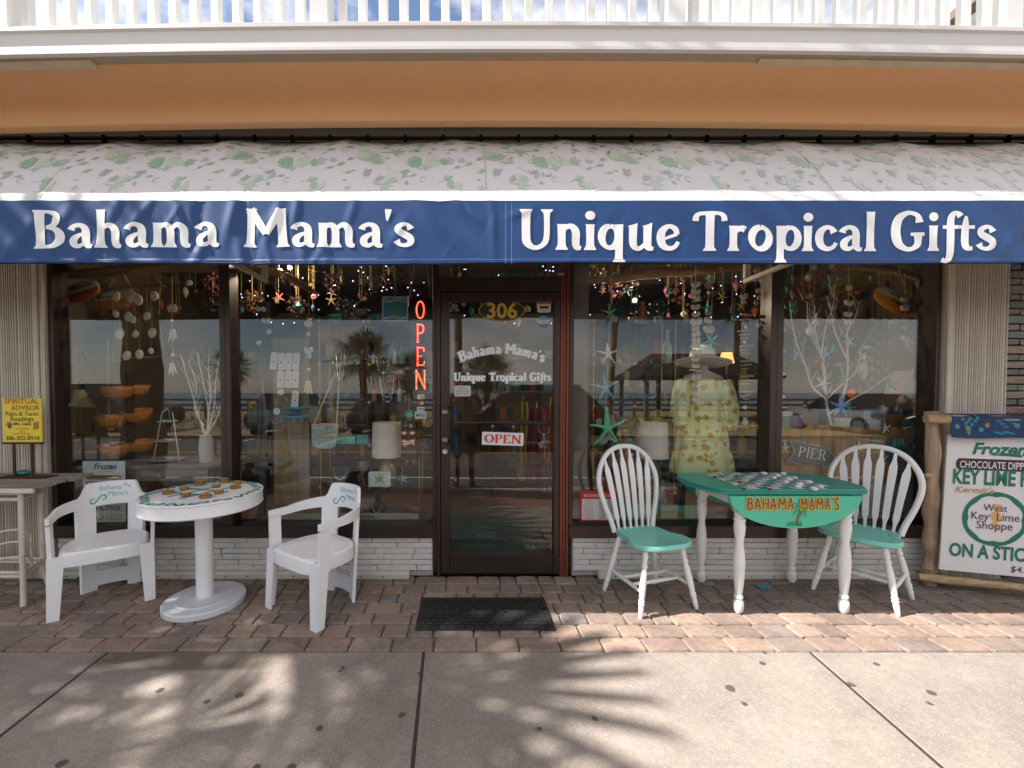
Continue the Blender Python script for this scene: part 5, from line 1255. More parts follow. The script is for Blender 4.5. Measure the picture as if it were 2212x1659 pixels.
# the two palms on the near kerb whose crowns shade the pavement
fan_palm('kerb_palm', 'cabbage palm on the near kerb shading the pavement by the round table', (-8.0, -3.3, -.02), 6.2, 2.05, 25, 5, .2, 20, lean=(.35, .75), skirt=False)
fan_palm('kerb_palm', 'cabbage palm at the far end of the near kerb row', (-9.9, -3.3, -.02), 6.2, 2.05, 24, 8, .2, 20, lean=(0, .7), skirt=False)
fan_palm('kerb_palm', 'very tall cabbage palm on the near kerb, its trunk mirrored behind the wooden bowls', (-5.2, -3.4, -.02), 10.5, 1.8, 20, 9, .24, 14, skirt=False)
RZ = lambda px, Z: (px - PX0) / FPX * Z
for i, (px, Z, h, cr, nf) in enumerate([(1052, 16.5, 2.2, 1.35, 40), (785, 18, 3.0, 1.5, 38), (885, 17, 2.3, 1.2, 34), (1592, 26, 7.2, 1.9, 36), (1318, 27, 7.4, 1.8, 36), (500, 30, 3.4, 1.6, 30)]):
    y = -3.147 * 1 - (Z - 6.294) ; y = -(Z - 3.147)
    fan_palm('cabbage_palm', ['bushy low cabbage palm mirrored in the door glass', 'cabbage palm across the road mirrored behind the wooden candle stand', 'small cabbage palm across the road mirrored beside the lit OPEN sign', 'tall thin cabbage palm by the pavilion', 'tall leaning cabbage palm near the pavilion', 'cabbage palm on the dune beyond the parked cars'][i], (RZ(px, Z), y, -.14), h, cr, nf, 20 + i, .17, 16, 'palms across the road', lean=(.35 if i == 4 else 0, 0), skirt=i in (3, 4))
# utility pole
ux = RZ(990, 14); up_ = thing('utility_pole', 'dark wooden utility pole across the road', 'pole', (ux, -10.8, -.1))
mb = MB(); mb.tube([(ux, -10.8, -.1), (ux, -10.8, 4), (ux, -10.8, 8.5)], [.15, .13, .11], 12); part(mb, 'shaft', mat_trunk, up_, True)
mb = MB(); mb.span((ux - 1.1, -10.86, 7.7), (ux + 1.1, -10.74, 7.82)); part(mb, 'cross_arm', mat_trunk, up_)
# grass verge and dune scrub
rg = random.Random(21); mb = MB()
for i in range(9000):
    x, y = rg.uniform(-34, 40), -13.0 - rg.random() ** 1.6 * 9; h = rg.uniform(.08, .3) * (1.5 if y < -16 else .8); a = rg.uniform(0, 2 * PI); w = .02
    d_ = Vector((math.cos(a) * .4 * h, math.sin(a) * .4 * h, h)); n_ = Vector((-math.sin(a), math.cos(a), 0)) * w; q = Vector((x, y, -.17)); mb.add([q - n_, q + n_, q + d_], [[0, 1, 2]])
g_ = mb.build('grass', M('55652f', .8, 0, .4, 2)); tag(g_, 'green grass and dune scrub beyond the far pavement', 'grass', kind='stuff')
# boardwalk fence
fe = thing('boardwalk_fence', 'weathered wooden boardwalk fence between the road and the sea', 'fence', (0, -23, -.2))
mat_fw = wood_mat('fence_wood', '6a5f54', '9a8e80', 'X', 5)
for i in range(24):
    x = -30 + i * 2.7; mb = MB(); mb.box((x, -23, .4), (.12, .12, 1.2)); part(mb, 'post', mat_fw, fe)
for z in (.3, .62, .95):
    mb = MB(); mb.box((1, -22.93, z), (63, .04, .14)); part(mb, 'rail', mat_fw, fe)
# pavilion
pv = thing('beach_pavilion', 'open beach pavilion with dark hipped roof', 'pavilion', (RZ(1500, 25), -22, -.2))
px_, py_ = RZ(1500, 25), -22.0
mb = MB(); e = 2.35; w, d_, h = 4.0, 2.2, 3.75
mb.add([(px_ - w, py_ - d_, e), (px_ + w, py_ - d_, e), (px_ + w, py_ + d_, e), (px_ - w, py_ + d_, e), (px_ - w + 1.5, py_, h), (px_ + w - 1.5, py_, h), (px_ - w, py_ - d_, e - .15), (px_ + w, py_ - d_, e - .15), (px_ + w, py_ + d_, e - .15), (px_ - w, py_ + d_, e - .15)], [[0, 1, 5, 4], [1, 2, 5], [2, 3, 4, 5], [3, 0, 4], [0, 6, 7, 1], [1, 7, 8, 2], [2, 8, 9, 3], [3, 9, 6, 0], [6, 9, 8, 7]]); part(mb, 'roof', M('3a342f', .9, 0, .3, 3), pv)
for sx in (-1, -.33, .33, 1):
    for sy in (-1, 1): mb = MB(); mb.box((px_ + sx * (w - .4), py_ + sy * (d_ - .3), 1.0), (.22, .22, 2.42)); part(mb, 'post', mat_fw, pv)
# parked and passing cars
def make_car(name, label, paint, loc, rz, L=4.5, Wd=1.8, H=1.65, boxy=False):
    t = local(thing(name, label, 'car')); hw = Wd / 2
    zs = .30
    prof = [(-.5, .55, .85), (-.495, .42, 1), (-.44, .3, 1), (-.05, .28, 1), (.4, .28, 1), (.48, .38, 1), (.5, .5, .9)]
    hood = .62 * H if boxy else .58 * H
    st = [(-.5, .45, hood * .82, .9), (-.47, .30, hood * .93, .97), (-.36, .25, hood * .99, 1), (-.2, .25, hood * 1.06, 1), (0, .25, hood * 1.08, 1), (.3, .25, hood * 1.08, 1), (.44, .28, hood * 1.06, .99), (.49, .36, hood * 1.0, .96), (.5, .45, hood * .9, .92)]
    mb = MB(); vs = []
    for u, z0, z1, wk in st:
        w = hw * wk
        ring_ = [(-w * .92, z0), (-w, z0 + .12), (-w, z0 + (z1 - z0) * .6), (-w * .95, z1 - .05), (-w * .82, z1), (w * .82, z1), (w * .95, z1 - .05), (w, z0 + (z1 - z0) * .6), (w, z0 + .12), (w * .92, z0)]
        vs += [(u * L, y, z) for y, z in ring_]
    n = 10; fs = [[i * n + k, i * n + (k + 1) % n, (i + 1) * n + (k + 1) % n, (i + 1) * n + k] for i in range(len(st) - 1) for k in range(n)] + [list(range(n)), [(len(st) - 1) * n + k for k in range(n - 1, -1, -1)]]
    mb.add(vs, fs); mb.build('body', paint, t, 35)
    mb = MB(); z0 = hood * 1.05; a0, a1, b0, b1 = (-.22, -.10, .46, .40) if boxy else (-.24, -.06, .44, .30)
    lo, hi = hw * .9, hw * .74
    mb.add([(a0 * L, -lo, z0), (b0 * L, -lo, z0), (b0 * L, lo, z0), (a0 * L, lo, z0), (a1 * L, -hi, H - .04), (b1 * L, -hi, H - .04), (b1 * L, hi, H - .04), (a1 * L, hi, H - .04)], [[0, 1, 5, 4], [1, 2, 6, 5], [2, 3, 7, 6], [3, 0, 4, 7], [4, 5, 6, 7]]); mb.build('windows', M('15181b', .08, 0, .1, 3), t)
    mb = MB(); mb.box(((a1 + b1) / 2 * L, 0, H - .02), ((b1 - a1) * L + .06, hi * 2 + .06, .05), ch=.02); mb.build('roof', paint, t, 35)
    for k_, (u, y) in enumerate((q, s_) for q in (-.31, .31) for s_ in (-1, 1)):
        wl_ = local(MB().tube([(u * L, y * (hw - .22), .34), (u * L, y * (hw + .01), .34)], .34, 24).build('wheel', M('17161a', .8), t))
        MB().lathe([(0, 0), (.2, 0), (.22, .012), (.16, .018), (0, .022)], (u * L, y * (hw + .012), .34), 20, Matrix.Rotation(R(-90 * y), 3, 'X')).build('rim', M('9a9ba0', .3, .8), wl_, True)
    for y in (-1, 1):
        mb = MB(); mb.ball((-.478 * L, y * hw * .68, hood * .78), (.07, .2, .09), 12, 7); mb.build('headlight', M('d6d8da', .15), t, True)
        mb = MB(); mb.ball((.487 * L, y * hw * .72, hood * .86), (.05, .14, .09), 12, 7); mb.build('tail_light', M('8e1a18', .25), t, True)
        mb = MB(); mb.ball((-.17 * L, y * (hw + .09), hood * 1.12), (.07, .1, .07), 10, 6); mb.build('mirror', paint, t, True)
    mb = MB(); mb.box((-.497 * L, 0, hood * .6), (.04, hw * 1.2, .22), ch=.01); mb.build('grille', M('101112', .4), t)
    return place(t, loc, rz)
pk = lambda c: M(c, .25, .3, .05, 3, 0, coat=.6)
make_car('sport_utility_vehicle', 'dark grey sport utility vehicle stopped on the road facing left', pk('2c2e33'), (1.55, -8.4, -.118), 0, 4.7, 1.86, 1.72)
make_car('sport_utility_vehicle', 'black sport utility vehicle parked across the road beyond the left display window', pk('0f1012'), (RZ(305, 17.6), -13.2 + .6, -.128), PI, 4.9, 1.95, 1.85, True)
make_car('parked_car', 'blue car parked across the road', pk('2d6f8e'), (RZ(655, 16.5), -12.6, -.128), PI / 2, 4.4, 1.8, 1.5)
make_car('parked_car', 'black saloon car parked across the road', pk('121417'), (RZ(850, 16.5), -12.6, -.128), PI / 2 + .1, 4.5, 1.8, 1.48)
make_car('parked_car', 'silver car parked beyond the pavilion side of the road', pk('9ea2a6'), (RZ(1800, 16.5), -12.6, -.128), PI / 2, 4.5, 1.8, 1.5)
# the photographer on the kerb, only mirrored in the door
pe = thing('person', 'person in dark red shirt and black shorts holding a camera, mirrored in the door', 'person', (-.06, -3.52, -.10))
def skin_body(name, joints, edges, mat, parent, sub_lv=2):
    me = bpy.data.meshes.new(name); off = Vector(parent['_o'])
    me.from_pydata([tuple(Vector(j[:3]) - off) for j in joints], edges, []); o = bpy.data.objects.new(name, me); scene.collection.objects.link(o); o.parent = parent
    md = o.modifiers.new('skin', 'SKIN'); md.use_smooth_shade = True
    for i, j in enumerate(joints):
        r_ = j[3]; me.skin_vertices[0].data[i].radius = (r_ if not isinstance(r_, tuple) else r_[0], r_ if not isinstance(r_, tuple) else r_[1])
    me.skin_vertices[0].data[0].use_root = True
    sm = o.modifiers.new('sub', 'SUBSURF'); sm.levels = 1; sm.render_levels = sub_lv
    me.materials.append(mat); return o
bx0, by0, bz0 = -.06, -3.52, -.10
P_ = lambda x, y, z, r_: (bx0 + x, by0 + y, bz0 + z, r_)
J = [P_(0, 0, .95, (.15, .11)), P_(0, 0, 1.12, (.145, .10)), P_(0, .0, 1.32, (.16, .105)), P_(0, 0, 1.46, (.10, .08)), P_(0, .01, 1.53, .055), P_(0, .02, 1.62, (.075, .09)), P_(0, .015, 1.73, (.07, .085)),
     P_(-.19, 0, 1.42, .06), P_(-.24, .10, 1.20, .045), P_(-.10, .26, 1.42, .033), P_(-.06, .29, 1.46, .03), P_(.19, 0, 1.42, .06), P_(.24, .10, 1.20, .045), P_(.10, .26, 1.42, .033), P_(.06, .29, 1.46, .03),
     P_(-.10, 0, .86, .10), P_(-.11, .02, .5, .06), P_(-.11, -.01, .1, .042), P_(-.12, .10, .045, .04), P_(.10, 0, .86, .10), P_(.12, .02, .5, .06), P_(.13, -.01, .1, .042), P_(.15, .10, .045, .04)]
Ed = [(0, 1), (1, 2), (2, 3), (3, 4), (4, 5), (5, 6), (2, 7), (7, 8), (8, 9), (9, 10), (2, 11), (11, 12), (12, 13), (13, 14), (0, 15), (15, 16), (16, 17), (17, 18), (0, 19), (19, 20), (20, 21), (21, 22)]
skin_body('body', J, Ed, M('a9765a', .6, 0, .1, 10), pe)
for sx in (-1, 1):
    for k in range(4):
        a = P_(sx * .058 + sx * .008, .29, 1.43 + .019 * k, .0085); b = P_(sx * .045, .325, 1.43 + .019 * k, .008); c = P_(sx * .02, .325, 1.432 + .018 * k, .007); skin_body('finger', [a, b, c], [(0, 1), (1, 2)], M('a9765a', .6, 0, .1, 10), pe, 1)
    a = P_(sx * .05, .27, 1.43, .01); b = P_(sx * .03, .275, 1.45, .009); skin_body('thumb', [a, b], [(0, 1)], M('a9765a', .6, 0, .1, 10), pe, 1)
ell = lambda prof, m_, nm: part(MB().lathe([(r_, z) for r_, z in prof], (bx0, by0, bz0), 24, None, .72), nm, m_, pe, True)
ell([(.19, .88), (.185, 1.0), (.18, 1.15), (.20, 1.34), (.185, 1.43), (.10, 1.5), (.07, 1.51)], M('5e1f22', .85), 'shirt')
for sx in (-1, 1):
    mb = MB(); mb.tube([Vector(P_(sx * .14, 0, 1.43, 0)[:3]), Vector(P_(sx * .215, .03, 1.36, 0)[:3]), Vector(P_(sx * .235, .075, 1.25, 0)[:3])], [.085, .078, .068], 14); part(mb, 'sleeve', M('5e1f22', .85), pe, True)
    mb = MB(); mb.tube([Vector(P_(sx * .09, 0, .98, 0)[:3]), Vector(P_(sx * .105, .01, .75, 0)[:3]), Vector(P_(sx * .115, .02, .52, 0)[:3])], [.125, .115, .11], 16); part(mb, 'shorts_leg', M('14141a', .85), pe, True)
    mb = MB(); mb.ball(P_(sx * .13, .06, .04, 0)[:3], (.052, .14, .045), 14, 8); part(mb, 'shoe', M('151313', .6), pe, True)
mb = MB(); mb.ball(P_(0, -.015, 1.72, 0)[:3], (.095, .108, .10), 16, 10); part(mb, 'hair', M('2b211b', .8, 0, .3, 40, .5), pe, True)
for sx in (-1, 1):
    mb = MB(); mb.ball(P_(sx * .085, .015, 1.66, 0)[:3], (.012, .02, .03), 8, 6); part(mb, 'ear', M('a9765a', .6, 0, .1, 10), pe, True)
    mb = MB(); mb.ball(P_(sx * .032, .098, 1.675, 0)[:3], (.013, .008, .008), 8, 6); part(mb, 'eye', M('e8e6e2', .3), pe, True)
mb = MB(); mb.ball(P_(0, .112, 1.645, 0)[:3], (.014, .018, .02), 8, 6); part(mb, 'nose', M('a9765a', .6, 0, .1, 10), pe, True)
mb = MB(); mb.ball(P_(0, .098, 1.605, 0)[:3], (.024, .008, .006), 8, 6); part(mb, 'mouth', M('8a4a44', .6), pe, True)
ca_ = tag(MB().box((bx0, by0 + .315, bz0 + 1.46), (.09, .012, .075), ch=.003).build('phone_camera', M('131313', .3)), 'black phone held up by the mirrored person', 'phone')
# ================================================================== things in the windows
def up2(a, b): return (b - a)
DECK = .392
mb = MB(); mb.span((-3.55, .12, DECK - .04), (-.30, .95, DECK)); part(mb, 'display_deck', M('5a4a3a', .7, 0, .3, 6))
mb = MB(); mb.span((.83, .12, DECK - .04), (4.0, .95, DECK)); part(mb, 'display_deck', M('5a4a3a', .7, 0, .3, 6))
for xa, xb in ((-3.55, -.30), (.83, 4.0)):
    mb = MB(); mb.span((xa, .9, 0), (xb, .94, DECK - .042)); part(mb, 'deck_front', M('3a3028', .8))
mb = MB(); mb.span((.80, .12, .0), (.945, .16, 2.42)); part(mb, 'window_return', M('6b6058', .8, 0, .1, 4))
S = mpp(.2)
def string(mb, a, b, r_=.0022): mb.tube([a, b], r_, 5)
mat_str = M('a08a5c', .9)
BEAMZ = 2.33
# ---- driftwood beams along the window heads
mat_beam = wood_mat('golden_driftwood', '4e3820', '9c7848', 'X', 7, .8, .8)
def beam(label, pts, Y, rs, branches=()):
    t = thing('driftwood_beam', label, 'branch', at(*pts[0], Y))
    q = smooth_path([tuple(at(x, y, Y)) + (r_ * S,) for (x, y), r_ in zip(pts, rs)], 6); mb = MB()
    mb.tube([Vector(a[:3]) + Vector((0, rr.uniform(-.006, .006), rr.uniform(-.004, .004))) for a in q], [a[3] * rr.uniform(.9, 1.1) for a in q], 12); part(mb, 'limb', mat_beam, t, 60)
    for bpts, br in branches:
        q = smooth_path([tuple(at(x, y, Y - .03)) + (r_ * S,) for (x, y), r_ in zip(bpts, br)], 5); mb = MB(); mb.tube([Vector(a[:3]) for a in q], [a[3] for a in q], 8); part(mb, 'side_branch', mat_beam, t, 60)
    return t
beam('long pale driftwood branch across the head of the bowl window', [(120, 592), (200, 590), (280, 583), (370, 576), (480, 580)], .30, [10, 12, 11, 12, 11], [([(225, 600), (260, 590), (290, 585)], [3, 5, 6]), ([(262, 590), (272, 605), (280, 615)], [4, 3, 2])])
beam('crooked driftwood branch above the earring cards', [(480, 580), (545, 582), (600, 590), (640, 607), (685, 635)], .30, [11, 9, 8, 7, 3], [([(620, 600), (650, 620), (672, 632)], [4, 3, 2])])
beam('thick golden driftwood beam above the mannequin', [(1270, 605), (1340, 602), (1410, 590), (1500, 586), (1560, 580), (1660, 573)], .26, [7, 8, 11, 10, 9, 6], [([(1455, 600), (1445, 622), (1438, 636)], [4, 3, 1.5]), ([(1548, 588), (1543, 610)], [4, 1.5])])
beam('driftwood branch across the head of the white twig window', [(1800, 570), (1880, 578), (1950, 590), (2010, 612)], .40, [10, 10, 8, 5])

# ---- starfish
def starfish(px, py, r_, col, label, Y=.2, rot=0.0, group=None, hang=0, thin=.26):
    c = at(px, py, Y); s_ = r_ * mpp(Y); t = thing('starfish', label, 'starfish', c, group); mb = MB()
    for k in range(5):
        a = PI / 2 + k * 2 * PI / 5 + rot; d_ = Vector((math.cos(a), 0, math.sin(a))); L = s_ * rr.uniform(.88, 1.08); b_ = rr.uniform(-.18, .18); n_ = Vector((-d_.z, 0, d_.x))
        mb.tube([c, c + d_ * L * .35, c + d_ * L * .7 + n_ * b_ * L * .2, c + d_ * L + n_ * b_ * L * .6], [s_ * thin * .75, s_ * thin * .72, s_ * thin * .52, s_ * thin * .25], 7, flat=.6)
    mb.ball(c, (s_ * .25, s_ * .14, s_ * .25), 10, 6); part(mb, 'arms', M(col, .8, 0, .15, 60, .4), t, True)
    if hang:
        m2 = MB(); string(m2, c + Vector((0, .002, s_ * .2)), Vector((c.x, Y, at(px, hang, Y).z))); part(m2, 'cord', mat_str, t)
    return t
G_, B_, W_, T_ = '6cb47a', '4f9cb8', 'c9c2b6', '2c8a74'
# left edge string of stars
starfish(130, 655, 20, G_, 'small green starfish hanging beside the left pillar', .10, .1); starfish(126, 795, 27, B_, 'turquoise blue starfish hanging beside the left pillar', .10, .2)
starfish(126, 880, 38, G_, 'large green starfish hanging beside the fringed lamp', .10, -.1, hang=575)
starfish(135, 585, 14, 'a8b4b4', 'pale grey starfish at the top of the left pillar string', .10, .4)
# rope with four stars in the third window
rp_ = thing('rope_garland', 'twisted rope hanging with starfish in the window beside the door', 'rope', at(1310, 700, .12)); mb = MB()
pts = [at(1321 - 12 * i / 30 + .8 * math.sin(i * 1.7), 572 + i * (305 / 30), .12) for i in range(31)]; mb.tube(pts, .0055, 7); part(mb, 'rope', M('9a7f52', .9, 0, .3, 120, .6), rp_, True)
mb = MB(); mb.ball(at(1310, 885, .12), (.018, .016, .02), 10, 7); part(mb, 'knot', M('a58a60', .9), rp_, True)
starfish(1317, 675, 19, G_, 'green starfish tied to the rope above the white starfish', .10, .15); starfish(1313, 765, 24, 'd2ccc0', 'white starfish tied to the rope', .10, .05)
starfish(1307, 838, 31, B_, 'blue starfish tied to the rope', .10, .1); starfish(1312, 925, 44, '63b487', 'big mint green starfish at the end of the rope', .10, .05, thin=.2)
# others in the third window
starfish(1530, 665, 15, T_, 'teal starfish on the orange shell string', .22, .2, hang=590); starfish(1537, 738, 19, B_, 'blue starfish hanging beside the sun hat', .3, .5, hang=590)
starfish(870, 1036, 13, '5f9fb0', 'small blue starfish ornament beside the turtle card', .12, .3, hang=1005)
# fourth window, on the white twig tree
for px, py, r_, c, lab in [(1712, 665, 14, T_, 'teal starfish at the top of the white twig tree'), (1720, 765, 13, '6f9ccb', 'sky blue starfish on the lowest side twig'), (1785, 765, 12, '6f9ccb', 'sky blue starfish in the middle of the twig tree'), (1800, 752, 13, '3f9c88', 'teal starfish on the middle twigs'), (1762, 690, 14, W_, 'white starfish on the upper twigs'), (1834, 738, 16, W_, 'white starfish on the central stem of the twigs'), (1777, 828, 17, W_, 'white starfish low on the twig fork'), (1821, 818, 16, '1f8a66', 'green starfish below the twig fork'), (1866, 770, 15, W_, 'white starfish above the long green shell'), (1925, 830, 17, '1fa07c', 'bright green starfish in front of the grey lamp'), (1816, 878, 24, '7e9fd6', 'large blue starfish at the foot of the twig tree'), (1833, 882, 15, '2f9c72', 'green starfish behind the large blue starfish'), (1696, 968, 14, W_, 'white starfish beside the arrow sign'), (1913, 925, 12, W_, 'white starfish above the wooden sea creature'), (1889, 955, 13, '2b8f72', 'green starfish above the second hoop chair'), (1856, 965, 13, W_, 'white starfish behind the second hoop chair'), (1905, 995, 15, 'b9c0bc', 'pale starfish on the plank screen between the chair slats'), (1650, 975, 11, W_, 'white starfish behind the window post')]:
    starfish(px, py, r_, c, lab, .20 if py < 900 else .245, rr.uniform(-.5, .5))

# ---- shells
def scallop(mb, c, r_, Yn=-1, ribs=14, rot=0.0):
    rm = Matrix.Rotation(rot, 3, 'Y')
    def f(u, v):
        a = R(-176 + 352 * u); rad = v * (.42 + .58 * max(0, math.cos(a / 2))) * (1 + .035 * math.cos(ribs * 2 * PI * u)); dome = .30 * math.sin(PI * min(1, v * .92)) ** .8
        q = Vector((math.sin(a) * rad, -dome - .05 * math.cos(ribs * 2 * PI * u) * v * .5, math.cos(a) * rad * .95 - .15)); return c + rm @ (q * r_)
    mb.sheet(f, ribs * 4, 6); mb.ball(c + rm @ (Vector((0, .03, -.2)) * r_), (r_ * .3, r_ * .1, r_ * .12), 8, 5)
mat_sh = M('c8beb0', .55, 0, .18, 40, .2); mat_sh2 = M('b9a898', .55, 0, .3, 25, .2); mat_shp = M('a87c62', .55, 0, .3, 25)
# shell curtain in the first window
sc_ = thing('shell_curtain', 'hanging curtain of white scallop shells between two rope bound sticks', 'shell chime', at(295, 640, .22))
def stick(px0, py0, px1, py1, Y, r_, name, t, mt):
    mb = MB(); mb.tube([at(px0 + (px1 - px0) * i / 8, py0 + (py1 - py0) * i / 8 + 2 * math.sin(i * 1.3), Y) for i in range(9)], r_, 7); part(mb, name, mt, t, True)
stick(233, 624, 357, 619, .22, .006, 'top_stick', sc_, mat_beam); stick(240, 780, 360, 766, .22, .006, 'bottom_stick', sc_, mat_beam)
for a, b in (((236, 622), (246, 602)), ((350, 618), (335, 590)), ((240, 624), (245, 675)), ((346, 620), (343, 680)), ((250, 700), (243, 778)), ((343, 690), (356, 766))):
    mb = MB(); string(mb, at(*a, .22), at(*b, .22), .0018); part(mb, 'cord', mat_str, sc_)
for i, (zx, zy, r_) in enumerate([(1005, 350, 9), (1195, 380, 10), (1335, 345, 9), (1130, 370, 8), (1000, 500, 7), (1110, 525, 9), (1270, 520, 8), (1035, 675, 10), (1170, 675, 7), (1315, 665, 9), (1095, 860, 9), (1205, 850, 9), (1305, 820, 6), (1150, 550, 7)]):
    c = at(zx * .25, 553 + zy * .25, .21); mb = MB(); rm_ = Matrix.Rotation(rr.uniform(-.5, .5), 3, 'Y'); mb.ball(c, (r_ * S * .95, r_ * S * .4, r_ * S * 1.2), 16, 10, rm_); part(mb, 'shell', mat_sh, sc_, True)
    mb = MB(); string(mb, c, Vector((c.x, .215, at(300, 622, .215).z)), .0011); part(mb, 'thread', mat_str, sc_)
def strand(label, px, items, Y, top=574, name='shell_strand', cat='shell strand'):
    """items: (dy_from_image_y, kind, size)"""
    t = thing(name, label, cat, at(px, items[len(items) // 2][0], Y)); mb = MB(); string(mb, at(px, top, Y), at(px, items[-1][0], Y), .0022); part(mb, 'cord', mat_str, t)
    for y, k, s_ in items:
        c = at(px + rr.uniform(-1.5, 1.5), y, Y - .006); r_ = s_ * mpp(Y); mb = MB(); mt = mat_sh
        if k == 'sc': scallop(mb, c, r_, rot=rr.uniform(-.2, .2))
        elif k == 'bead': mb.ball(c, r_, 12, 8)
        elif k == 'clam':
            for sg in (-1, 1): mb.ball(c + Vector((sg * r_ * .5, 0, rr.uniform(-.2, .2) * r_)), (r_ * .62, r_ * .35, r_ * .78), 10, 6, Matrix.Rotation(sg * .5 + rr.uniform(-.4, .4), 3, 'Y'))
        elif k == 'bar': mb.box(c, (r_ * 2, r_ * .3, r_ * .24), Matrix.Rotation(rr.uniform(-.15, .15), 3, 'Y'), ch=.002)
        elif k == 'sticks':
            for j in range(7): x = (j - 3) * r_ * .15; mb.tube([c + Vector((x * .6, rr.uniform(-.006, .006), r_)), c + Vector((x * 1.3, rr.uniform(-.006, .006), -r_ * rr.uniform(.3, 1)))], r_ * .085, 6)
        elif k == 'wood': mb.box(c + Vector((rr.uniform(-.2, .2) * r_, 0, 0)), (r_ * 2 * rr.uniform(.75, 1.1), r_ * .35, r_ * rr.uniform(.22, .4)), Matrix.Rotation(rr.uniform(-.2, .2), 3, 'Y'), ch=.003); mt = M('a8906c', .85, 0, .25, 20, .3)
        elif k == 'pink': scallop(mb, c, r_); mt = mat_shp
        part(mb, {'sc': 'scallop_shell', 'bead': 'bead', 'clam': 'clam_shells', 'bar': 'cross_stick', 'sticks': 'stick_fringe', 'wood': 'driftwood_piece', 'pink': 'pink_shell'}[k], mt, t, True)
    return t
strand('scallop shell strand with beads and stick fringes beside the shell curtain', 372, [(667, 'sc', 13), (693, 'bead', 3.5), (725, 'sticks', 14), (767, 'bead', 4), (798, 'sticks', 14)], .2, 590)
strand('scallop shell strand with driftwood fringes in front of the earring cards', 667, [(700, 'sc', 11), (723, 'bead', 4), (757, 'clam', 9), (765, 'sticks', 10), (799, 'bead', 4), (838, 'sticks', 15)], .14, 630)
strand('long strand of white clam shells in front of the mannequin', 1503, [(614, 'clam', 9), (630, 'clam', 9), (641, 'clam', 9), (650, 'bar', 9), (664, 'clam', 9), (679, 'clam', 8), (694, 'clam', 12), (710, 'clam', 8), (722, 'clam', 9), (735, 'clam', 9), (744, 'clam', 9), (750, 'bar', 13), (762, 'clam', 10), (777, 'clam', 8), (792, 'clam', 8), (800, 'bar', 13), (815, 'clam', 10), (834, 'clam', 9), (852, 'sc', 10), (866, 'clam', 9)], .10)
strand('strand of tan driftwood pieces beside the window post', 1611, [(680, 'wood', 14)] + [(690 + i * 8.2, ('wood', 'wood', 'bead', 'wood')[i % 4] if i < 9 else 'wood', (12, 10, 3.5, 16)[i % 4]) for i in range(23)] + [(880, 'bead', 5), (910, 'sticks', 9)], .16, 676)
strand('orange starfish and shell string beside the clam shell strand', 1531, [(597, 'bead', 3), (617, 'pink', 10), (632, 'bead', 3), (676, 'pink', 9), (692, 'clam', 8), (711, 'clam', 11)], .24)
strand('white shell ornament under the right awning arm', 1608, [(640, 'clam', 8), (650, 'sticks', 9)], .2, 612)
strand('wood and shell ladder strand behind the window post', 1690, [(640 + 24 * i, ('wood', 'clam')[i % 2], (9, 6)[i % 2]) for i in range(11)], .17)
strand('shell wind chime with red beads near the round boats', 1955, [(645, 'clam', 8), (665, 'clam', 9), (690, 'pink', 9), (708, 'pink', 9), (730, 'clam', 9), (763, 'bar', 4)], .22, 590)
strand('shell chime with long threads in the right corner window', 1833, [(622, 'sc', 9), (655, 'clam', 9), (680, 'clam', 8), (695, 'clam', 7)], .24)
# bunches of shells hanging deeper inside, third window
for i, (px, py, n_) in enumerate([(1470, 605, 6), (1460, 640, 5), (1475, 675, 6), (1640, 590, 10), (1645, 640, 10), (1650, 690, 8), (975, 660, 8), (990, 640, 6), (1165, 650, 9)]):
    t = thing('shell_cluster', ['pink shell cluster under the golden beam', 'rosy scallop cluster behind the clam strand', 'shell cluster above the sun hat', 'net of pale shells beside the window post', 'lower net of pale shells beside the window post', 'lowest net of pale shells beside the window post', 'shell cluster inside the door at its upper corner', 'small shell cluster behind the door number', 'shell garland behind the camera sticker'][i], 'shells', at(px, py, .5)); mb = MB()
    for k in range(n_): scallop(mb, at(px + rr.uniform(-14, 14), py + rr.uniform(-18, 18), .5), rr.uniform(5, 8) * S, rot=rr.uniform(-2, 2), ribs=8)
    part(mb, 'shells', mat_sh2 if i > 2 else mat_shp, t, True)
    mb = MB(); string(mb, at(px, py, .5), at(px, py - 80, .5), .002); part(mb, 'cord', mat_str, t)
# capiz disc chime
t = thing('capiz_chime', 'wind chime of round pearly capiz discs', 'wind chime', at(1905, 740, .34))
for i in range(7):
    for j in range(4):
        c = at(1884 + j * 13, 692 + i * 21 + (j % 2) * 8, .34 + .02 * (j % 2)); mb = MB(); mb.lathe([(0, 0), (6.4 * S, 0), (6.4 * S, .002), (0, .002)], c, 16, Matrix.Rotation(R(90), 3, 'X')); part(mb, 'disc', M('8d897f', .3, 0, .1, 10), t)
mb = MB()
for j in range(4): string(mb, at(1884 + j * 13, 590, .34), at(1884 + j * 13, 826, .34), .001)
t_ = part(mb, 'threads', mat_str, t); t_['kind'] = 'stuff'

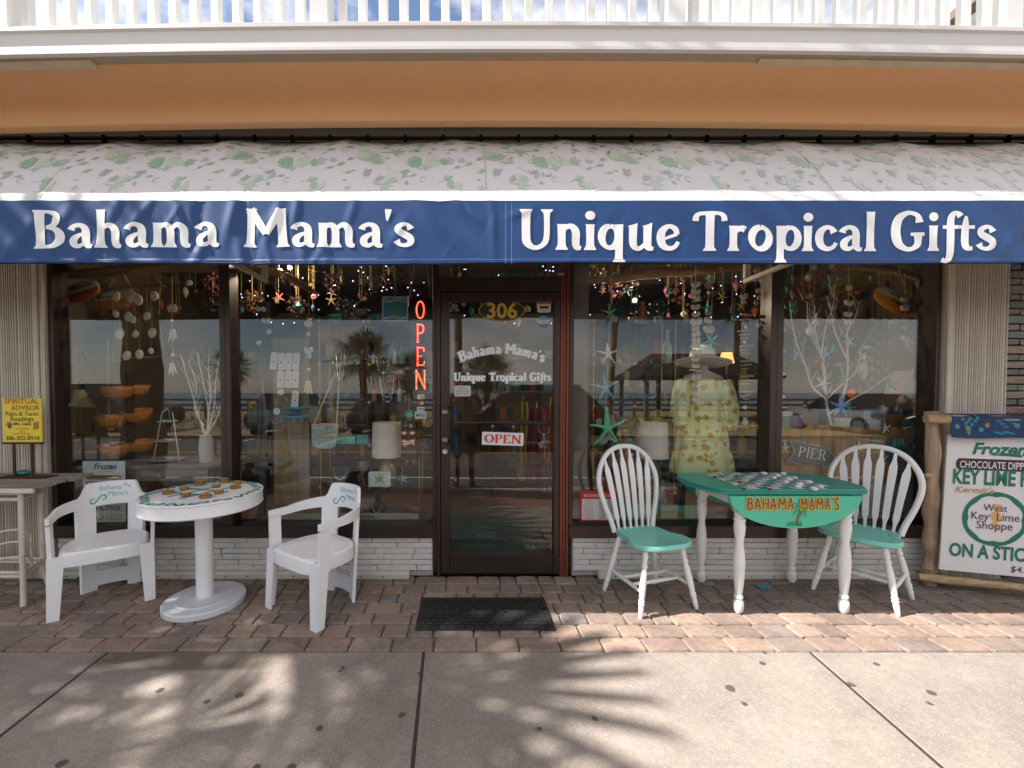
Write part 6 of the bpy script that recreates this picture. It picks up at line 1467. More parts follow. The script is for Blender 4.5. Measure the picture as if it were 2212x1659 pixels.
# ---- painted boat shaped signs
def buoy(px, py, w, h, tilt, top, bot, lines, label, Y=.30):
    c = at(px, py, Y); a, b = w / 2 * mpp(Y), h / 2 * mpp(Y); rm = Matrix.Rotation(-R(tilt), 3, 'Y'); t = thing('painted_float', label, 'sign', c)
    for nm, lo, hi, col in (('upper_half', 0.02, 1, top), ('lower_half', -1, -.02, bot)):
        mb = MB(); vs = []; nu, nv = 26, 6
        def f(u, v):
            th = PI * u if lo > 0 else -PI * u
            x = math.cos(th); ee = abs(math.sin(th)) ** .75
            ph = v; z = ee * (ph if lo > 0 else -ph); y = -.28 * (1 - ph * ph) ** .5 * (1 - x * x * .6)
            return c + rm @ Vector((x * a, y * b, z * b + (.01 * b if lo > 0 else -.01 * b)))
        mb.sheet(f, nu, nv); part(mb, nm, M(col, .45, 0, .12, 12, .1), t, True)
    mb = MB()
    for s_, u, v, wf in lines:
        sz = fit(s_, a * 2 * wf, bold=.02); text(mb, s_, c + rm @ Vector((u * a, -.34 * b, v * b)), frame(rm @ Vector((1, 0, 0)), rm @ Vector((0, 0, 1))), sz, bold=.02)
    part(mb, 'lettering', M('241f1c', .6), t)
    mb = MB(); mb.tube([c + rm @ Vector((a * .9, 0, 0)), c + Vector((a * .4, .02, b + .1)), at(px + 8, 574, Y)], .003, 5); part(mb, 'hanging_cord', mat_str, t)
    return t
CW = 'c2bba8'
buoy(178, 630, 78, 42, 16, CW, 'b8682c', [('MERMAID WISHES', .15, .25, .6), ('STARFISH KISSES', .1, -.4, .5)], 'cream and orange painted float reading mermaid wishes')
buoy(252, 648, 92, 42, 5, CW, 'a8652c', [('8', -.7, .1, .08), ('AT THE BEACH', -.1, .15, .5)], 'cream and brown painted float with a figure eight')
buoy(1933, 650, 98, 46, -25, 'ccc4b2', 'cf8420', [('Just Another Day', .1, .25, .55), ('in PARADISE', .15, -.4, .45)], 'cream and orange painted float reading just another day')
buoy(1998, 658, 52, 50, -8, 'b8aaa0', 'b02a1c', [('ALWAYS SUMMER', 0, .5, .7), ('SOMEWHERE', 0, .12, .6)], 'grey and red painted float by the right pillar')
buoy(1958, 708, 78, 48, -12, 'b8b2a4', '2a8a68', [('WELCOME TO', -.1, .35, .5), ('PARADISE', -.05, .02, .45)], 'grey and green painted float reading welcome to paradise')
buoy(1990, 737, 66, 52, 20, 'd6cebc', 'e09a20', [('PARADISE', -.05, .22, .6), ('FOUND!', .05, -.45, .5)], 'cream and bright orange painted float reading paradise found')
buoy(1998, 803, 56, 48, 10, 'a9a398', '2a7f66', [('Always', .3, .3, .35), ('Paradise', .35, .02, .35)], 'white and green painted float with painted fish')
# slanted painted boards
for i, (x0, y0, x1, y1, h, col, s_) in enumerate([(1800, 640, 1880, 610, 26, 'a08a24', 'BEACH BUMS'), (1795, 612, 1885, 580, 18, '8d877c', 'COASTAL LIVING'), (1800, 672, 1890, 640, 16, '77736c', 'SALT LIFE')]):
    a, b = at(x0, y0, .62), at(x1, y1, .62); t = thing('slanted_board', ['yellow', 'grey', 'narrow pale'][i] + ' painted word board slanting behind the twig tree', 'sign', a); d_ = b - a; fm = frame(d_, Vector((-d_.z, 0, d_.x))); hh = h * mpp(.62)
    mb = MB(); mb.prism([(0, 0), (d_.length, 0), (d_.length, hh), (0, hh)], a, fm, .012); part(mb, 'board', M(col, .7, 0, .2, 10, .2), t)
    mb = MB(); text(mb, s_, a + fm @ Vector((d_.length / 2, hh * .3, .002)), fm, fit(s_, d_.length * .8)); part(mb, 'lettering', M('2c2822', .7), t)
    mb = MB(); q = a + fm @ Vector((d_.length * .5, hh, 0)); string(mb, q, Vector((q.x, q.y, 2.8)), .003); part(mb, 'cord', mat_str, t)

# ---- lamps
def lamp(px, ytop, ybot, wt, wb, Y, label, shade, base_y, lit=0.0, col='c8bca4', basecol='3a2a20', kind='stem', fringe=False):
    s_ = mpp(Y); ct, cb = at(px, ytop, Y), at(px, ybot, Y); t = thing('table_lamp', label, 'lamp', at(px, base_y, Y))
    mb = MB(); mb.lathe([(wb / 2 * s_, cb.z), (wb / 2 * s_ * .985 - .002, cb.z + .001), ((wb * .45 + wt * .55) / 2 * s_ * (.96 if fringe else 1), (cb.z + ct.z) / 2), (wt / 2 * s_, ct.z)], (ct.x, Y, 0), 32)
    mb.f = mb.f[:-2]; mb.c = mb.c[:-2]
    m_ = M(col, .85, 0, .06, 30, .1, emit=lit) if lit else M(col, .85, 0, .06, 30, .1); part(mb, 'shade', m_, t, 40)
    if fringe:
        mb = MB()
        for i in range(30):
            a = 2 * PI * i / 30; q = Vector((ct.x + wb / 2 * s_ * math.cos(a), Y + wb / 2 * s_ * math.sin(a), cb.z)); mb.tube([q, q - Vector((0, 0, .018))], .003, 5)
        f_ = part(mb, 'fringe', M('3b3028', .8), t); f_['kind'] = 'stuff'
    bz = at(px, base_y, Y).z; h = cb.z - bz
    mb = MB()
    if kind == 'stem': mb.lathe([(.05, 0), (.055, .01), (.03, .025), (.012, .05), (.009, h * .4), (.014, h * .5), (.009, h * .6), (.008, h + .03)], (ct.x, Y, bz), 16)
    else: mb.lathe([(.05, 0), (.055, .01), (.04, .02), (.075, h * .35), (.08, h * .5), (.05, h * .8), (.015, h * .92), (.01, h + .03)], (ct.x, Y, bz), 20)
    part(mb, 'base', M(basecol, .3, .2, .2, 10), t, True)
    if lit:
        L = bpy.data.lights.new('lamp_bulb', 'POINT'); L.energy = 2.0; L.color = (1, .74, .48); L.shadow_soft_size = .03; lo = bpy.data.objects.new('lamp_bulb', L); scene.collection.objects.link(lo); lo.parent = t; lo.location = Vector((ct.x, Y, (ct.z + cb.z) / 2)) - Vector(t['_o'])
    return t
lamp(168, 842, 879, 22, 60, .34, 'beige fringed table lamp beside the left pillar', 0, 1003, col='9a8a68', fringe=True)
lamp(836, 912, 986, 62, 66, .30, 'white drum shade lamp wrapped in plastic beside the carved mask', 0, 1050, col='c9c2b4', basecol='8a7a62', kind='jar')
lamp(1410, 912, 988, 58, 66, .40, 'pale drum shade lamp wrapped in plastic behind the first hoop chair', 0, 1060, col='bdb8ae', basecol='4a4440', kind='jar')
lamp(1570, 762, 784, 20, 30, 1.2, 'small glowing orange lamp behind the sun hat', 0, 840, lit=1.4, col='e88a4a')
lamp(1948, 802, 852, 38, 54, .55, 'grey lamp with glowing top beside the painted floats', 0, 925, lit=.10, col='8a7468', basecol='241f1c', kind='jar')
# salt lamp on the shelf behind
q = at(1850, 850, 1.3); mb = MB(); mb.ball(q, (.07, .065, .08), 10, 8); mb.v = [v + Vector((rr.uniform(-.012, .012), rr.uniform(-.012, .012), rr.uniform(-.012, .012))) for v in mb.v]; tag(mb.build('salt_lamp', M('d8542c', .6, 0, .3, 20, emit=.12)), 'glowing orange salt lamp deep in the shop', 'lamp')

# small lit spotlights near the window heads
for i, (px, py, Y) in enumerate(((626, 578, .55), (1371, 649, .75))):
    c = at(px, py, Y); t = thing('spotlight', ['small lit spotlight above the crooked driftwood branch', 'small lit spotlight behind the shelf plants'][i], 'lamp', c); mb = MB(); mb.tube([c + Vector((0, 0, .012)), c + Vector((.02, .01, .07))], [.024, .016], 12); part(mb, 'housing', M('1c1a18', .4, .5), t, True); mb = MB(); mb.ball(c, .018, 12, 8); part(mb, 'bulb', M('ffd9a0', .4, 0, .02, 4, emit=12.0), t, True)
    mb = MB(); string(mb, c + Vector((.02, .01, .06)), Vector((c.x + .02, c.y + .01, 2.85)), .004); part(mb, 'cable', M('1c1a18', .6), t)
    L = bpy.data.lights.new('bulb_light', 'POINT'); L.energy = 14.0; L.color = (1, .82, .6); L.shadow_soft_size = .03; lo = bpy.data.objects.new('bulb_light', L); scene.collection.objects.link(lo); lo.parent = t; lo.location = (0, -.03, -.03)
# ---- wooden bowls on a tiered driftwood stand, first window
bw = thing('bowl_stand', 'dark post holding tiers for wooden bowls in the first window', 'stand', at(285, 1000, .45)); mb = MB(); c = at(283, 1000, .47); mb.tube([(c.x, .47, c.z - .005), (c.x, .47, at(283, 800, .47).z)], .03, 10); part(mb, 'post', mat_darkwall, bw)
mat_bowl = wood_mat('bowl_wood', '8e5420', 'd69248', 'X', 9, .4, .15)
for i, (px, py, r_) in enumerate([(255, 842, 30), (296, 838, 24), (242, 904, 28), (297, 893, 28), (250, 966, 32), (303, 958, 27)]):
    q = at(px, py, .40 if i % 2 == 0 else .5); rr_ = r_ * mpp(.42); t = thing('wooden_bowl', ['large wooden bowl of trinkets on the top tier', 'plain wooden bowl behind the top tier bowl', 'wooden bowl of wrapped sweets', 'tilted wooden bowl right of the stand post', 'wide wooden bowl on the lowest tier', 'round wooden bowl at the back of the lowest tier'][i], 'bowl', q)
    mb = MB(); mb.lathe([(rr_ * .35, -rr_ * .72), (rr_ * .75, -rr_ * .48), (rr_ * .97, .0), (rr_, rr_ * .24), (rr_ * .95, rr_ * .24), (rr_ * .88, 0), (rr_ * .6, -rr_ * .35), (0, -rr_ * .45)], q, 28, Matrix.Rotation(R(12 if i == 3 else 4), 3, 'X')); part(mb, 'bowl', mat_bowl, t, 45)
    if i in (0, 2, 4):
        for k in range(7): mb = MB(); mb.box(q + Vector((rr.uniform(-.5, .5) * rr_, rr.uniform(-.5, .3) * rr_, rr_ * .15)), (.03, .02, .012), Matrix.Rotation(rr.uniform(-1, 1), 3, 'Y') @ Matrix.Rotation(rr.uniform(0, 3), 3, 'Z')); part(mb, 'trinket', M(rr.choice(['b8b4b8', '8a3a4a', '9ab0c0', 'c8c0b0', '6a4a7a']), .4), t)
# bench and three tier stand
bn = thing('display_bench', 'grey weathered wooden bench under the tiered plate stand', 'bench', at(380, 1010, .3)); zb = at(350, 1004, .2).z
mat_gw = wood_mat('grey_wood', '4a4744', '8a8681', 'X', 6, .85, .5)
bx0_, bx1_ = at(190, 1010, .25).x, at(470, 1010, .25).x
for y0, y1 in ((.14, .33), (.335, .52), (.525, .70)):
    mb = MB(); mb.span((bx0_, y0, zb - .03), (bx1_, y1, zb), ch=.004); part(mb, 'top_board', mat_gw, bn)
mb = MB(); mb.span((bx0_ + .02, .15, zb - .12), (bx1_ - .02, .17, zb - .031)); part(mb, 'apron', mat_gw, bn)
for x in (bx0_ + .05, bx1_ - .05):
    for y in (.19, .62): mb = MB(); mb.box((x, y, (DECK + zb - .032) / 2), (.06, .06, zb - .032 - DECK)); part(mb, 'leg', mat_gw, bn)
ts = thing('tiered_stand', 'silver wire three tier plate stand on the grey bench', 'stand', at(360, 1002, .32)); mat_chr = M('b8b6b2', .22, .9, .05, 10)
tip = at(362, 882, .32)
for px in (331, 388):
    f_ = at(px, 1003, .30); f_.z = zb + .004; mb = MB(); mb.tube([f_, f_.lerp(tip, .6) + Vector(((px - 360) * .0008, 0, 0)), f_.lerp(tip, .92) + Vector(((px - 360) * .0012, 0, .0)), tip], .005, 7); part(mb, 'leg', mat_chr, ts, True)
f_ = Vector((tip.x, .46, zb + .004)); mb = MB(); mb.tube([f_, f_.lerp(tip, .7), tip], .005, 7); part(mb, 'leg', mat_chr, ts, True)
mb = MB(); mb.tube([tip + Vector((-.03, 0, .005)), tip + Vector((.03, 0, .005))], .005, 7); part(mb, 'top_handle', mat_chr, ts, True)
for py, r_ in ((912, 20), (953, 25), (993, 34)):
    q = at(362, py, .36); mb = MB(); mb.lathe([(r_ * .5 * S, -.004), (r_ * S, .006), (r_ * S, .010), (r_ * .5 * S, .0), (0, .0)], q, 28); part(mb, 'plate', M('b9b7b2', .3, .1), ts, True)
    for k in range(6): mb = MB(); mb.ball(q + Vector((rr.uniform(-.7, .7) * r_ * S, rr.uniform(-.5, .5) * r_ * S, .012)), (.012, .009, .008), 8, 5); part(mb, 'small_shell', M(rr.choice(['cfcac2', '8fb0b4', 'b8a898']), .4), ts, True)
# white twig bunches
def twigs(label, px, ybase, Y, tips, vase=None, col='c5c3c0', r0=4.0, seed=1):
    r6 = random.Random(seed); b = at(px, ybase, Y); t = thing('white_twig_tree', label, 'branches', b); mt_ = M(col, .7, 0, .08, 20, .2); k_ = 0
    for trunk_pts, rad in tips:
        q = smooth_path([tuple(at(x, y, Y + r6.uniform(-.05, .08) * min(1, abs(y - ybase) / 60))) for x, y in trunk_pts], 5); mb = MB(); n = len(q)
        mb.tube([Vector(a) for a in q], [max(.0014, .72 * rad * S * (1 - .85 * i / n)) for i in range(n)], 7)
        for i in range(n // 4, n - 1, 2):
            a = Vector(q[i]); d_ = (Vector(q[min(i + 2, n - 1)]) - a).normalized(); sg = r6.choice((-1, 1)); L = r6.uniform(14, 40) * S
            d2 = (d_ * .7 + Vector((sg * .6, r6.uniform(-.4, .4), .25))).normalized(); m_ = a + d2 * L * .5; e_ = a + d2 * L + Vector((0, 0, L * .25)); rs = max(.0011, rad * S * .3 * (1 - i / n))
            mb.tube([a, m_, e_], [rs, rs * .8, .001], 5)
            mb.tube([m_, m_ + Vector((-sg * .3, .1, .9)).normalized() * L * .5], [rs * .6, .001], 4)
        part(mb, 'branch', mt_, t, True)
    if vase:
        mb = MB(); h, w = vase; w *= S; z1 = b.z + .02; z0 = at(px, ybase + h, Y).z; mb.lathe([(w * .75, z0), (w * .85, z0 + .005), (w, z0 + (z1 - z0) * .5), (w * .85, z1 - .01), (w * .9, z1), (w * .75, z1)], (b.x, Y, 0), 24); part(mb, 'vase', M('bdbab6', .5, 0, .1, 10), t, True)
    return t
twigs('white painted twigs in a pale vase hung with necklaces', 445, 945, .34, [([(445, 945), (432, 905), (415, 850), (390, 765)], 4.2), ([(446, 945), (450, 890), (440, 830), (425, 760)], 4.5), ([(446, 945), (462, 880), (465, 830), (476, 760)], 4.2), ([(447, 940), (470, 900), (478, 860), (476, 800)], 3), ([(440, 920), (420, 880), (424, 830), (405, 775)], 3), ([(450, 900), (455, 850), (450, 800), (452, 757)], 3)], (58, 15), seed=3)
twigs('white twig tree with starfish ornaments on the plank screen', 1808, 918, .28, [([(1796, 920), (1787, 880), (1783, 840), (1780, 790), (1762, 720), (1760, 660)], 4.5), ([(1785, 862), (1755, 835), (1740, 790), (1722, 745), (1710, 690), (1705, 650)], 3.4), ([(1787, 860), (1820, 830), (1850, 800), (1862, 750), (1890, 710)], 3.2), ([(1790, 895), (1830, 868), (1880, 840), (1925, 808)], 3), ([(1815, 872), (1828, 830), (1832, 780), (1830, 720), (1845, 690), (1858, 650)], 3.8), ([(1783, 820), (1775, 770), (1785, 700), (1800, 660), (1803, 615)], 3), ([(1780, 780), (1758, 735), (1745, 690), (1744, 650)], 2.6), ([(1832, 780), (1805, 720), (1795, 670), (1785, 640)], 2.6)], seed=8)

# ---- second window: cards, candle stand, plants, signs
for i, (zx, zy) in enumerate([(358, 1115), (440, 1120), (515, 1120), (597, 1120), (430, 1310), (512, 1310), (590, 1310), (585, 1525)]):
    c = at(518.4 + zx * .2031, 553 + zy * .2031, .24); rm = Matrix.Rotation(R(rr.uniform(-4, 4)) + R(3), 3, 'Y'); t = thing('earring_card', ['white earring card first in the upper row beside the wood chime', 'white earring card second in the upper row', 'white earring card third in the upper row', 'white earring card last in the upper row beside the shell strand', 'white earring card first in the lower row', 'white earring card in the middle of the lower row', 'white earring card last in the lower row', 'single white earring card below the two rows, over the blue glasses'][i], 'card', c)
    w, h = 7.6 * S, 19 * S; mb = MB(); mb.prism([(-w, -h), (w, -h), (w, h * .85), (w * .6, h), (-w * .6, h), (-w, h * .85)], c, frame(rm @ Vector((1, 0, 0)), rm @ Vector((0, 0, 1))), .002); part(mb, 'card', M('cfcccb', .7, 0, .05, 8), t)
    mb = MB(); mb.ball(c + Vector((0, -.004, -.01)), (.006, .004, .009), 8, 5); part(mb, 'earring', M('3e5f66', .3, .4), t, True)
    mb = MB(); string(mb, c + Vector((0, .002, h)), c + Vector((0, .03, h + .02)), .0012); part(mb, 'hook', mat_chr, t)
mb = MB(); a, b = at(588, 780, .27), at(668, 1090, .27); mb.span((a.x, .28, b.z), (b.x, .30, at(588, 730, .27).z)); tag(mb.build('card_board', wood_mat('pale_board', '6b5c4a', '8f7d66', 'Z', 6)), 'tall pale wooden board holding the earring cards', 'board')
# candle stand (four cups on two stems)
cs = thing('candle_stand', 'carved brown wooden four cup candle stand', 'candle holder', at(717, 860, .3)); mat_cw = wood_mat('candle_wood', '4a3316', '8a6a36', 'Z', 8)
zc = at(717, 860, .3).z
for px in (742, 757):
    mb = MB(); mb.tube([at(px - 1, 858, .3), at(px - 3, 800, .3), at(px - 1, 748, .3), at(px - 6 if px < 750 else px - 2, 738, .3)], [.012, .011, .011, .01], 9); part(mb, 'stem', mat_cw, cs, True)
mb = MB(); mb.tube([at(707, 736, .3), at(720, 741, .3), at(738, 735, .3), at(758, 741, .3), at(760, 742, .3)], .011, 9); part(mb, 'arm', mat_cw, cs, True)
for px, py in ((698, 726), (707, 729), (730, 727), (738, 729)):
    c = at(px, py, .3); mb = MB(); mb.lathe([(.010, -.035), (.016, -.02), (.016, .03), (.018, .032), (.012, .032), (.012, .01), (0, .01)], c, 14); part(mb, 'cup', mat_cw, cs, True)
mb = MB(); mb.tube([at(698, 732, .3), at(703, 741, .3), at(715, 745, .3)], .010, 8); part(mb, 'arm', mat_cw, cs, True)
# glass shelf units
mat_gls = glass_mat('shelf_glass', 1.45, (.86, .93, .90)); mat_brass = M('b0893a', .3, .9)
def shelf_unit(label, x0, x1, ys_, Y0, Y1, loc):
    t = thing('glass_shelf', label, 'shelf', loc); xa, xb = at(x0, 800, Y0).x, at(x1, 800, Y0).x
    zs = [at(1000, y, Y0).z for y in ys_]
    for z in zs: mb = MB(); mb.span((xa, Y0, z - .008), (xb, Y1, z)); part(mb, 'shelf_pane', mat_gls, t)
    for x in (xa, xb):
        for y in (Y0 + .01, Y1 - .01):
            mb = MB(); mb.span((x - .003, y - .003, DECK), (x + .003, y + .003, zs[0] + .02)); part(mb, 'upright', mat_brass, t)
    for z in zs:
        for x in (xa, (xa + xb) / 2, xb): mb = MB(); mb.box((x, Y0 - .004, z - .004), (.03, .008, .008)); mb.box((x, Y0 - .004, z - .004), (.008, .0078, .03)); part(mb, 'clip', mat_brass, t)
    return zs
zB = shelf_unit('glass shelf unit with brass clips behind the earring cards', 690, 905, (692, 786, 868, 960, 1050), .26, .52, at(800, 1100, .26))
zC = shelf_unit('glass shelf unit with brass clips beside the mannequin', 1283, 1460, (694, 785, 876, 968, 1062), .30, .56, at(1370, 1100, .3))
def on(px, z, Y): q = at(px, 900, Y); return Vector((q.x, Y, z))
def leafball(mb, c, r_, n, s_, seed=0):
    r7 = random.Random(seed)
    for i in range(n):
        d_ = Vector((r7.gauss(0, 1), r7.gauss(0, 1), r7.gauss(0, 1))).normalized(); q = c + Vector((d_.x * r_[0], d_.y * r_[1], d_.z * r_[2])) * r7.uniform(.7, 1.04); u = d_.cross(Vector((r7.uniform(-1, 1), r7.uniform(-1, 1), r7.uniform(-1, 1)))).normalized(); v = d_.cross(u) * .5 + d_ * .6; a = s_ * r7.uniform(.6, 1.3)
        mb.add([q, q + u * a * .45 + v * a * .5, q + v * a, q - u * a * .45 + v * a * .5], [[0, 1, 2, 3]])
def potted(px, z, Y, r_, label, potc, pr_, ph, seed, bush=True):
    q = on(px, z, Y); t = thing('potted_plant', label, 'plant', q); mb = MB(); mb.lathe([(pr_ * .75, .001), (pr_, ph), (pr_ * .88, ph), (pr_ * .8, ph * .8), (0, ph * .8)], q, 18); part(mb, 'pot', M(potc, .6), t, True)
    mb = MB(); leafball(mb, q + Vector((0, 0, ph + r_ * .75)), (r_, r_ * .9, r_ * (.9 if bush else .6)), 700, .017 if bush else .024, seed); part(mb, 'foliage', M('1f3a1a', .7, 0, .5, 30), t)
    mb = MB(); mb.tube([q + Vector((0, 0, ph * .7)), q + Vector((0, 0, ph + r_ * .5))], .006, 6); part(mb, 'stem', mat_trunk, t)
potted(751, zB[0] + .001, .40, .085, 'round boxwood ball in a grey pot on the top glass shelf', '4a4650', .03, .07, 1)
potted(1322, zC[0] + .001, .42, .075, 'small bushy plant in a white pot beside the rope', '9a948a', .035, .06, 2, False); potted(1366, zC[0] + .001, .44, .075, 'middle bushy plant in a white pot on the top glass shelf', '9a948a', .035, .06, 3, False); potted(1420, zC[0] + .001, .42, .085, 'wide bushy plant in a white pot beside the shell clusters', '9a948a', .035, .06, 4, False)
def bxthing(px0, z, px1, Y, h, d, col, label, nm='gift_box', cat='box', lid=None):
    a, b = at(px0, 900, Y).x, at(px1, 900, Y).x; t = thing(nm, label, cat, ((a + b) / 2, Y, z)); mb = MB(); mb.span((a, Y, z + .001), (b, Y + d, z + h), ch=.002); part(mb, 'carton', M(col, .6, 0, .1, 10), t)
    mb = MB(); mb.span((a - .002, Y - .002, z + h * .72), (b + .002, Y + d + .002, z + h + .002), ch=.002); part(mb, 'lid', M(lid or col, .55, 0, .1, 9), t)
bxthing(716, zB[0], 738, .34, .06, .08, '2f8a80', 'teal gift box left of the boxwood ball'); bxthing(797, zB[0], 815, .34, .065, .08, '2f8a80', 'teal gift box right of the glass float')
bxthing(729, zB[3], 766, .28, .055, .08, '5cb8a6', 'bright mint box below the handbag', lid='74c8b8'); bxthing(770, zB[3], 795, .28, .075, .05, '3f8a90', 'pair of teal cards beside the mint box')
# hanging glass float
c = at(782, 670, .24); t = thing('glass_float', 'dark iridescent glass ball hanging on twine', 'glass ball', c); mb = MB(); mb.ball(c, 20 * S, 22, 14); part(mb, 'ball', M('2b2430', .08, .6, .4, 6, coat=1), t, True)
mb = MB(); string(mb, c + Vector((0, 0, 20 * S)), at(782, 574, .24), .004); mb.ball(c + Vector((0, 0, 22 * S)), .014, 8, 6); part(mb, 'twine', mat_str, t, True)
# fish picture
a, b = at(827, 693, .09), at(880, 642, .09); t = thing('fish_picture', 'square teal stained glass picture of a green fish', 'picture', ((a.x + b.x) / 2, .09, a.z)); w = b.x - a.x; h = b.z - a.z
mb = MB(); mb.span((a.x, .09, a.z), (b.x, .096, b.z)); part(mb, 'glass_panel', M('2c6f8c', .35, 0, .2, 12), t)
mb = MB()
for x0, x1, z0, z1 in ((a.x - .004, a.x + .004, a.z, b.z), (b.x - .004, b.x + .004, a.z, b.z), (a.x + .005, b.x - .005, a.z - .004, a.z + .004), (a.x + .005, b.x - .005, b.z - .004, b.z + .004)): mb.span((x0, .084, z0), (x1, .0895, z1))
part(mb, 'border', M('a8b4b4', .5), t)
cx_, cz_ = (a.x + b.x) / 2, (a.z + b.z) / 2
mb = MB(); body = [(-.32, 0), (-.2, .14), (0, .22), (.16, .14), (.26, .04), (.4, .16), (.38, 0), (.4, -.16), (.26, -.04), (.14, -.16), (-.05, -.24), (-.22, -.12)]; mb.prism([(x * w, y * h) for x, y in body], (cx_, .0885, cz_), FRONT, .002); part(mb, 'fish', M('2f7a58', .4, 0, .3, 40), t)
mb = MB()
for k, zz in enumerate((.40, .33, -.33, -.40)):
    for i in range(12):
        x0, x1 = -.46 + i * .0767, -.46 + (i + 1) * .0767; f = lambda x: zz + .03 * math.sin(x * 9 + k); mb.add([(cx_ + x0 * w, .0887, cz_ + f(x0) * h - .0025), (cx_ + x1 * w, .0887, cz_ + f(x1) * h - .0025), (cx_ + x1 * w, .0887, cz_ + f(x1) * h + .0025), (cx_ + x0 * w, .0887, cz_ + f(x0) * h + .0025)], [[0, 1, 2, 3]])
part(mb, 'wave_lines', M('b8c4c4', .5), t)
mb = MB(); string(mb, (cx_, .092, b.z), (cx_, .092, at(800, 574, .09).z), .0015); part(mb, 'cord', mat_str, t)
# lit vertical OPEN sign
a, b = at(884, 846, .085), at(933, 642, .085); t = thing('led_open_sign', 'dark vertical panel with glowing red OPEN letters', 'sign', ((a.x + b.x) / 2, .085, a.z)); w, h = b.x - a.x, b.z - a.z
mb = MB(); mb.span((a.x, .085, a.z), (b.x, .105, b.z), ch=.003); part(mb, 'panel', M('180c0e', .25), t)
mat_led = M('ff2408', .4, 0, .02, 4, emit=1.7); mat_dot = M('ff7a5c', .4, 0, .02, 4, emit=4.0)
for i, c in enumerate('OPEN'):
    z0 = b.z - h * (.235 + .245 * i); sc = h * .20; nx = .74 if c != 'O' else .60
    pl_ = lambda u, v, l: Vector(((a.x + b.x) / 2 + (u - GL[c][0] / 2) * sc * nx, .0825 - l, z0 + v * sc))
    g = stroke_glyph(c, pl_, .0003, .62); lo = sub(part(g, 'letter', mat_led, t)); mb = MB()
    for st in GL[c][1]:
        p_ = smooth_path(st, 5); L = 0; last = None
        for x, y, _ in p_:
            q = pl_(x, y, .004)
            if last is None or (q - last).length > .0115: mb.ball(q, .0028, 6, 4); last = q
    d_ = mb.build('led_dots', mat_dot, lo, True); d_['kind'] = 'stuff'
mb = MB()
for x in (a.x + .01, b.x - .01): string(mb, (x, .095, b.z), ((a.x + b.x) / 2 + (x - (a.x + b.x) / 2) * .6, .095, at(900, 574, .085).z), .002)
part(mb, 'hanging_cords', M('8a8074', .8), t)
# payment stickers on the pane
def sticker(px0, py0, px1, py1, col, label, name='sticker', Y=GY - .002, cat='sticker', octo=False):
    a, b = at(px0, py1, Y), at(px1, py0, Y); t = thing(name, label, cat, ((a.x + b.x) / 2, Y, a.z)); mb = MB(); w, h = b.x - a.x, b.z - a.z
    if octo: pts = [(w / 2 * math.cos(R(22.5 + 45 * i)) * 1.05, h / 2 * math.sin(R(22.5 + 45 * i)) * 1.05) for i in range(8)]
    else:
        r_ = min(w, h) * .1; pts = [(-w / 2 + r_, -h / 2), (w / 2 - r_, -h / 2), (w / 2, -h / 2 + r_), (w / 2, h / 2 - r_), (w / 2 - r_, h / 2), (-w / 2 + r_, h / 2), (-w / 2, h / 2 - r_), (-w / 2, -h / 2 + r_)]
    mb.prism(pts, ((a.x + b.x) / 2, Y, (a.z + b.z) / 2), FRONT, .0012); part(mb, 'film', M(col, .5, 0, .05, 10), t)
    return t, Vector(((a.x + b.x) / 2, Y - .0006, (a.z + b.z) / 2)), w, h
def patch(t, c, x, z, w, h, col, lift=.0002, name='print'):
    mb = MB(); mb.add([c + Vector((x - w / 2, -lift, z - h / 2)), c + Vector((x + w / 2, -lift, z - h / 2)), c + Vector((x + w / 2, -lift, z + h / 2)), c + Vector((x - w / 2, -lift, z + h / 2))], [[0, 1, 2, 3]]); return part(mb, name, M(col, .5), t)
def wr(t, c, s_, x, z, w, col, lift=.0005, name='lettering', **kw):
    mb = MB(); text(mb, s_, c + Vector((x, -lift, z)), FRONT, fit(s_, w, **kw), **kw); return part(mb, name, M(col, .5), t)
t, c, w, h = sticker(901, 852, 917, 862, 'd0ccc4', 'small orange and white card payment sticker above the red and yellow one'); patch(t, c, w * .2, -h * .25, w * .55, h * .4, 'd08a3a'); wr(t, c, 'DISCOVER', 0, h * .08, w * .85, '3a3634')
t, c, w, h = sticker(901, 865, 917, 876, '1f3f66', 'dark card payment sticker with red and yellow discs')
for x, col in ((-.16, 'c23a22'), (.16, 'd8962a')):
    mb = MB(); mb.add([c + Vector((x * w + .38 * h * math.cos(i * PI / 8), -.0003 - .0002 * (x > 0), .38 * h * math.sin(i * PI / 8))) for i in range(16)], [list(range(16))]); part(mb, 'disc', M(col, .5), t)
t, c, w, h = sticker(901, 879, 917, 888, 'c9cbd0', 'white card payment sticker with blue letters'); wr(t, c, 'VISA', 0, -h * .28, w * .8, '24467e', bold=.03, shear=.25)
t, c, w, h = sticker(896, 889, 921, 905, 'a9b0aa', 'pale grey phone payment sticker'); wr(t, c, 'Pay', w * .12, -h * .18, w * .5, '2a2c2a', bold=.005)
mb = MB(); mb.add([c + Vector((-w * .28 + .16 * h * math.cos(i * PI / 6), -.0004, -.02 * h + .2 * h * math.sin(i * PI / 6))) for i in range(12)], [list(range(12))]); mb.add([c + Vector((-w * .27, -.0005, .2 * h)), c + Vector((-w * .24, -.0005, .34 * h)), c + Vector((-w * .285, -.0005, .27 * h))], [[0, 1, 2]]); part(mb, 'fruit_mark', M('2a2c2a', .5), t)
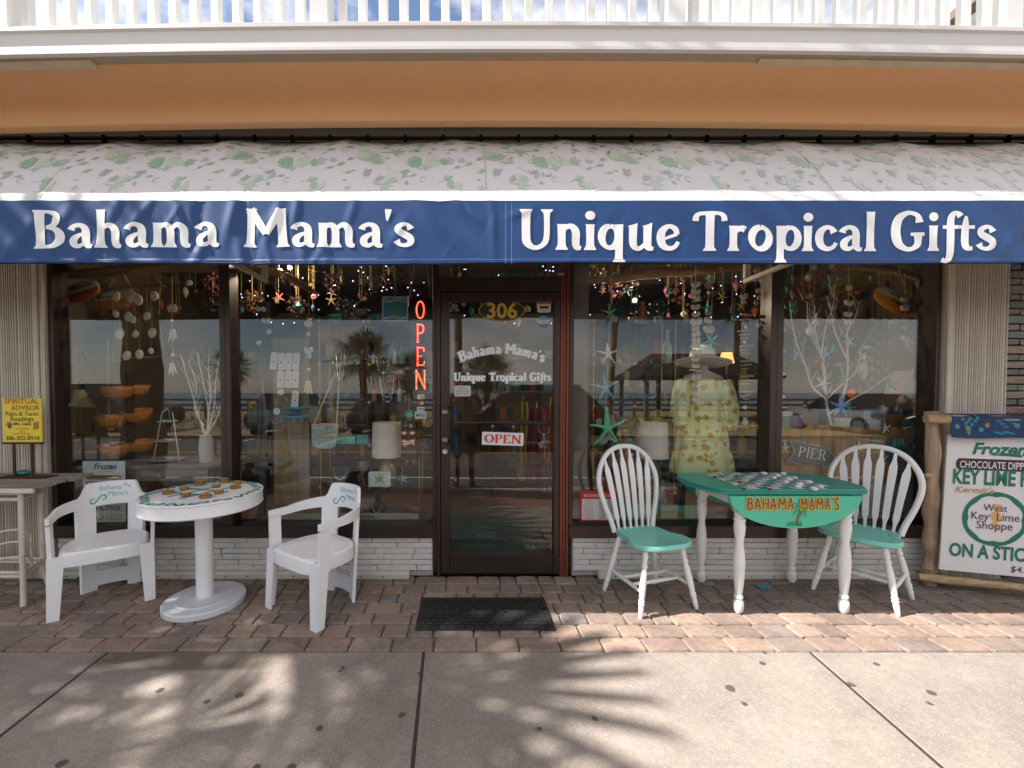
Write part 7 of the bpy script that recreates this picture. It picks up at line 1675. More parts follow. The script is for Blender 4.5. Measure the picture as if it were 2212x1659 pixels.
# green leaf sticker
c = at(885, 897, GY - .003); t = thing('leaf_sticker', 'green seven fingered leaf sticker on the pane', 'sticker', c); mb = MB()
for k, a in enumerate((0, 30, -30, 62, -62, 95, -95)):
    L = (17, 15, 15, 12, 12, 7, 7)[k] * S; d_ = Vector((math.sin(R(a)), 0, math.cos(R(a)))); n_ = Vector((d_.z, 0, -d_.x)) * L * .13; o0 = c + Vector((0, -.0003 * k, -.012)); mb.add([o0, o0 + d_ * L * .5 + n_, o0 + d_ * L, o0 + d_ * L * .5 - n_], [[0, 1, 2, 3]])
part(mb, 'leaf', M('4f9a6a', .5), t)
# carved mask
c = at(884, 950, .16); t = thing('carved_mask', 'long brown carved mask with painted eyes and grinning mouth', 'mask', c); mb = MB(); a = 17 * S; hh = 42 * S
mb.sheet(lambda u, v: c + Vector(((2 * u - 1) * a, -.05 * (1 - (2 * u - 1) ** 2) - .012 * math.sin(v * 14), (2 * v - 1) * hh)), 14, 24); mb.sheet(lambda u, v: c + Vector(((1 - 2 * u) * a, 0, (2 * v - 1) * hh)), 2, 2); part(mb, 'face', wood_mat('mask_wood', '3a2214', '6b4226', 'Z', 8), t, True)
def fl(pts, col, nm, l=.056):
    mb = MB(); mb.add([c + Vector((x * a, -l, z * hh)) for x, z in pts], [list(range(len(pts)))]); part(mb, nm, M(col, .5), t)
for sx in (-1, 1):
    fl([(sx * .5 + .4 * math.cos(i * PI / 6), .38 + .12 * math.sin(i * PI / 6)) for i in range(12)], 'b03a38', 'eye_rim'); fl([(sx * .5 + .28 * math.cos(i * PI / 6), .38 + .07 * math.sin(i * PI / 6)) for i in range(12)], 'd8d2cc', 'eye', .0568)
fl([(-.85, .05), (-.6, .12), (0, .02), (.6, .1), (.9, .14), (.85, -.3), (.5, -.22), (0, -.2), (-.5, -.34), (-.8, -.22)], 'b03a38', 'lips'); fl([(-.7, .02), (0, -.03), (.75, .06), (.72, -.2), (.3, -.14), (-.4, -.24), (-.66, -.16)], 'd8d2cc', 'teeth', .0568)
fl([(-.7, -.10), (.7, -.06), (.7, -.09), (-.7, -.13)], '5a2a20', 'mouth_line', .0575); fl([(-.95, .8), (.95, .8), (.95, .7), (-.95, .7)], '2b4f9a', 'blue_band'); fl([(-.9, -.52), (.9, -.50), (.9, -.58), (-.9, -.6)], '2b4f9a', 'chin_band'); fl([(.2, .84), (.5, .84), (.5, .62), (.2, .62)], 'c8a03a', 'yellow_bead', .0568)
mb = MB(); string(mb, c + Vector((0, 0, hh)), at(884, 850, .16), .003); part(mb, 'cord', mat_str, t)
# cocktail charms under the mask
for sx, lab in ((-1, 'pair'), (1, 'other')):
    c = at(878 + 8 + sx * 9, 1000, .12); t = thing('cocktail_charm', 'little red cocktail glass charm with lime ' + ('left of the pair under the mask' if sx < 0 else 'beside the straw under the mask'), 'ornament', c); mb = MB(); mb.lathe([(.008, -.03), (.002, -.028), (.002, -.012), (.014, .012), (.012, .013), (0, .0)], c, 12); part(mb, 'glass', M('b8423a', .3), t, True); mb = MB(); mb.ball(c + Vector((-sx * .012, -.004, .014)), (.008, .003, .008), 10, 6); part(mb, 'lime', M('8ab04a', .5), t, True); mb = MB(); string(mb, c + Vector((0, 0, .013)), c + Vector((0, 0, .09)), .001); part(mb, 'thread', mat_str, t)
# handbag
c = at(700, 943, .16); t = thing('handbag', 'turquoise patterned shoulder bag hanging by a cream strap', 'bag', c); w, h = 27 * S, 26 * S
mb = MB(); out = [(-w, h * .9), (-w * .98, -h * .5), (-w * .85, -h * .8), (-w * .5, -h), (w * .5, -h), (w * .85, -h * .8), (w * .98, -h * .5), (w, h * .9)]; mb.prism([(x, y) for x, y in out], c, FRONT, .05); bag = sub(part(mb, 'body', M('7f9c9a', .85, 0, .55, 60, .2), t))
mb = MB()
for k in range(3):
    n = 20; r_ = (.7, .48, .25)[k] * w; mb.add([c + Vector((r_ * math.cos(2 * PI * i / n), -.001, -.1 * h + r_ * .8 * math.sin(2 * PI * i / n))) for i in range(n)] + [c + Vector((r_ * .82 * math.cos(2 * PI * i / n), -.001, -.1 * h + r_ * .66 * math.sin(2 * PI * i / n))) for i in range(n)], [[i, (i + 1) % n, n + (i + 1) % n, n + i] for i in range(n)])
mb.build('woven_rings', M('a08464', .9), bag)
mb = MB(); mb.span((c.x - w * 1.02, c.y - .004, c.z + h * .88), (c.x + w * 1.02, c.y + .054, c.z + h * 1.06), ch=.004); part(mb, 'top_band', M('a89c88', .8), t)
mb = MB(); mb.tube([c + Vector((-w * .8, .0, h)), at(733, 785, .16), at(735, 783, .16), c + Vector((w * 1.0, -.002, h)), c + Vector((w * 1.05, -.004, h * .3))], .0055, 6); part(mb, 'strap', M('b0a692', .8), t, True)
# necklaces on black busts
def bust(px, z, Y, hh, label, neck=True, col='0f0e10'):
    q = on(px, z, Y); t = thing('jewellery_bust', label, 'display', q); mb = MB(); w = hh * .42
    mb.lathe([(w * .5, 0), (w * .55, .01), (w * .95, hh * .25), (w, hh * .42), (w * .8, hh * .58), (w * .35, hh * .68), (w * .3, hh * .9), (w * .32, hh), (0, hh)], q, 22, None, .55); part(mb, 'bust', M(col, .7), t, True)
    if neck:
        for i in range(21):
            a = PI * (i / 20); x, zz = math.cos(a) * w * .55, hh * .62 - math.sin(a) * hh * .40; m_ = MB(); y_ = -.55 * w * math.sqrt(max(.1, 1 - (x / w) ** 2)) * (1 if zz < hh * .5 else .7) - .006; m_.ball(q + Vector((x, y_, zz)), .006 if 5 < i < 15 else .004, 7, 5); part(m_, 'bead', M(neck if isinstance(neck, str) else 'b9b4ae', .2, .3), t, True)
bust(748, zB[2] + .002, .31, .20, 'black bust with blue bead necklace on the third glass shelf', '5f86a8'); bust(738, zB[4] + .002, .31, .24, 'black bust with silver collar necklace above the second plastic chair', 'cfcac4')
bust(815, DECK + .001, .24, .17, 'small black bust with fine chain behind the pale green board', '8f8a84'); bust(1338, zC[2] + .002, .34, .26, 'black bust with dark beads on the glass shelf beside the rope', '6a4650'); bust(1398, zC[2] + .002, .33, .27, 'black bust with blue stone necklace on the glass shelf', '7f9cc0')
bust(838, zB[2] + .002, .36, .16, 'black bust with silver wishbone chain near the phone payment sticker', 'c2bdb6')
q = on(1388, zC[1] + .002, .36); t = thing('necklace_pillar', 'tall black display pillar with silver necklace', 'display', q); mb = MB(); mb.box(q + Vector((0, 0, .165)), (.07, .04, .33), ch=.003); part(mb, 'pillar', M('121013', .7), t)
mb = MB(); mb.tube([q + Vector((-.028, -.022, .21)), q + Vector((-.012, -.024, .16)), q + Vector((.01, -.024, .15)), q + Vector((.03, -.022, .22))], .003, 6); part(mb, 'necklace', M('b9b7b4', .25, .9), t, True)
# hanging chains on the pane
for px, y0, y1, w, lab in ((827, 770, 806, 14, 'thin silver bead necklace hanging above the green bottle'), (836, 815, 868, 15, 'silver wishbone necklace hanging beside the payment stickers'), (735, 765, 822, 9, 'fine chain with round glass pendant on the candle stand')):
    a = at(px - w, y0, .2); b = at(px + w, y0, .2); m_ = at(px, y1, .2); t = thing('necklace', lab, 'necklace', m_); mb = MB(); n = 16
    mb.tube([a + (b - a) * (i / n) + Vector((0, 0, -(a.z - m_.z) * (1 - (2 * i / n - 1) ** 4))) for i in range(n + 1)], .0024, 6); part(mb, 'chain', M('bab6b0', .25, .8), t, True)
    mb = MB(); mb.ball(m_, (.009, .006, .011), 9, 6); part(mb, 'pendant', M('8aa0a8', .15, .3), t, True)
    mb = MB(); string(mb, a, a + Vector((.01, .05, .05)), .001); string(mb, b, b + Vector((-.01, .05, .05)), .001); part(mb, 'threads', mat_str, t)
# bottles
def bottle(px, z, Y, h, r_, col, label, cork=None):
    q = on(px, z, Y); t = thing('bottle', label, 'bottle', q); mb = MB(); mb.lathe([(r_ * .9, 0.001), (r_, .01), (r_, h * .6), (r_ * .4, h * .75), (r_ * .35, h * .95), (r_ * .42, h), (0, h)], q, 18); part(mb, 'glass', M(col, .15, 0, .1, 8), t, True)
    mb = MB(); mb.lathe([(r_ * .3, h), (r_ * .38, h * 1.1), (0, h * 1.1)], q, 12); part(mb, 'stopper', M(cork or '8a6a44', .8), t, True)
bottle(868, zB[1] + .001, .33, .15, .03, '7f9c90', 'pale green glass bottle beside the lit OPEN sign'); bottle(863, zB[2] + .001, .33, .16, .018, '9a9a94', 'tall clear bottle with wooden stopper by the payment stickers'); bottle(1440, zC[1] + .001, .36, .26, .035, '8fa08c', 'pale green glass vase beside the sun hat', '8fa08c')
bottle(1326, zC[3] + .001, .4, .08, .03, '1f5f86', 'blue glass jar low beside the rope'); bottle(1360, zC[3] + .001, .42, .09, .03, '2a6a62', 'green glass jar low beside the rope')
# blue sunglasses
c = at(645, 890, .2); t = thing('sunglasses', 'pair of turquoise framed glasses below the earring cards', 'glasses', c)
for k in (0, 1):
    mb = MB(); mb.tube([c + Vector((-.14, 0, .02 - .07 * k)), c + Vector((-.11, -.01, .035 - .07 * k)), c + Vector((0, -.012, .03 - .07 * k)), c + Vector((.12, 0, .05 - .07 * k))], [.006, .009, .009, .006], 8); part(mb, 'frame', M('2f8fa4', .3), t, True)
mb = MB(); mb.box(c + Vector((-.03, .004, -.005)), (.1, .004, .05), ch=.002); part(mb, 'lens', M('2a3a44', .1), t)
mb = MB(); string(mb, c + Vector((-.12, 0, .03)), c + Vector((-.12, .08, .12)), .001); part(mb, 'thread', mat_str, t)
for i, (px, py, r_) in enumerate(((598, 905, 11), (607, 865, 12), (643, 905, 9))):
    c = at(px, py, .21); t = thing('bangle', ['silver bangle with white tag below the cards', 'large silver bangle left of the turquoise glasses', 'silver bangle with hexagon tag under the turquoise glasses'][i], 'bracelet', c); mb = MB(); mb.tube([c + Vector((r_ * S * math.cos(k * PI / 10), 0, r_ * S * math.sin(k * PI / 10))) for k in range(21)], .0022, 6); part(mb, 'hoop', mat_chr, t, True)
    mb = MB(); mb.prism([(8 * S * math.cos(R(60 * k + 30)), 8 * S * math.sin(R(60 * k + 30))) for k in range(6)], c + Vector((0, -.004, r_ * S * 1.5)), FRONT, .0015); part(mb, 'tag', M('c8c6c4', .6), t)
# straw tassels and dark carved pole
t = thing('carved_pole', 'dark carved pole hung with necklaces and yellow cords', 'pole', at(566, 1120, .2)); mb = MB(); pts = [at(566 + 3 * math.sin(i), 730 + i * 40, .24) for i in range(11)]; pts[-1].z = DECK; mb.tube(pts, [.028 + .006 * math.sin(i * 2) for i in range(11)], 10); part(mb, 'shaft', M('2a1f18', .6, 0, .4, 20, .5), t, 60)
for k in range(8):
    x = 560 + k * 2.2; mb = MB(); mb.tube([at(566, 820, .205), at(x, 900, .2), at(x - 8 + k, 985 + rr.uniform(-10, 15), .2)], .0018, 5); part(mb, 'cord', M(rr.choice(['8a7a3a', '6a4a7a', 'a89a7a', '3a3a5a']), .7), t)
t = thing('bamboo_chime', 'wooden tube wind chime with shells hanging on the dark pole', 'wind chime', at(570, 700, .18)); mb = MB(); string(mb, at(570, 612, .18), at(570, 652, .18), .003); part(mb, 'cord', mat_str, t)
for k in range(9):
    px = 558 + k * 3; mb = MB(); a, b = at(px, 652, .18 + .012 * (k % 3)), at(px, 712 + rr.uniform(-8, 8), .18 + .012 * (k % 3)); mb.tube([a, b], .006, 6); part(mb, 'tube', M('3a2e28', .5), t)
for k in range(6):
    mb = MB(); scallop(mb, at(559 + (k % 3) * 11, 668 + 24 * (k % 4), .165), 7 * S, ribs=8, rot=k); part(mb, 'shell', mat_sh, t, True)
t = thing('straw_tassel', 'yellow straw tassel fanning out behind the second plastic chair', 'tassel', at(612, 940, .26))
for k in range(26):
    x = 588 + k * 2.6; mb = MB(); mb.tube([at(612 + rr.uniform(-3, 3), 935, .26), at((612 + x) / 2 + rr.uniform(-4, 4), 1010, .25), at(x + rr.uniform(-6, 6), 1075 + rr.uniform(-25, 10), .25)], .0017, 4); part(mb, 'straw', M('8a7038', .8, 0, .3, 30), t)
mb = MB(); string(mb, at(612, 935, .26), at(612, 870, .26), .003); part(mb, 'loop', mat_str, t)
# wine glass, turtle card, pale board
c = on(784, zB[4], .30); t = thing('wine_glass', 'painted wine glass standing beside the turtle card', 'glass', c); mb = MB(); mb.lathe([(.04, .001), (.04, .004), (.006, .01), (.005, .09), (.03, .115), (.042, .16), (.036, .20), (.034, .20), (.04, .16), (.0, .112)], c, 22); part(mb, 'glass', M('6a665c', .1, 0, .1, 5), t, True); mb = MB(); mb.lathe([(.0425, .15), (.0428, .165), (.0425, .166)], c, 22); mb.f = mb.f[:-2]; mb.c = mb.c[:-2]; part(mb, 'pink_band', M('8e3a72', .5), t)
t, c, w, h = sticker(796, 1018, 844, 1052, 'a9b4aa', 'pale card with green turtle print on the pane', 'turtle_card', GY + .02, 'card'); patch(t, c, 0, 0, w * .92, h * .9, 'bcc2b8'); wr(t, c, 'FLAGLER BEACH', 0, h * .26, w * .75, '7f9a86', lift=.0006); wr(t, c, 'an environmental city', 0, -h * .4, w * .7, '7f9a86', lift=.0006)
mb = MB(); mb.add([c + Vector((.16 * w * math.cos(i * PI / 7), -.0006, -.02 * h + .2 * h * math.sin(i * PI / 7))) for i in range(14)], [list(range(14))])
for a in (40, 140, 220, 320, 90): mb.add([c + Vector((.22 * w * math.cos(R(a)) + .05 * w * math.cos(i * PI / 4), -.0009, -.02 * h + .27 * h * math.sin(R(a)) + .09 * h * math.sin(i * PI / 4))) for i in range(8)], [list(range(8))])
part(mb, 'turtle', M('7a9a6a', .6), t)
mb = MB(); string(mb, c + Vector((0, 0, h / 2)), c + Vector((0, .001, h / 2 + .01)), .001); part(mb, 'tape', mat_str, t)
def word_board(px0, py0, px1, py1, Y, col, s_, tcol, label, d=.02, band=None, frac=.8):
    a, b = at(px0, py1, Y), at(px1, py0, Y); a.z = DECK + .001; t = thing('word_board', label, 'sign', ((a.x + b.x) / 2, Y, a.z)); mb = MB(); mb.span(tuple(a), (b.x, Y + d, b.z), ch=.002); part(mb, 'board', M(col, .7, 0, .12, 8, .15), t)
    w, h = b.x - a.x, b.z - a.z; c = Vector(((a.x + b.x) / 2, Y - .001, (a.z + b.z) / 2)); mb = MB(); sz = min(fit(s_, w * frac, bold=.005), h * .85); text(mb, s_, c + Vector((0, 0, -h * .28)), FRONT, sz, bold=.005, space=1.0, narrow=(w * frac) / (fit(s_, 1, bold=.005) ** -1 * sz)); part(mb, 'lettering', M(tcol, .7), t)
    return t, c, w, h
word_board(600, 1110, 904, 1132, .13, '8b8f74', 'BEACH HOME SUMMER HERE', '6d7664', 'pale green beach word board behind the second plastic chair', frac=.86)
t, c, w, h = word_board(1342, 1092, 1520, 1132, .13, '3f9a70', 'FLAGLER BEACH', 'b0603a', 'green FLAGLER BEACH board behind the first hoop chair', frac=.82); wr(t, c, 'Wellness Control', 0, -h * .42, w * .6, 'b0603a', lift=.001); patch(t, c, w * .28, 0, w * .1, h * .98, '1f8a62', .0003)
word_board(1850, 1108, 2010, 1132, .14, '4a4a44', 'SHOP HERE', '8a8c84', 'dark grey word board behind the second hoop chair', frac=.7)
# surf board sign and fish tail at the bottom of the first window
c = at(523, 1112, .14); t = thing('surfboard_sign', 'small orange surfboard shaped sign behind the round table', 'sign', Vector((c.x, .14, DECK))); w, h = 20 * S, 34 * S; mb = MB(); z0 = DECK + .001
mb.prism([(-w * .5, 0), (0, .006), (w * .5, 0), (w * .85, h * .4), (w, h * .9), (w * .9, h * 1.5), (0, h * 2), (-w * .9, h * 1.5), (-w, h * .9), (-w * .85, h * .4)], (c.x, .14, z0), FRONT, .012); part(mb, 'board', M('b0482c', .6, 0, .2, 14), t); mb = MB(); text(mb, 'SUNSET', (c.x, .139, z0 + h * 1.0), FRONT, fit('SUNSET', w * 1.5, bold=.02), bold=.02); part(mb, 'lettering', M('8a6a34', .6), t)
a, b = at(350, 1130, .16), at(482, 1100, .16); t = thing('fish_tail_panel', 'teal striped mermaid tail cut out under the round table', 'ornament', ((a.x + b.x) / 2, .16, DECK)); L = b.x - a.x; z0 = DECK + .001
mb = MB(); mb.prism([(0, 0), (.0, .1), (L * .12, .05), (L * .25, .075), (L * .6, .085), (L * .95, .05), (L, .01), (L * .9, 0)], (a.x, .16, z0), FRONT, .015); part(mb, 'tail', M('1f8a90', .6, 0, .2, 14), t)
for k in range(3): mb = MB(); x = a.x + L * (.3 + .22 * k); mb.prism([(0, .002), (L * .1, .002), (L * .1, .07), (0, .07)], (x, .1585, z0), FRONT, .001); part(mb, 'stripe', M('6aa090', .6), t)
# frozen dessert poster leaning on the sill outside
a, b = at(181, 1132, -.06), at(269, 996, -.06); a.z = max(a.z, .40)
t = thing('dessert_poster', 'white and yellow frozen dessert poster standing behind the first plastic chair', 'poster', ((a.x + b.x) / 2, .07, DECK)); a = at(181, 1132, .062); b = at(269, 996, .062); a.z = DECK + .002; W2, H2 = b.x - a.x, b.z - a.z; c = Vector(((a.x + b.x) / 2, .0608, (a.z + b.z) / 2))
mb = MB(); mb.span((a.x, .062, a.z), (b.x, .068, b.z)); part(mb, 'sheet', M('b9c0c2', .5, 0, .05, 6), t)
wr(t, c, 'Frozen', .03 * W2, H2 * .37, W2 * .55, '16584e', bold=.03, shear=.3)
mb = MB(); mb.add([c + Vector((x * W2, -.0004, z * H2)) for x, z in ((-.12, .31), (.0, .335), (.23, .345), (.2, .315), (.05, .315))], [[0, 4, 3, 2, 1]]); part(mb, 'swash', M('b8b02a', .5), t)
mb = MB(); mb.add([c + Vector(((.36 * math.copysign(1, math.cos(x)) + .05 * math.cos(x)) * W2, -.0004, (.235 + .035 * math.sin(x)) * H2)) for x in [i * PI / 10 + .01 for i in range(20)]], [list(range(20))]); part(mb, 'brown_pill', M('4a2a1e', .5), t)
wr(t, c, 'CHOCOLATE DIPPED', 0, H2 * .212, W2 * .74, 'c0a82a', lift=.001, bold=.01); wr(t, c, 'KEY LIME PIE', 0, H2 * .10, W2 * .86, '16584e', bold=.04); wr(t, c, 'ON A STICK', 0, -H2 * .30, W2 * .8, '16584e', bold=.04); wr(t, c, 'SOLD HERE', 0, -H2 * .45, W2 * .86, 'a8a01f', bold=.04)

# ---- slat wall with goods, left inside of the first window
sw = thing('slat_wall', 'pale slat wall display board at the left of the first window', 'display', at(190, 1000, .75)); xa, xb = at(160, 800, .75).x, at(232, 800, .75).x
for i in range(9):
    z0 = at(190, 1000, .75).z + i * .13; mb = MB(); mb.span((xa, .75, z0), (xb, .77, z0 + .118)); part(mb, 'slat', M('7d756a', .7, 0, .15, 6), sw)
for i in range(16):
    q = Vector((rr.uniform(xa + .03, xb - .03), .72, at(190, 1000, .75).z + rr.randint(1, 8) * .13)); mb = MB(); mb.box(q - Vector((0, 0, .05)), (.035, .01, .08), ch=.002)
    cn, hc_ = rr.choice([('plum', '3a2f3a'), ('violet', '5a4a6a'), ('slate blue', '2f3a44'), ('brown', '6a5a50'), ('pale grey', '8a8480')])
    tag(mb.build('hang_pack', M(hc_, .5)), 'small %s packet hanging on the slat wall' % cn, 'packet', cn + ' packets on the slat wall')
# yellow pineapple and pink cloth near the left pillar
c = at(126, 680, .25); t = thing('pineapple_ornament', 'yellow and green pineapple ornament beside the left pillar', 'ornament', c); mb = MB(); mb.ball(c, (.035, .03, .055), 12, 9); part(mb, 'fruit', M('9a8418', .6, 0, .3, 60, .5), t, True); mb = MB()
for k in range(9): a = k * .7; mb.tube([c + Vector((0, 0, .05)), c + Vector((math.cos(a) * .03, math.sin(a) * .02, .12 + .01 * (k % 3)))], [.008, .002], 5)
part(mb, 'leaves', M('3f6a24', .6), t); mb = MB(); string(mb, c + Vector((0, 0, .1)), at(126, 574, .25), .001); part(mb, 'thread', mat_str, t)

# ---- door: number, lettering, stickers, sign
DY = .0145
c = at(1084, 671, DY); t = thing('door_number', 'black oval plate with gold 306 on the door glass', 'number plate', c); mb = MB(); a, b = 51 * mpp(DY), 22.5 * mpp(DY); n = 40
mb.prism([(a * math.cos(2 * PI * i / n), b * math.sin(2 * PI * i / n)) for i in range(n)], c, FRONT, .001); part(mb, 'plate', M('0f0d0c', .4), t)
mb = MB(); mb.add([c + Vector((a * .98 * math.cos(2 * PI * i / n), -.0004, b * .96 * math.sin(2 * PI * i / n))) for i in range(n)] + [c + Vector((a * .95 * math.cos(2 * PI * i / n), -.0004, b * .9 * math.sin(2 * PI * i / n))) for i in range(n)], [[i, (i + 1) % n, n + (i + 1) % n, n + i] for i in range(n)]); part(mb, 'gold_rim', M('b08a34', .5), t)
wr(t, c, '306', 0, -b * .68, a * 1.28, 'c39a2c', bold=.025)
DL = thing('door_lettering', 'white curved shop name lettering on the door glass', 'lettering', at(1085, 800, DY))
def door_word(s_, px0, px1, py, cap, arch=0.0, sag0=None):
    a, b = at(px0, py, DY), at(px1, py, DY); tot = stroke_len(s_) - .1; sx = (b.x - a.x) / tot; x = -.02 * sx; wtot = b.x - a.x; H_ = cap * mpp(DY)
    for k in s_:
        if k != ' ':
            def pl_(u, v, l, x=x):
                xx = x + u * sx; f = 2 * (xx / wtot) - 1; dz = arch * (1 - f * f) * mpp(DY); sl_ = -2 * f * arch * mpp(DY) / (wtot / 2); zz = v * H_
                return Vector((a.x + xx - sl_ * zz * .8, DY - l, a.z + dz + zz))
            stroke_glyph(k, lambda u, v, l: pl_(u, v, l + .0002) + Vector((.0022, 0, -.0022)), .00005, 1.3).build('letter_outline', M('1c2a30', .5), None).parent = DL
            g = stroke_glyph(k, lambda u, v, l: pl_(u, v, l + .0012), .0001, 1.5); g.build('letter', M('e6eae9', .5, 0, .04, 9), None).parent = DL
        x += GL[k][0] * sx
door_word("Bahama Mama's", 995, 1172, 783, 22, 19); door_word('Unique Tropical Gifts', 981, 1189, 823, 18, 0)
for o_ in DL.children: o_.location = -Vector(DL['_o'])
t, c, w, h = sticker(1161, 646, 1190, 675, 'c9c2b8', 'white and red camera warning sticker on the door', Y=DY); patch(t, c, 0, h * .27, w * .9, h * .34, 'b8402c'); wr(t, c, 'NOTICE', 0, h * .25, w * .6, 'd8a89a', lift=.0008); patch(t, c, 0, -h * .12, w * .66, h * .2, '1d1b1a'); wr(t, c, 'ON PREMISES', 0, -h * .42, w * .7, '8a4a3a', lift=.0008)
t, c, w, h = sticker(1162, 682, 1187, 708, '4f94b4', 'blue octagon doorbell sticker on the door', Y=DY, octo=True); patch(t, c, 0, 0, w * .92, h * .36, 'c6ccd0'); wr(t, c, 'ring', 0, -h * .1, w * .5, '7a8288', lift=.0008)
t, c, w, h = sticker(981, 833, 1017, 856, 'b7b8b4', 'small white paper note on the door glass', Y=DY, cat='note', name='paper_note')
for k, (s_, wf) in enumerate((('FREE GIFT', .5), ('please ask inside', .8), ('thank you kindly', .75))): wr(t, c, s_, 0, h * (.2 - .25 * k), w * wf, '55565a', lift=.0008)
a, b = at(1041, 962, .012), at(1131, 934, .012); c = (a + b) / 2; t = thing('hanging_open_sign', 'white hanging door sign with red OPEN letters', 'sign', c); w, h = b.x - a.x, b.z - a.z; rm = Matrix.Rotation(R(2), 3, 'Y'); fmo = frame(rm @ Vector((1, 0, 0)), rm @ Vector((0, 0, 1)))
mb = MB(); r_ = .006; mb.prism([(-w / 2 + r_, -h / 2), (w / 2 - r_, -h / 2), (w / 2, -h / 2 + r_), (w / 2, h / 2 - r_), (w / 2 - r_, h / 2), (-w / 2 + r_, h / 2), (-w / 2, h / 2 - r_), (-w / 2, -h / 2 + r_)], c, fmo, .002); part(mb, 'card', M('d6d4d2', .45, 0, .04, 8), t)
g = stroke_text('OPEN', c + Vector((0, -.001, -h * .33)), fmo, h * .66, fat=1.0, narrow=w * .9 / (stroke_len('OPEN') * h * .66)); part(g, 'lettering', M('c23a1e', .5), t)
for sx in (-.25, .25):
    mb = MB(); q = c + fmo @ Vector((sx * w, h * .5, 0)); mb.tube([q, q + Vector((0, 0, .035))], .0015, 5); mb.ball(q + Vector((0, -.002, .045)), (.012, .005, .012), 12, 7); part(mb, 'suction_cup', M('6a6460', .3), t, True)
# green shop sign over the transom, inside
a, b = at(1012, 590, .2), at(1172, 560, .2); t = thing('shop_name_sign', 'green name sign with red letters hanging behind the transom', 'sign', ((a.x + b.x) / 2, .2, a.z)); w = b.x - a.x; c = Vector(((a.x + b.x) / 2, .2, (a.z + b.z) / 2)); h = b.z - a.z
mb = MB(); mb.prism([(-w / 2 + .02, -h / 2), (w / 2 - .02, -h / 2), (w / 2, -h / 2 + .02), (w / 2, h / 2 - .02), (w / 2 - .02, h / 2), (-w / 2 + .02, h / 2), (-w / 2, h / 2 - .02), (-w / 2, -h / 2 + .02)], c, FRONT, .012); part(mb, 'board', M('1f7a4f', .5), t); wr(t, c + Vector((0, -.001, 0)), "Bahama Mama's", 0, -h * .28, w * .88, 'c24a56', bold=.02)
mb = MB()
for sx in (-.4, .4): string(mb, c + Vector((sx * w, -.006, h * .5)), c + Vector((sx * w, -.006, .35)), .002)
part(mb, 'cords', mat_str, t)
# charm hanging inside the door
c = at(1175, 925, .12); t = thing('beaded_charm', 'beaded ring charm with shells and tassel hanging inside the door', 'ornament', c); mb = MB(); n = 26; r_ = 12 * S
for i in range(n): mb.ball(c + Vector((r_ * math.cos(2 * PI * i / n), 0, r_ * math.sin(2 * PI * i / n))), .0045, 6, 4)
part(mb, 'bead_ring', M('8aa0b8', .3), t, True); mb = MB()
for k in range(8): mb.tube([c + Vector((rr.uniform(-.01, .01), 0, -r_)), c + Vector((rr.uniform(-.03, .025), rr.uniform(-.01, .01), -r_ - rr.uniform(.05, .14)))], .0018, 5)
mb.tube([c + Vector((0, 0, -r_)), c + Vector((.006, 0, -.24))], .002, 5); part(mb, 'tassel', M('a8a29a', .7), t)
for k in range(7): mb = MB(); scallop(mb, c + Vector((rr.uniform(-.035, .03), -.008, -.10 - rr.uniform(0, .05))), .013, ribs=7, rot=rr.uniform(-1, 1)); part(mb, 'shell', M('9c948a', .4, .2), t, True)
mb = MB(); string(mb, c + Vector((0, 0, r_)), c + Vector((0, 0, .09)), .003); part(mb, 'cord', mat_str, t)
# rug and clothes seen through the door
mb = MB(); mb.span((-.25, .18, .001), (.75, 1.5, .012)); tag(mb.build('entrance_rug', M('24403f', .95, 0, .5, 14, .5)), 'dark teal patterned rug inside the shop door', 'rug')
for i, (px, Y, col, h0, h1, w) in enumerate([(1160, .9, '6a1f2a', .5, 1.25, .16), (1130, 1.3, '8a7a2a', .45, 1.3, .1), (1190, .7, 'b06a1c', .75, 1.3, .07), (1196, .62, 'a04a66', .55, .9, .05), (1060, 2.0, '3a2a24', .4, 1.3, .2), (1180, 1.0, '8a8480', .4, 1.1, .07)]):
    q = at(px, 900, Y); mb = MB()
    mb.sheet(lambda u, v: Vector((q.x + (u - .5) * w * (1 + .4 * v) + .008 * math.sin(v * 9), Y + .02 * math.sin(u * 14), h1 - (h1 - h0) * v)), 16, 12); mb.sheet(lambda u, v: Vector((q.x - (u - .5) * w * (1 + .4 * v), Y + .012 - .02 * math.sin(u * 14), h1 - (h1 - h0) * v)), 16, 12)
    t = thing('hanging_garment', ['dark red garment on the rail inside the door', 'mustard scarf on the rail inside the door', 'orange scarf at the door hinge side', 'pink scarf at the door hinge side', 'brown garment deep behind the door', 'grey scarf on the rail inside the door'][i], 'garment', (q.x, Y, h1)); part(mb, 'cloth', M(col, .9, 0, .25, 25), t, True)
    mb = MB(); mb.tube([(q.x, Y, h1 - .01), (q.x, Y + .01, h1 + .06), (q.x + .02, Y + .01, h1 + .07)], .003, 5); part(mb, 'hanger', mat_chr, t)

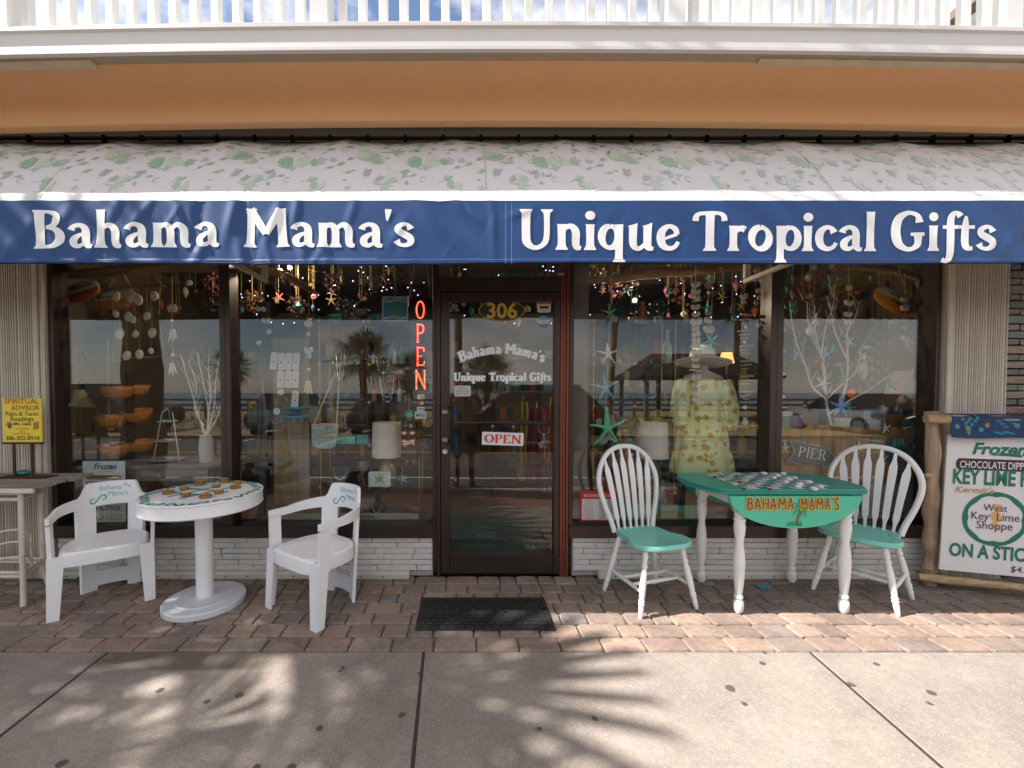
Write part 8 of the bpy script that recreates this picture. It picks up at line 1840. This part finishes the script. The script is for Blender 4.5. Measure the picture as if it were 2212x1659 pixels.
# ---- third window: mannequin, hours sign, carvings
mq = thing('mannequin', 'dress form in a yellow floral dress and white sun hat', 'mannequin', at(1518, 1020, .34)); Ym = .36; mx = at(1517, 900, Ym).x
zz = lambda py: at(1517, py, Ym).z; mpx = mpp(Ym)
def esec(mb, secs, n=32):
    vs = []
    for z, rx_, ry_, dx, wav in secs:
        for k in range(n): a = 2 * PI * k / n; f = 1 + wav * math.sin(k * 9 * 2 * PI / n); vs.append((mx + dx + rx_ * f * math.cos(a), Ym + ry_ * f * math.sin(a), z))
    mb.add(vs, [[i * n + k, i * n + (k + 1) % n, (i + 1) * n + (k + 1) % n, (i + 1) * n + k] for i in range(len(secs) - 1) for k in range(n)])
mb = MB(); esec(mb, [(zz(790), .035, .035, 0, 0), (zz(800), .04, .04, 0, 0), (zz(806), .09, .055, 0, 0), (zz(812), .155, .07, 0, 0), (zz(822), .17, .085, 0, 0), (zz(850), .16, .10, 0, 0), (zz(880), .13, .095, 0, 0)]); part(mb, 'torso', M('b9aaa0', .5), mq, True)
def dress_mat():
    m = bpy.data.materials.new('floral_dress'); m.use_nodes = True; n, l = m.node_tree.nodes, m.node_tree.links; b = n['Principled BSDF']; b.inputs['Roughness'].default_value = .9
    ge = n.new('ShaderNodeNewGeometry'); v = n.new('ShaderNodeTexVoronoi'); v.inputs['Scale'].default_value = 15; no = n.new('ShaderNodeTexNoise'); no.inputs['Scale'].default_value = 60; no.inputs['Detail'].default_value = 4
    l.new(ge.outputs['Position'], v.inputs['Vector']); l.new(ge.outputs['Position'], no.inputs['Vector'])
    ad = n.new('ShaderNodeMath'); ad.operation = 'MULTIPLY_ADD'; ad.inputs[1].default_value = .6; l.new(no.outputs['Fac'], ad.inputs[0]); l.new(v.outputs['Distance'], ad.inputs[2])
    rp = n.new('ShaderNodeValToRGB'); rp.color_ramp.elements[0].position = .60; rp.color_ramp.elements[0].color = lin('b0901c') + (1,); rp.color_ramp.elements[1].position = .72; rp.color_ramp.elements[1].color = lin('cfcf98') + (1,)
    l.new(ad.outputs[0], rp.inputs['Fac']); l.new(rp.outputs['Color'], b.inputs['Base Color']); return m
mdr = dress_mat()
mb = MB(); esec(mb, [(zz(818), .172, .088, 0, 0), (zz(826), .170, .10, 0, .01), (zz(845), .162, .112, 0, .008), (zz(858), .15, .108, 0, .01), (zz(866), .135, .10, 0, .02), (zz(872), .142, .105, 0, .03), (zz(905), .175, .125, 0, .035), (zz(945), .20, .14, 0, .04), (zz(975), .215, .15, 0, .04), (zz(977), .225, .155, 0, .05), (zz(1000), .245, .165, 0, .05), (zz(1020), .258, .17, 0, .05)], 64); part(mb, 'dress', mdr, mq, True)
mb = MB()
for (x0, y0), (x1, y1), r0, r1 in (((mx - .165, zz(822)), (mx - .185, zz(920)), .06, .055), ((mx + .165, zz(822)), (mx + .19, zz(930)), .06, .055)):
    s_ = MB(); p = [Vector((x0, Ym - .01, y0)), Vector((x0 * .75 + x1 * .25 + (.02 if x0 > mx else -.02), Ym - .02, y0 * .7 + y1 * .3)), Vector((x1 + (.02 if x0 > mx else -.02), Ym - .03, y0 * .3 + y1 * .7)), Vector((x1, Ym - .04, y1))]; s_.tube([Vector(q) for q in smooth_path([tuple(q) for q in p], 5)], [.055 + .018 * math.sin(PI * i / 15) for i in range(15)] + [.03], 14); part(s_, 'sleeve', mdr, mq, True)
mb = MB(); mb.tube([(mx, Ym, DECK), (mx, Ym, zz(1010))], .015, 10); mb.lathe([(.14, 0), (.14, .01), (.02, .02), (.015, .03)], (mx, Ym, DECK + .001), 20); part(mb, 'stand', M('14110f', .5), mq, True)
hx_ = at(1517, 780, Ym - .02); hm = Matrix.Rotation(R(-8), 3, 'X') @ Matrix.Rotation(R(6), 3, 'Y'); mb = MB()
mb.lathe([(0, .125), (.06, .12), (.088, .09), (.098, .04), (.10, .0), (.125, -.012), (.17, -.022), (.215, -.02), (.217, -.016), (.17, -.017), (.125, -.006)], hx_ + Vector((0, 0, .005)), 40, hm); hat = sub(part(mb, 'sun_hat', M('efebe6', .8, 0, .12, 60, .4, 300), mq, True))
mb = MB(); mb.lathe([(.1015, .0), (.1005, .028)], hx_ + Vector((0, 0, .007)), 40, hm); mb.f = mb.f[:-2]; mb.c = mb.c[:-2]; mb.build('hat_band', M('a9a4a2', .6), hat, True)
# business hours sign on the pane
a, b = at(1253, 1126, GY - .003), at(1332, 1060, GY - .003); t = thing('business_hours_sign', 'red and white business hours sign on the window', 'sign', ((a.x + b.x) / 2, GY, a.z)); c = (a + b) / 2; w, h = b.x - a.x, b.z - a.z
mb = MB(); r_ = .008; mb.prism([(-w / 2 + r_, -h / 2), (w / 2 - r_, -h / 2), (w / 2, -h / 2 + r_), (w / 2, h / 2 - r_), (w / 2 - r_, h / 2), (-w / 2 + r_, h / 2), (-w / 2, h / 2 - r_), (-w / 2, -h / 2 + r_)], c, FRONT, .002); part(mb, 'red_card', M('b02a2c', .45), t)
patch(t, c, 0, -h * .11, w * .9, h * .68, 'd0cbcb'); wr(t, c, 'BUSINESS HOURS', 0, h * .30, w * .8, 'dccaca', lift=.001, bold=.012)
for k, d_ in enumerate(('MONDAY', 'TUESDAY', 'WEDNESDAY', 'THURSDAY', 'FRIDAY', 'SATURDAY', 'SUNDAY')):
    z = h * (.17 - .095 * k); wr(t, c, d_, -w * .27, z - .003, w * (.3 if len(d_) > 7 else .24), 'a84a4a', lift=.0011); wr(t, c, '10:00', w * .1, z - .003, w * .17, '3a3a4a', lift=.0011, bold=.01); wr(t, c, '6:00' if k < 5 else '8:00', w * .34, z - .003, w * .15, '3a3a4a', lift=.0011, bold=.01); patch(t, c, 0, z - .006, w * .88, .0008, '9a8a8a', .0006, 'rule')
# carved mermaid log and wooden discs
c = on(1352, zC[4] + .002, .30); t = thing('carved_figure', 'tall carved brown driftwood figure behind the mint starfish', 'sculpture', c); mb = MB(); mb.lathe([(.05, 0), (.055, .05), (.05, .16), (.058, .24), (.045, .33), (.02, .38), (.014, .45), (.02, .50), (.0, .52)], c, 18); mb.v = [v + Vector((rr.uniform(-.003, .003), rr.uniform(-.003, .003), 0)) for v in mb.v]; part(mb, 'figure', wood_mat('carving', '4a3016', '8f6a3a', 'Z', 8), t, True)
for k in range(3): mb = MB(); scallop(mb, c + Vector((.03, -.05, .24 + .035 * k)), .02, ribs=8); part(mb, 'shell', mat_sh, t, True)
for i, (px, py) in enumerate(((1294, 925), (1303, 965), (1318, 958), (1325, 928))):
    c = at(px, py - 15, .2); t = thing('wooden_disc', ['engraved disc ornament left of the mint starfish', 'largest engraved disc below the mint starfish', 'engraved disc between the mint starfish arms', 'small engraved disc right of the mint starfish'][i], 'ornament', c); mb = MB(); mb.lathe([(0, 0), ((7, 10, 8, 6)[i] * S, 0), ((7, 10, 8, 6)[i] * S, .006), (0, .006)], c, 20, Matrix.Rotation(R(90), 3, 'X')); part(mb, 'disc', M('8f887c', .7, 0, .25, 60), t); mb = MB(); string(mb, c + Vector((0, 0, .02)), c + Vector((0, .002, .12)), .001); part(mb, 'cord', mat_str, t)
c = on(1372, zC[4] + .001, .34); mb = MB(); mb.ball(c + Vector((0, 0, .075)), .075, 20, 12); tag(mb.build('glass_ball', M('3a6a6a', .08, .2, .4, 8, coat=1), None, True), 'teal glass ball behind the first hoop chair', 'glass ball')
for i, (px, Y, r_) in enumerate(((1345, .3, .05), (1430, .28, .055), (1470, .34, .045), (1640, .3, .05))):
    c = on(px, DECK + .001, Y); t = thing('glass_vessel', ['blue glass vessel low behind the chair slats', 'clear glass jar low behind the chair hoop', 'dark glass jar under the dress hem', 'dark sparkling glass jar beside the window post'][i], 'vase', c); mb = MB(); mb.lathe([(r_ * .7, .001), (r_, .05), (r_ * .9, .14), (r_ * .5, .2), (r_ * .6, .24), (0, .2)], c, 20); part(mb, 'glass', M(['2f6f92', '9aa0a0', '3a3440', '2a2430'][i], .1, .1, .3, 12), t, True); mb = MB(); mb.lathe([(r_ * .62, .235), (r_ * .62, .25), (0, .255)], c, 20); part(mb, 'lid', M('6a6460', .4, .5), t, True)
c = on(1385, zC[0] + .001, .36); t = thing('orange_figure', 'orange painted figurine between the shelf plants', 'figurine', c); mb = MB(); mb.lathe([(.03, 0), (.035, .03), (.02, .07), (.03, .10), (.024, .13), (0, .14)], c, 14); part(mb, 'body', M('8a4a1c', .5, 0, .3, 30), t, True); mb = MB(); mb.ball(c + Vector((0, 0, .155)), .02, 10, 7); part(mb, 'head', M('8a4a1c', .5, 0, .3, 30), t, True)

# ---- fourth window: plank screen, arrow sign, sea creature
ps_ = thing('plank_screen', 'brown plank screen with rounded tops behind the arrow sign', 'screen', at(1850, 1120, .27)); mat_plank = wood_mat('screen_plank', '6e5028', 'a67e48', 'Z', 5, .75, .4)
xa, xb = at(1640, 1000, .27).x, at(2040, 1000, .27).x; npk = 9; wv = (xb - xa) / npk; zt_ = at(1850, 922, .27).z
for i in range(npk):
    pts = [(0, 0), (wv - .006, 0), (wv - .006, zt_ - DECK - .03)] + [((wv - .006) * (.5 + .5 * math.cos(a)), zt_ - DECK - .03 + .026 * math.sin(a)) for a in [PI * k / 8 for k in range(1, 8)]] + [(0, zt_ - DECK - .03)]
    mb = MB(); mb.prism(pts, (xa + i * wv, .27 + rr.uniform(-.003, .003), DECK + .001), FRONT, .018); part(mb, 'plank', mat_plank, ps_)
A_ = [(305, 412), (470, 440), (482, 480), (700, 525), (706, 490), (825, 635), (675, 735), (680, 690), (455, 655), (430, 690), (272, 660), (360, 550)]
pts = [at(1642 + x * .2031, 864 + y * .2031, .235) for x, y in A_]; c = sum(pts, Vector()) / len(pts); t = thing('arrow_sign', 'grey arrow shaped sign reading PIER', 'sign', c); mb = MB()
mb.prism([(p.x - c.x, p.z - c.z) for p in reversed(pts)], c, FRONT, .012); part(mb, 'arrow', M('4f534e', .6, 0, .1, 9), t)
mb = MB(); n = len(pts); o2 = [c + (p - c) * .97 for p in pts]; i2 = [c + (p - c) * .945 for p in pts]; mb.add([p + Vector((0, -.001, 0)) for p in o2 + i2], [[i, (i + 1) % n, n + (i + 1) % n, n + i] for i in range(n)]); part(mb, 'white_outline', M('b9bcb8', .6), t)
q0, q1 = at(1642 + 395 * .2031, 864 + 600 * .2031, .233), at(1642 + 700 * .2031, 864 + 650 * .2031, .233); dr_ = (q1 - q0); fmp = frame(dr_, Vector((-dr_.z, 0, dr_.x))); g = stroke_text('PIER', (q0 + q1) / 2, fmp, .088, fat=.62, narrow=dr_.length / (stroke_len('PIER') * .088)); part(g, 'lettering', M('c4cccc', .6), t)
mb = MB(); string(mb, pts[0] + Vector((.03, .002, -.01)), pts[0] + Vector((.025, .01, .1)), .0012); string(mb, pts[4] + Vector((0, .002, 0)), pts[4] + Vector((.01, .01, .2)), .0012); part(mb, 'cords', mat_str, t)
# teal wooden sea creature (cut out layers)
c = at(1952, 985, .25); t = thing('sea_creature_cutout', 'layered teal wooden sea creature with raised claw and flippers', 'ornament', c); k_ = mpp(.25)
def cut(pts, col, nm, l):
    mb = MB(); mb.prism([((x - 1510) * .2031 * k_, -(y - 595) * .2031 * k_) for x, y in pts], c + Vector((0, -l, 0)), FRONT, .008); part(mb, nm, M(col, .6, 0, .15, 14), t)
def blob(cx_, cy_, rx_, ry_, rot=0, n=16): return [(cx_ + rx_ * math.cos(a) * math.cos(rot) - ry_ * math.sin(a) * math.sin(rot), cy_ - (rx_ * math.cos(a) * math.sin(rot) + ry_ * math.sin(a) * math.cos(rot))) for a in [2 * PI * i / n for i in range(n)]]
cut(blob(1480, 640, 130, 150), '1a5f70', 'body', 0); cut(blob(1480, 645, 85, 100), '5a6a74', 'shell', .009)
cut([(1310, 470), (1370, 400), (1480, 395), (1525, 430), (1500, 520), (1420, 560), (1320, 560)], '1a5f70', 'claw', .003)
for x in (1395, 1440, 1490): cut(blob(x, 455, 14, 48, R(-6 + (x - 1395) * .25)), '5f9c88', 'claw_finger', .012)
cut([(1690, 340), (1700, 440), (1690, 520), (1620, 545), (1570, 500), (1590, 430), (1650, 390)], '1a5f70', 'flipper', .003); cut([(1680, 370), (1685, 450), (1660, 520), (1605, 520), (1605, 460), (1645, 420)], '5f9c88', 'flipper_pad', .012)
cut([(1560, 560), (1680, 580), (1775, 690), (1690, 710), (1600, 690), (1560, 640)], '1a5f70', 'flipper', .005); cut([(1630, 620), (1680, 610), (1750, 680), (1680, 690)], '5f9c88', 'flipper_pad', .013); cut([(1480, 760), (1560, 740), (1520, 850), (1460, 860)], '1a5f70', 'tail', .004)
a, b = at(1860, 1105, .22), at(1990, 1040, .22); a.z = DECK + .001; t = thing('patterned_tile', 'lilac and green patterned panel behind the second hoop chair', 'picture', ((a.x + b.x) / 2, .22, DECK)); mb = MB(); mb.span(tuple(a), (b.x, .232, b.z)); part(mb, 'panel', M('4a5a8a', .6, 0, .4, 18), t)
c = Vector(((a.x + b.x) / 2, .2192, (a.z + b.z) / 2)); w, h = b.x - a.x, b.z - a.z; patch(t, c, 0, 0, w * .86, h * .84, '7a8496'); mb = MB()
for k in range(26): q = c + Vector((rr.uniform(-.38, .38) * w, -.0006 - .0001 * (k % 4), rr.uniform(-.36, .36) * h)); r_ = rr.uniform(.008, .022); mb.add([q + Vector((r_ * math.cos(i), 0, r_ * .5 * math.sin(i))) for i in range(6)], [list(range(6))])
part(mb, 'painted_leaves', M('4f9a86', .6), t)
# small gifts along the top of the screen
zsh = zt_ + .004; mb = MB(); mb.span((xa, .30, zt_ - .03), (xb, .60, zt_ - .008)); tag(mb.build('gift_shelf', mat_plank), 'wooden shelf behind the plank screen holding small gifts', 'shelf')
for i, (x0, x1, h, col, lab, lid) in enumerate([(1690, 1712, .13, '5f7a68', 'sage green gift box at the window post', 'a9a294'), (1712, 1735, .10, '6a4f66', 'plum gift box beside the sage one', '7a6076'), (1735, 1768, .14, '5c3a22', 'brown wooden box with star cut out', '4a2c18'), (1815, 1838, .075, 'a9aaa2', 'white box with pineapple print', 'b5b6ae'), (1840, 1868, .06, '2b2826', 'dark gift box near the orange lamp', '3a3634'), (1880, 1915, .15, '6f7f96', 'blue grey earring box with gold earrings', '7f8fa6'), (1925, 1950, .10, '6a4826', 'wooden picture frame box', '7a5834')]): bxthing(x0, zt_ - .008, x1, .31, h, .06, col, lab, lid=lid)
c = at(1970, 908, .33); t = thing('teal_wedge', 'teal wedge shaped gift leaning at the right of the shelf', 'ornament', c); mb = MB(); mb.prism([(-.055, -.06), (.03, -.06), (.075, -.01), (.05, .035), (-.02, .015)], c, FRONT, .04); part(mb, 'wedge', M('2a7078', .5), t); mb = MB(); mb.prism([(-.052, -.058), (.03, -.058), (.06, -.03)], c + Vector((0, -.002, 0)), FRONT, .001); part(mb, 'facet', M('3a8a90', .5), t)
c = at(1897, 905, .305); t = thing('gold_earrings', 'pair of gold spiral earrings on the blue grey box', 'earrings', c)
for sx in (-.022, .022): mb = MB(); mb.tube([c + Vector((sx + .009 * math.sin(i * .9), -.004, .025 - .005 * i)) for i in range(10)], .0035, 6); part(mb, 'earring', M('c09a3a', .25, .9), t, True)
# green conch and other ornaments on the twigs
for i, (px, py, r_, h, col, lab) in enumerate([(1865, 800, 8, 44, '7f9a88', 'long pale green spiral shell hanging from the twigs'), (1751, 715, 9, 22, 'b5b2ae', 'white spiral shell on the twig tree'), (1767, 780, 9, 18, '6a3f24', 'brown woven rattan ball on the twig tree'), (1873, 750, 7, 8, 'b6c4c0', 'pale glass fish ornament on the twig tree'), (1814, 788, 10, 9, '9a8f76', 'tan shell ornament on a bare twig'), (1907, 905 - 22, 8, 15, '9a9a98', 'diamond shaped silver ornament above the earring box')]):
    c = at(px, py, .2); t = thing('twig_ornament', lab, 'ornament', c); mb = MB(); hs = h / 2 * S; mb.lathe([(0.0005, -hs)] + [(r_ * S * (.15 + .85 * math.sin(PI * (k + .5) / 10) ** .7) * (1 + .06 * (-1) ** k), -hs + 2 * hs * (k + .5) / 10) for k in range(10)] + [(.0005, hs)], c, 14); part(mb, 'body', M(col, .4, 0, .25, 40), t, True); mb = MB(); string(mb, c + Vector((0, 0, hs)), c + Vector((0, 0, hs + .04)), .001); part(mb, 'thread', mat_str, t)
# hanging balls deep inside
for i, (px, py, r_, col) in enumerate([(1748, 598, 9, '8a8078'), (1793, 618, 14, '3a5c60'), (1749, 637, 8, '8a7a76'), (1780, 640, 9, '5a4a50'), (1801, 577, 9, '7f766e'), (1760, 577, 7, '7f766e')]):
    c = at(px, py, .7); t = thing('hanging_ball', ['pale patterned ball high behind the twigs', 'large teal glass ball behind the twigs', 'rosy ball behind the twigs', 'dark fringed ball behind the twigs', 'grey ball just under the awning', 'small grey ball beside the window post'][i], 'ornament', c); mb = MB(); mb.ball(c, r_ * mpp(.7), 16, 10); part(mb, 'ball', M(col, .3, 0, .4, 60), t, True); mb = MB(); string(mb, c + Vector((0, 0, r_ * mpp(.7))), Vector((c.x, c.y, 2.8)), .0015); part(mb, 'cord', mat_str, t)
# flowers and tangle of dry branches hanging from the ceiling
for i, (px, py, Y, col) in enumerate([(462, 615, .7, '6a2034'), (460, 655, .7, '241f1c'), (545, 650, .8, '6a4424'), (640, 660, .9, '3a2a24'), (1290, 590, .8, '6a5a1c'), (1335, 620, .9, '5a2a2a'), (850, 600, .9, '4a1f20'), (800, 615, .8, '3a3a24'), (720, 610, 1.0, '3a2018')]):
    c = at(px, py, Y); t = thing('dried_bouquet', ['dark red flower bunch left of the first window post', 'black berry bunch under the red flowers', 'brown dried bunch behind the wood chime', 'dark dried bunch above the boxwood', 'mustard dried bunch beside the rope', 'dull red dried bunch above the shelf plants', 'maroon dried bunch above the fish picture', 'olive dried bunch above the glass float', 'brown dried bunch above the teal boxes'][i], 'bouquet', c); mb = MB(); leafball(mb, c, (.09, .06, .09), 160, .03, i); part(mb, 'petals', M(col, .8, 0, .5, 20), t); mb = MB(); string(mb, c, Vector((c.x, c.y, 2.8)), .004); part(mb, 'stem', mat_str, t)
# strings of tiny lights along the ceiling
t = thing('fairy_lights', 'strings of tiny cool white lights under the shop ceiling', 'lights', at(800, 600, 1.2)); mb = MB(); r8 = random.Random(4)
for i in range(150):
    q = at(r8.uniform(500, 1660), r8.choice((r8.uniform(572, 700), r8.uniform(575, 640))), r8.uniform(.6, 2.4)); mb.ball(q, .0032, 6, 4)
o_ = part(mb, 'bulbs', M('c9c4ff', .4, 0, .02, 4, emit=6.0), t); o_['kind'] = 'stuff'
mb = MB()
for k in range(6):
    y = .6 + .35 * k; mb.tube([(-1.8 + 4.2 * i / 24, y, 2.72 - .1 * abs(math.sin(i * .8 + k))) for i in range(25)], .0025, 4)
o_ = part(mb, 'wires', M('1c1a18', .7), t); o_['kind'] = 'stuff'
# ornaments crowding the ceiling and the glass shelves
CN = [('teal', '2a7272'), ('white', 'b8b2a6'), ('coral', '96523f'), ('tan', '957a52'), ('blue', '3f6288'), ('olive', '7d7434'), ('rose', '8a505c'), ('brown', '6a4a34')]
for i in range(120):
    cn, hc_ = r8.choice(CN); px = r8.choice((r8.uniform(150, 470), r8.uniform(515, 900), r8.uniform(990, 1190), r8.uniform(1280, 1650), r8.uniform(1700, 2010))); c = at(px, r8.uniform(580, 695), r8.uniform(.55, 1.3)); k = i % 3; mb = MB(); s_ = r8.uniform(.022, .05)
    if k == 0: scallop(mb, c, s_, ribs=8, rot=r8.uniform(-.5, .5))
    elif k == 1: mb.lathe([(.002, -s_ * 1.6), (s_ * .5, -s_ * .6), (s_ * .7, 0), (s_ * .4, s_ * .6), (.002, s_)], c, 10)
    else:
        for q in range(5): a = q * 1.2566 + i; mb.tube([c, c + Vector((math.cos(a), 0, math.sin(a))) * s_ * 1.2], [s_ * .25, s_ * .07], 6)
    ty = ('shell', 'bell', 'starfish')[k]; t = thing('hanging_' + ty, '%s %s ornament among those hanging from the shop ceiling' % (cn, ty), ty, c, '%s %s ornaments under the ceiling' % (cn, ty)); part(mb, 'body', M(hc_, .5, 0, .3, 30), t, True); mb = MB(); string(mb, c, Vector((c.x, c.y, 2.8)), .0015); part(mb, 'cord', mat_str, t)
for zl, xs in ((zB, (700, 897)), (zC, (1290, 1452))):
    for z in zl[1:]:
        for k in range(6):
            cn, hc_ = r8.choice(CN); q = on(xs[0] + (xs[1] - xs[0]) * (k + r8.uniform(.2, .8)) / 6, z + .001, .45); h = r8.uniform(.04, .13); w = r8.uniform(.025, .05); mb = MB(); isb = r8.random() < .5
            if isb: mb.box(q + Vector((0, 0, h / 2)), (w, w * .7, h), ch=.003)
            else: mb.lathe([(w * .4, 0), (w * .6, h * .3), (w * .3, h * .8), (w * .4, h), (0, h)], q, 14)
            ty = 'box' if isb else 'vase'; tag(mb.build('little_' + ty, M(hc_, .4, 0, .25, 30), None, 40), 'little %s %s at the back of the glass shelves' % (cn, ty), ty, 'little %s %s on the glass shelves' % (cn, ty))
# shelves and goods along the back of the shop
for i, x in enumerate((-3.2, -1.9, -.6, .9, 2.2, 3.4)):
    t = thing('back_shelf', ['first', 'second', 'third', 'fourth', 'fifth', 'sixth'][i] + ' brown shelf rack along the back wall counted from the slat wall side', 'shelf', (x, 2.6, 0), 'racks along the back wall')
    for z in (.5, .95, 1.4, 1.85): mb = MB(); mb.span((x - .55, 2.5, z), (x + .55, 2.85, z + .025)); part(mb, 'board', M('5a452e', .7, 0, .3, 8), t)
    for sx in (-.555, .53): mb = MB(); mb.span((x + sx, 2.5, 0), (x + sx + .025, 2.85, 2.1)); part(mb, 'side', M('4a3826', .7, 0, .3, 8), t)
    for z in (.526, .976, 1.426, 1.876):
        for k in range(5):
            w, h = r8.uniform(.06, .16), r8.uniform(.08, .3); mb = MB(); xx = x - .44 + k * .22
            isb = r8.random() < .5; cn, hc_ = r8.choice([('rust', '8a4a2a'), ('teal', '2f6f6a'), ('tan', '9a8a6a'), ('plum', '6a3a4a'), ('blue', '3a5a7a'), ('mustard', 'a08a3a'), ('cream', 'b0a698'), ('dark red', '7a2a2a')])
            if isb: mb.box((xx, 2.66, z + h / 2), (w, .12, h), ch=.006)
            else: mb.lathe([(w * .3, 0), (w * .5, h * .3), (w * .42, h * .7), (w * .2, h * .85), (w * .25, h), (0, h)], (xx, 2.66, z), 14)
            ty = 'box' if isb else 'jar'; tag(mb.build('gift_' + ty, M(hc_, .5, 0, .2, 14), None, 40), '%s %s on the back wall racks' % (cn, ty), ty, '%s %s on the back wall racks' % (cn, 'boxes' if isb else 'jars'))
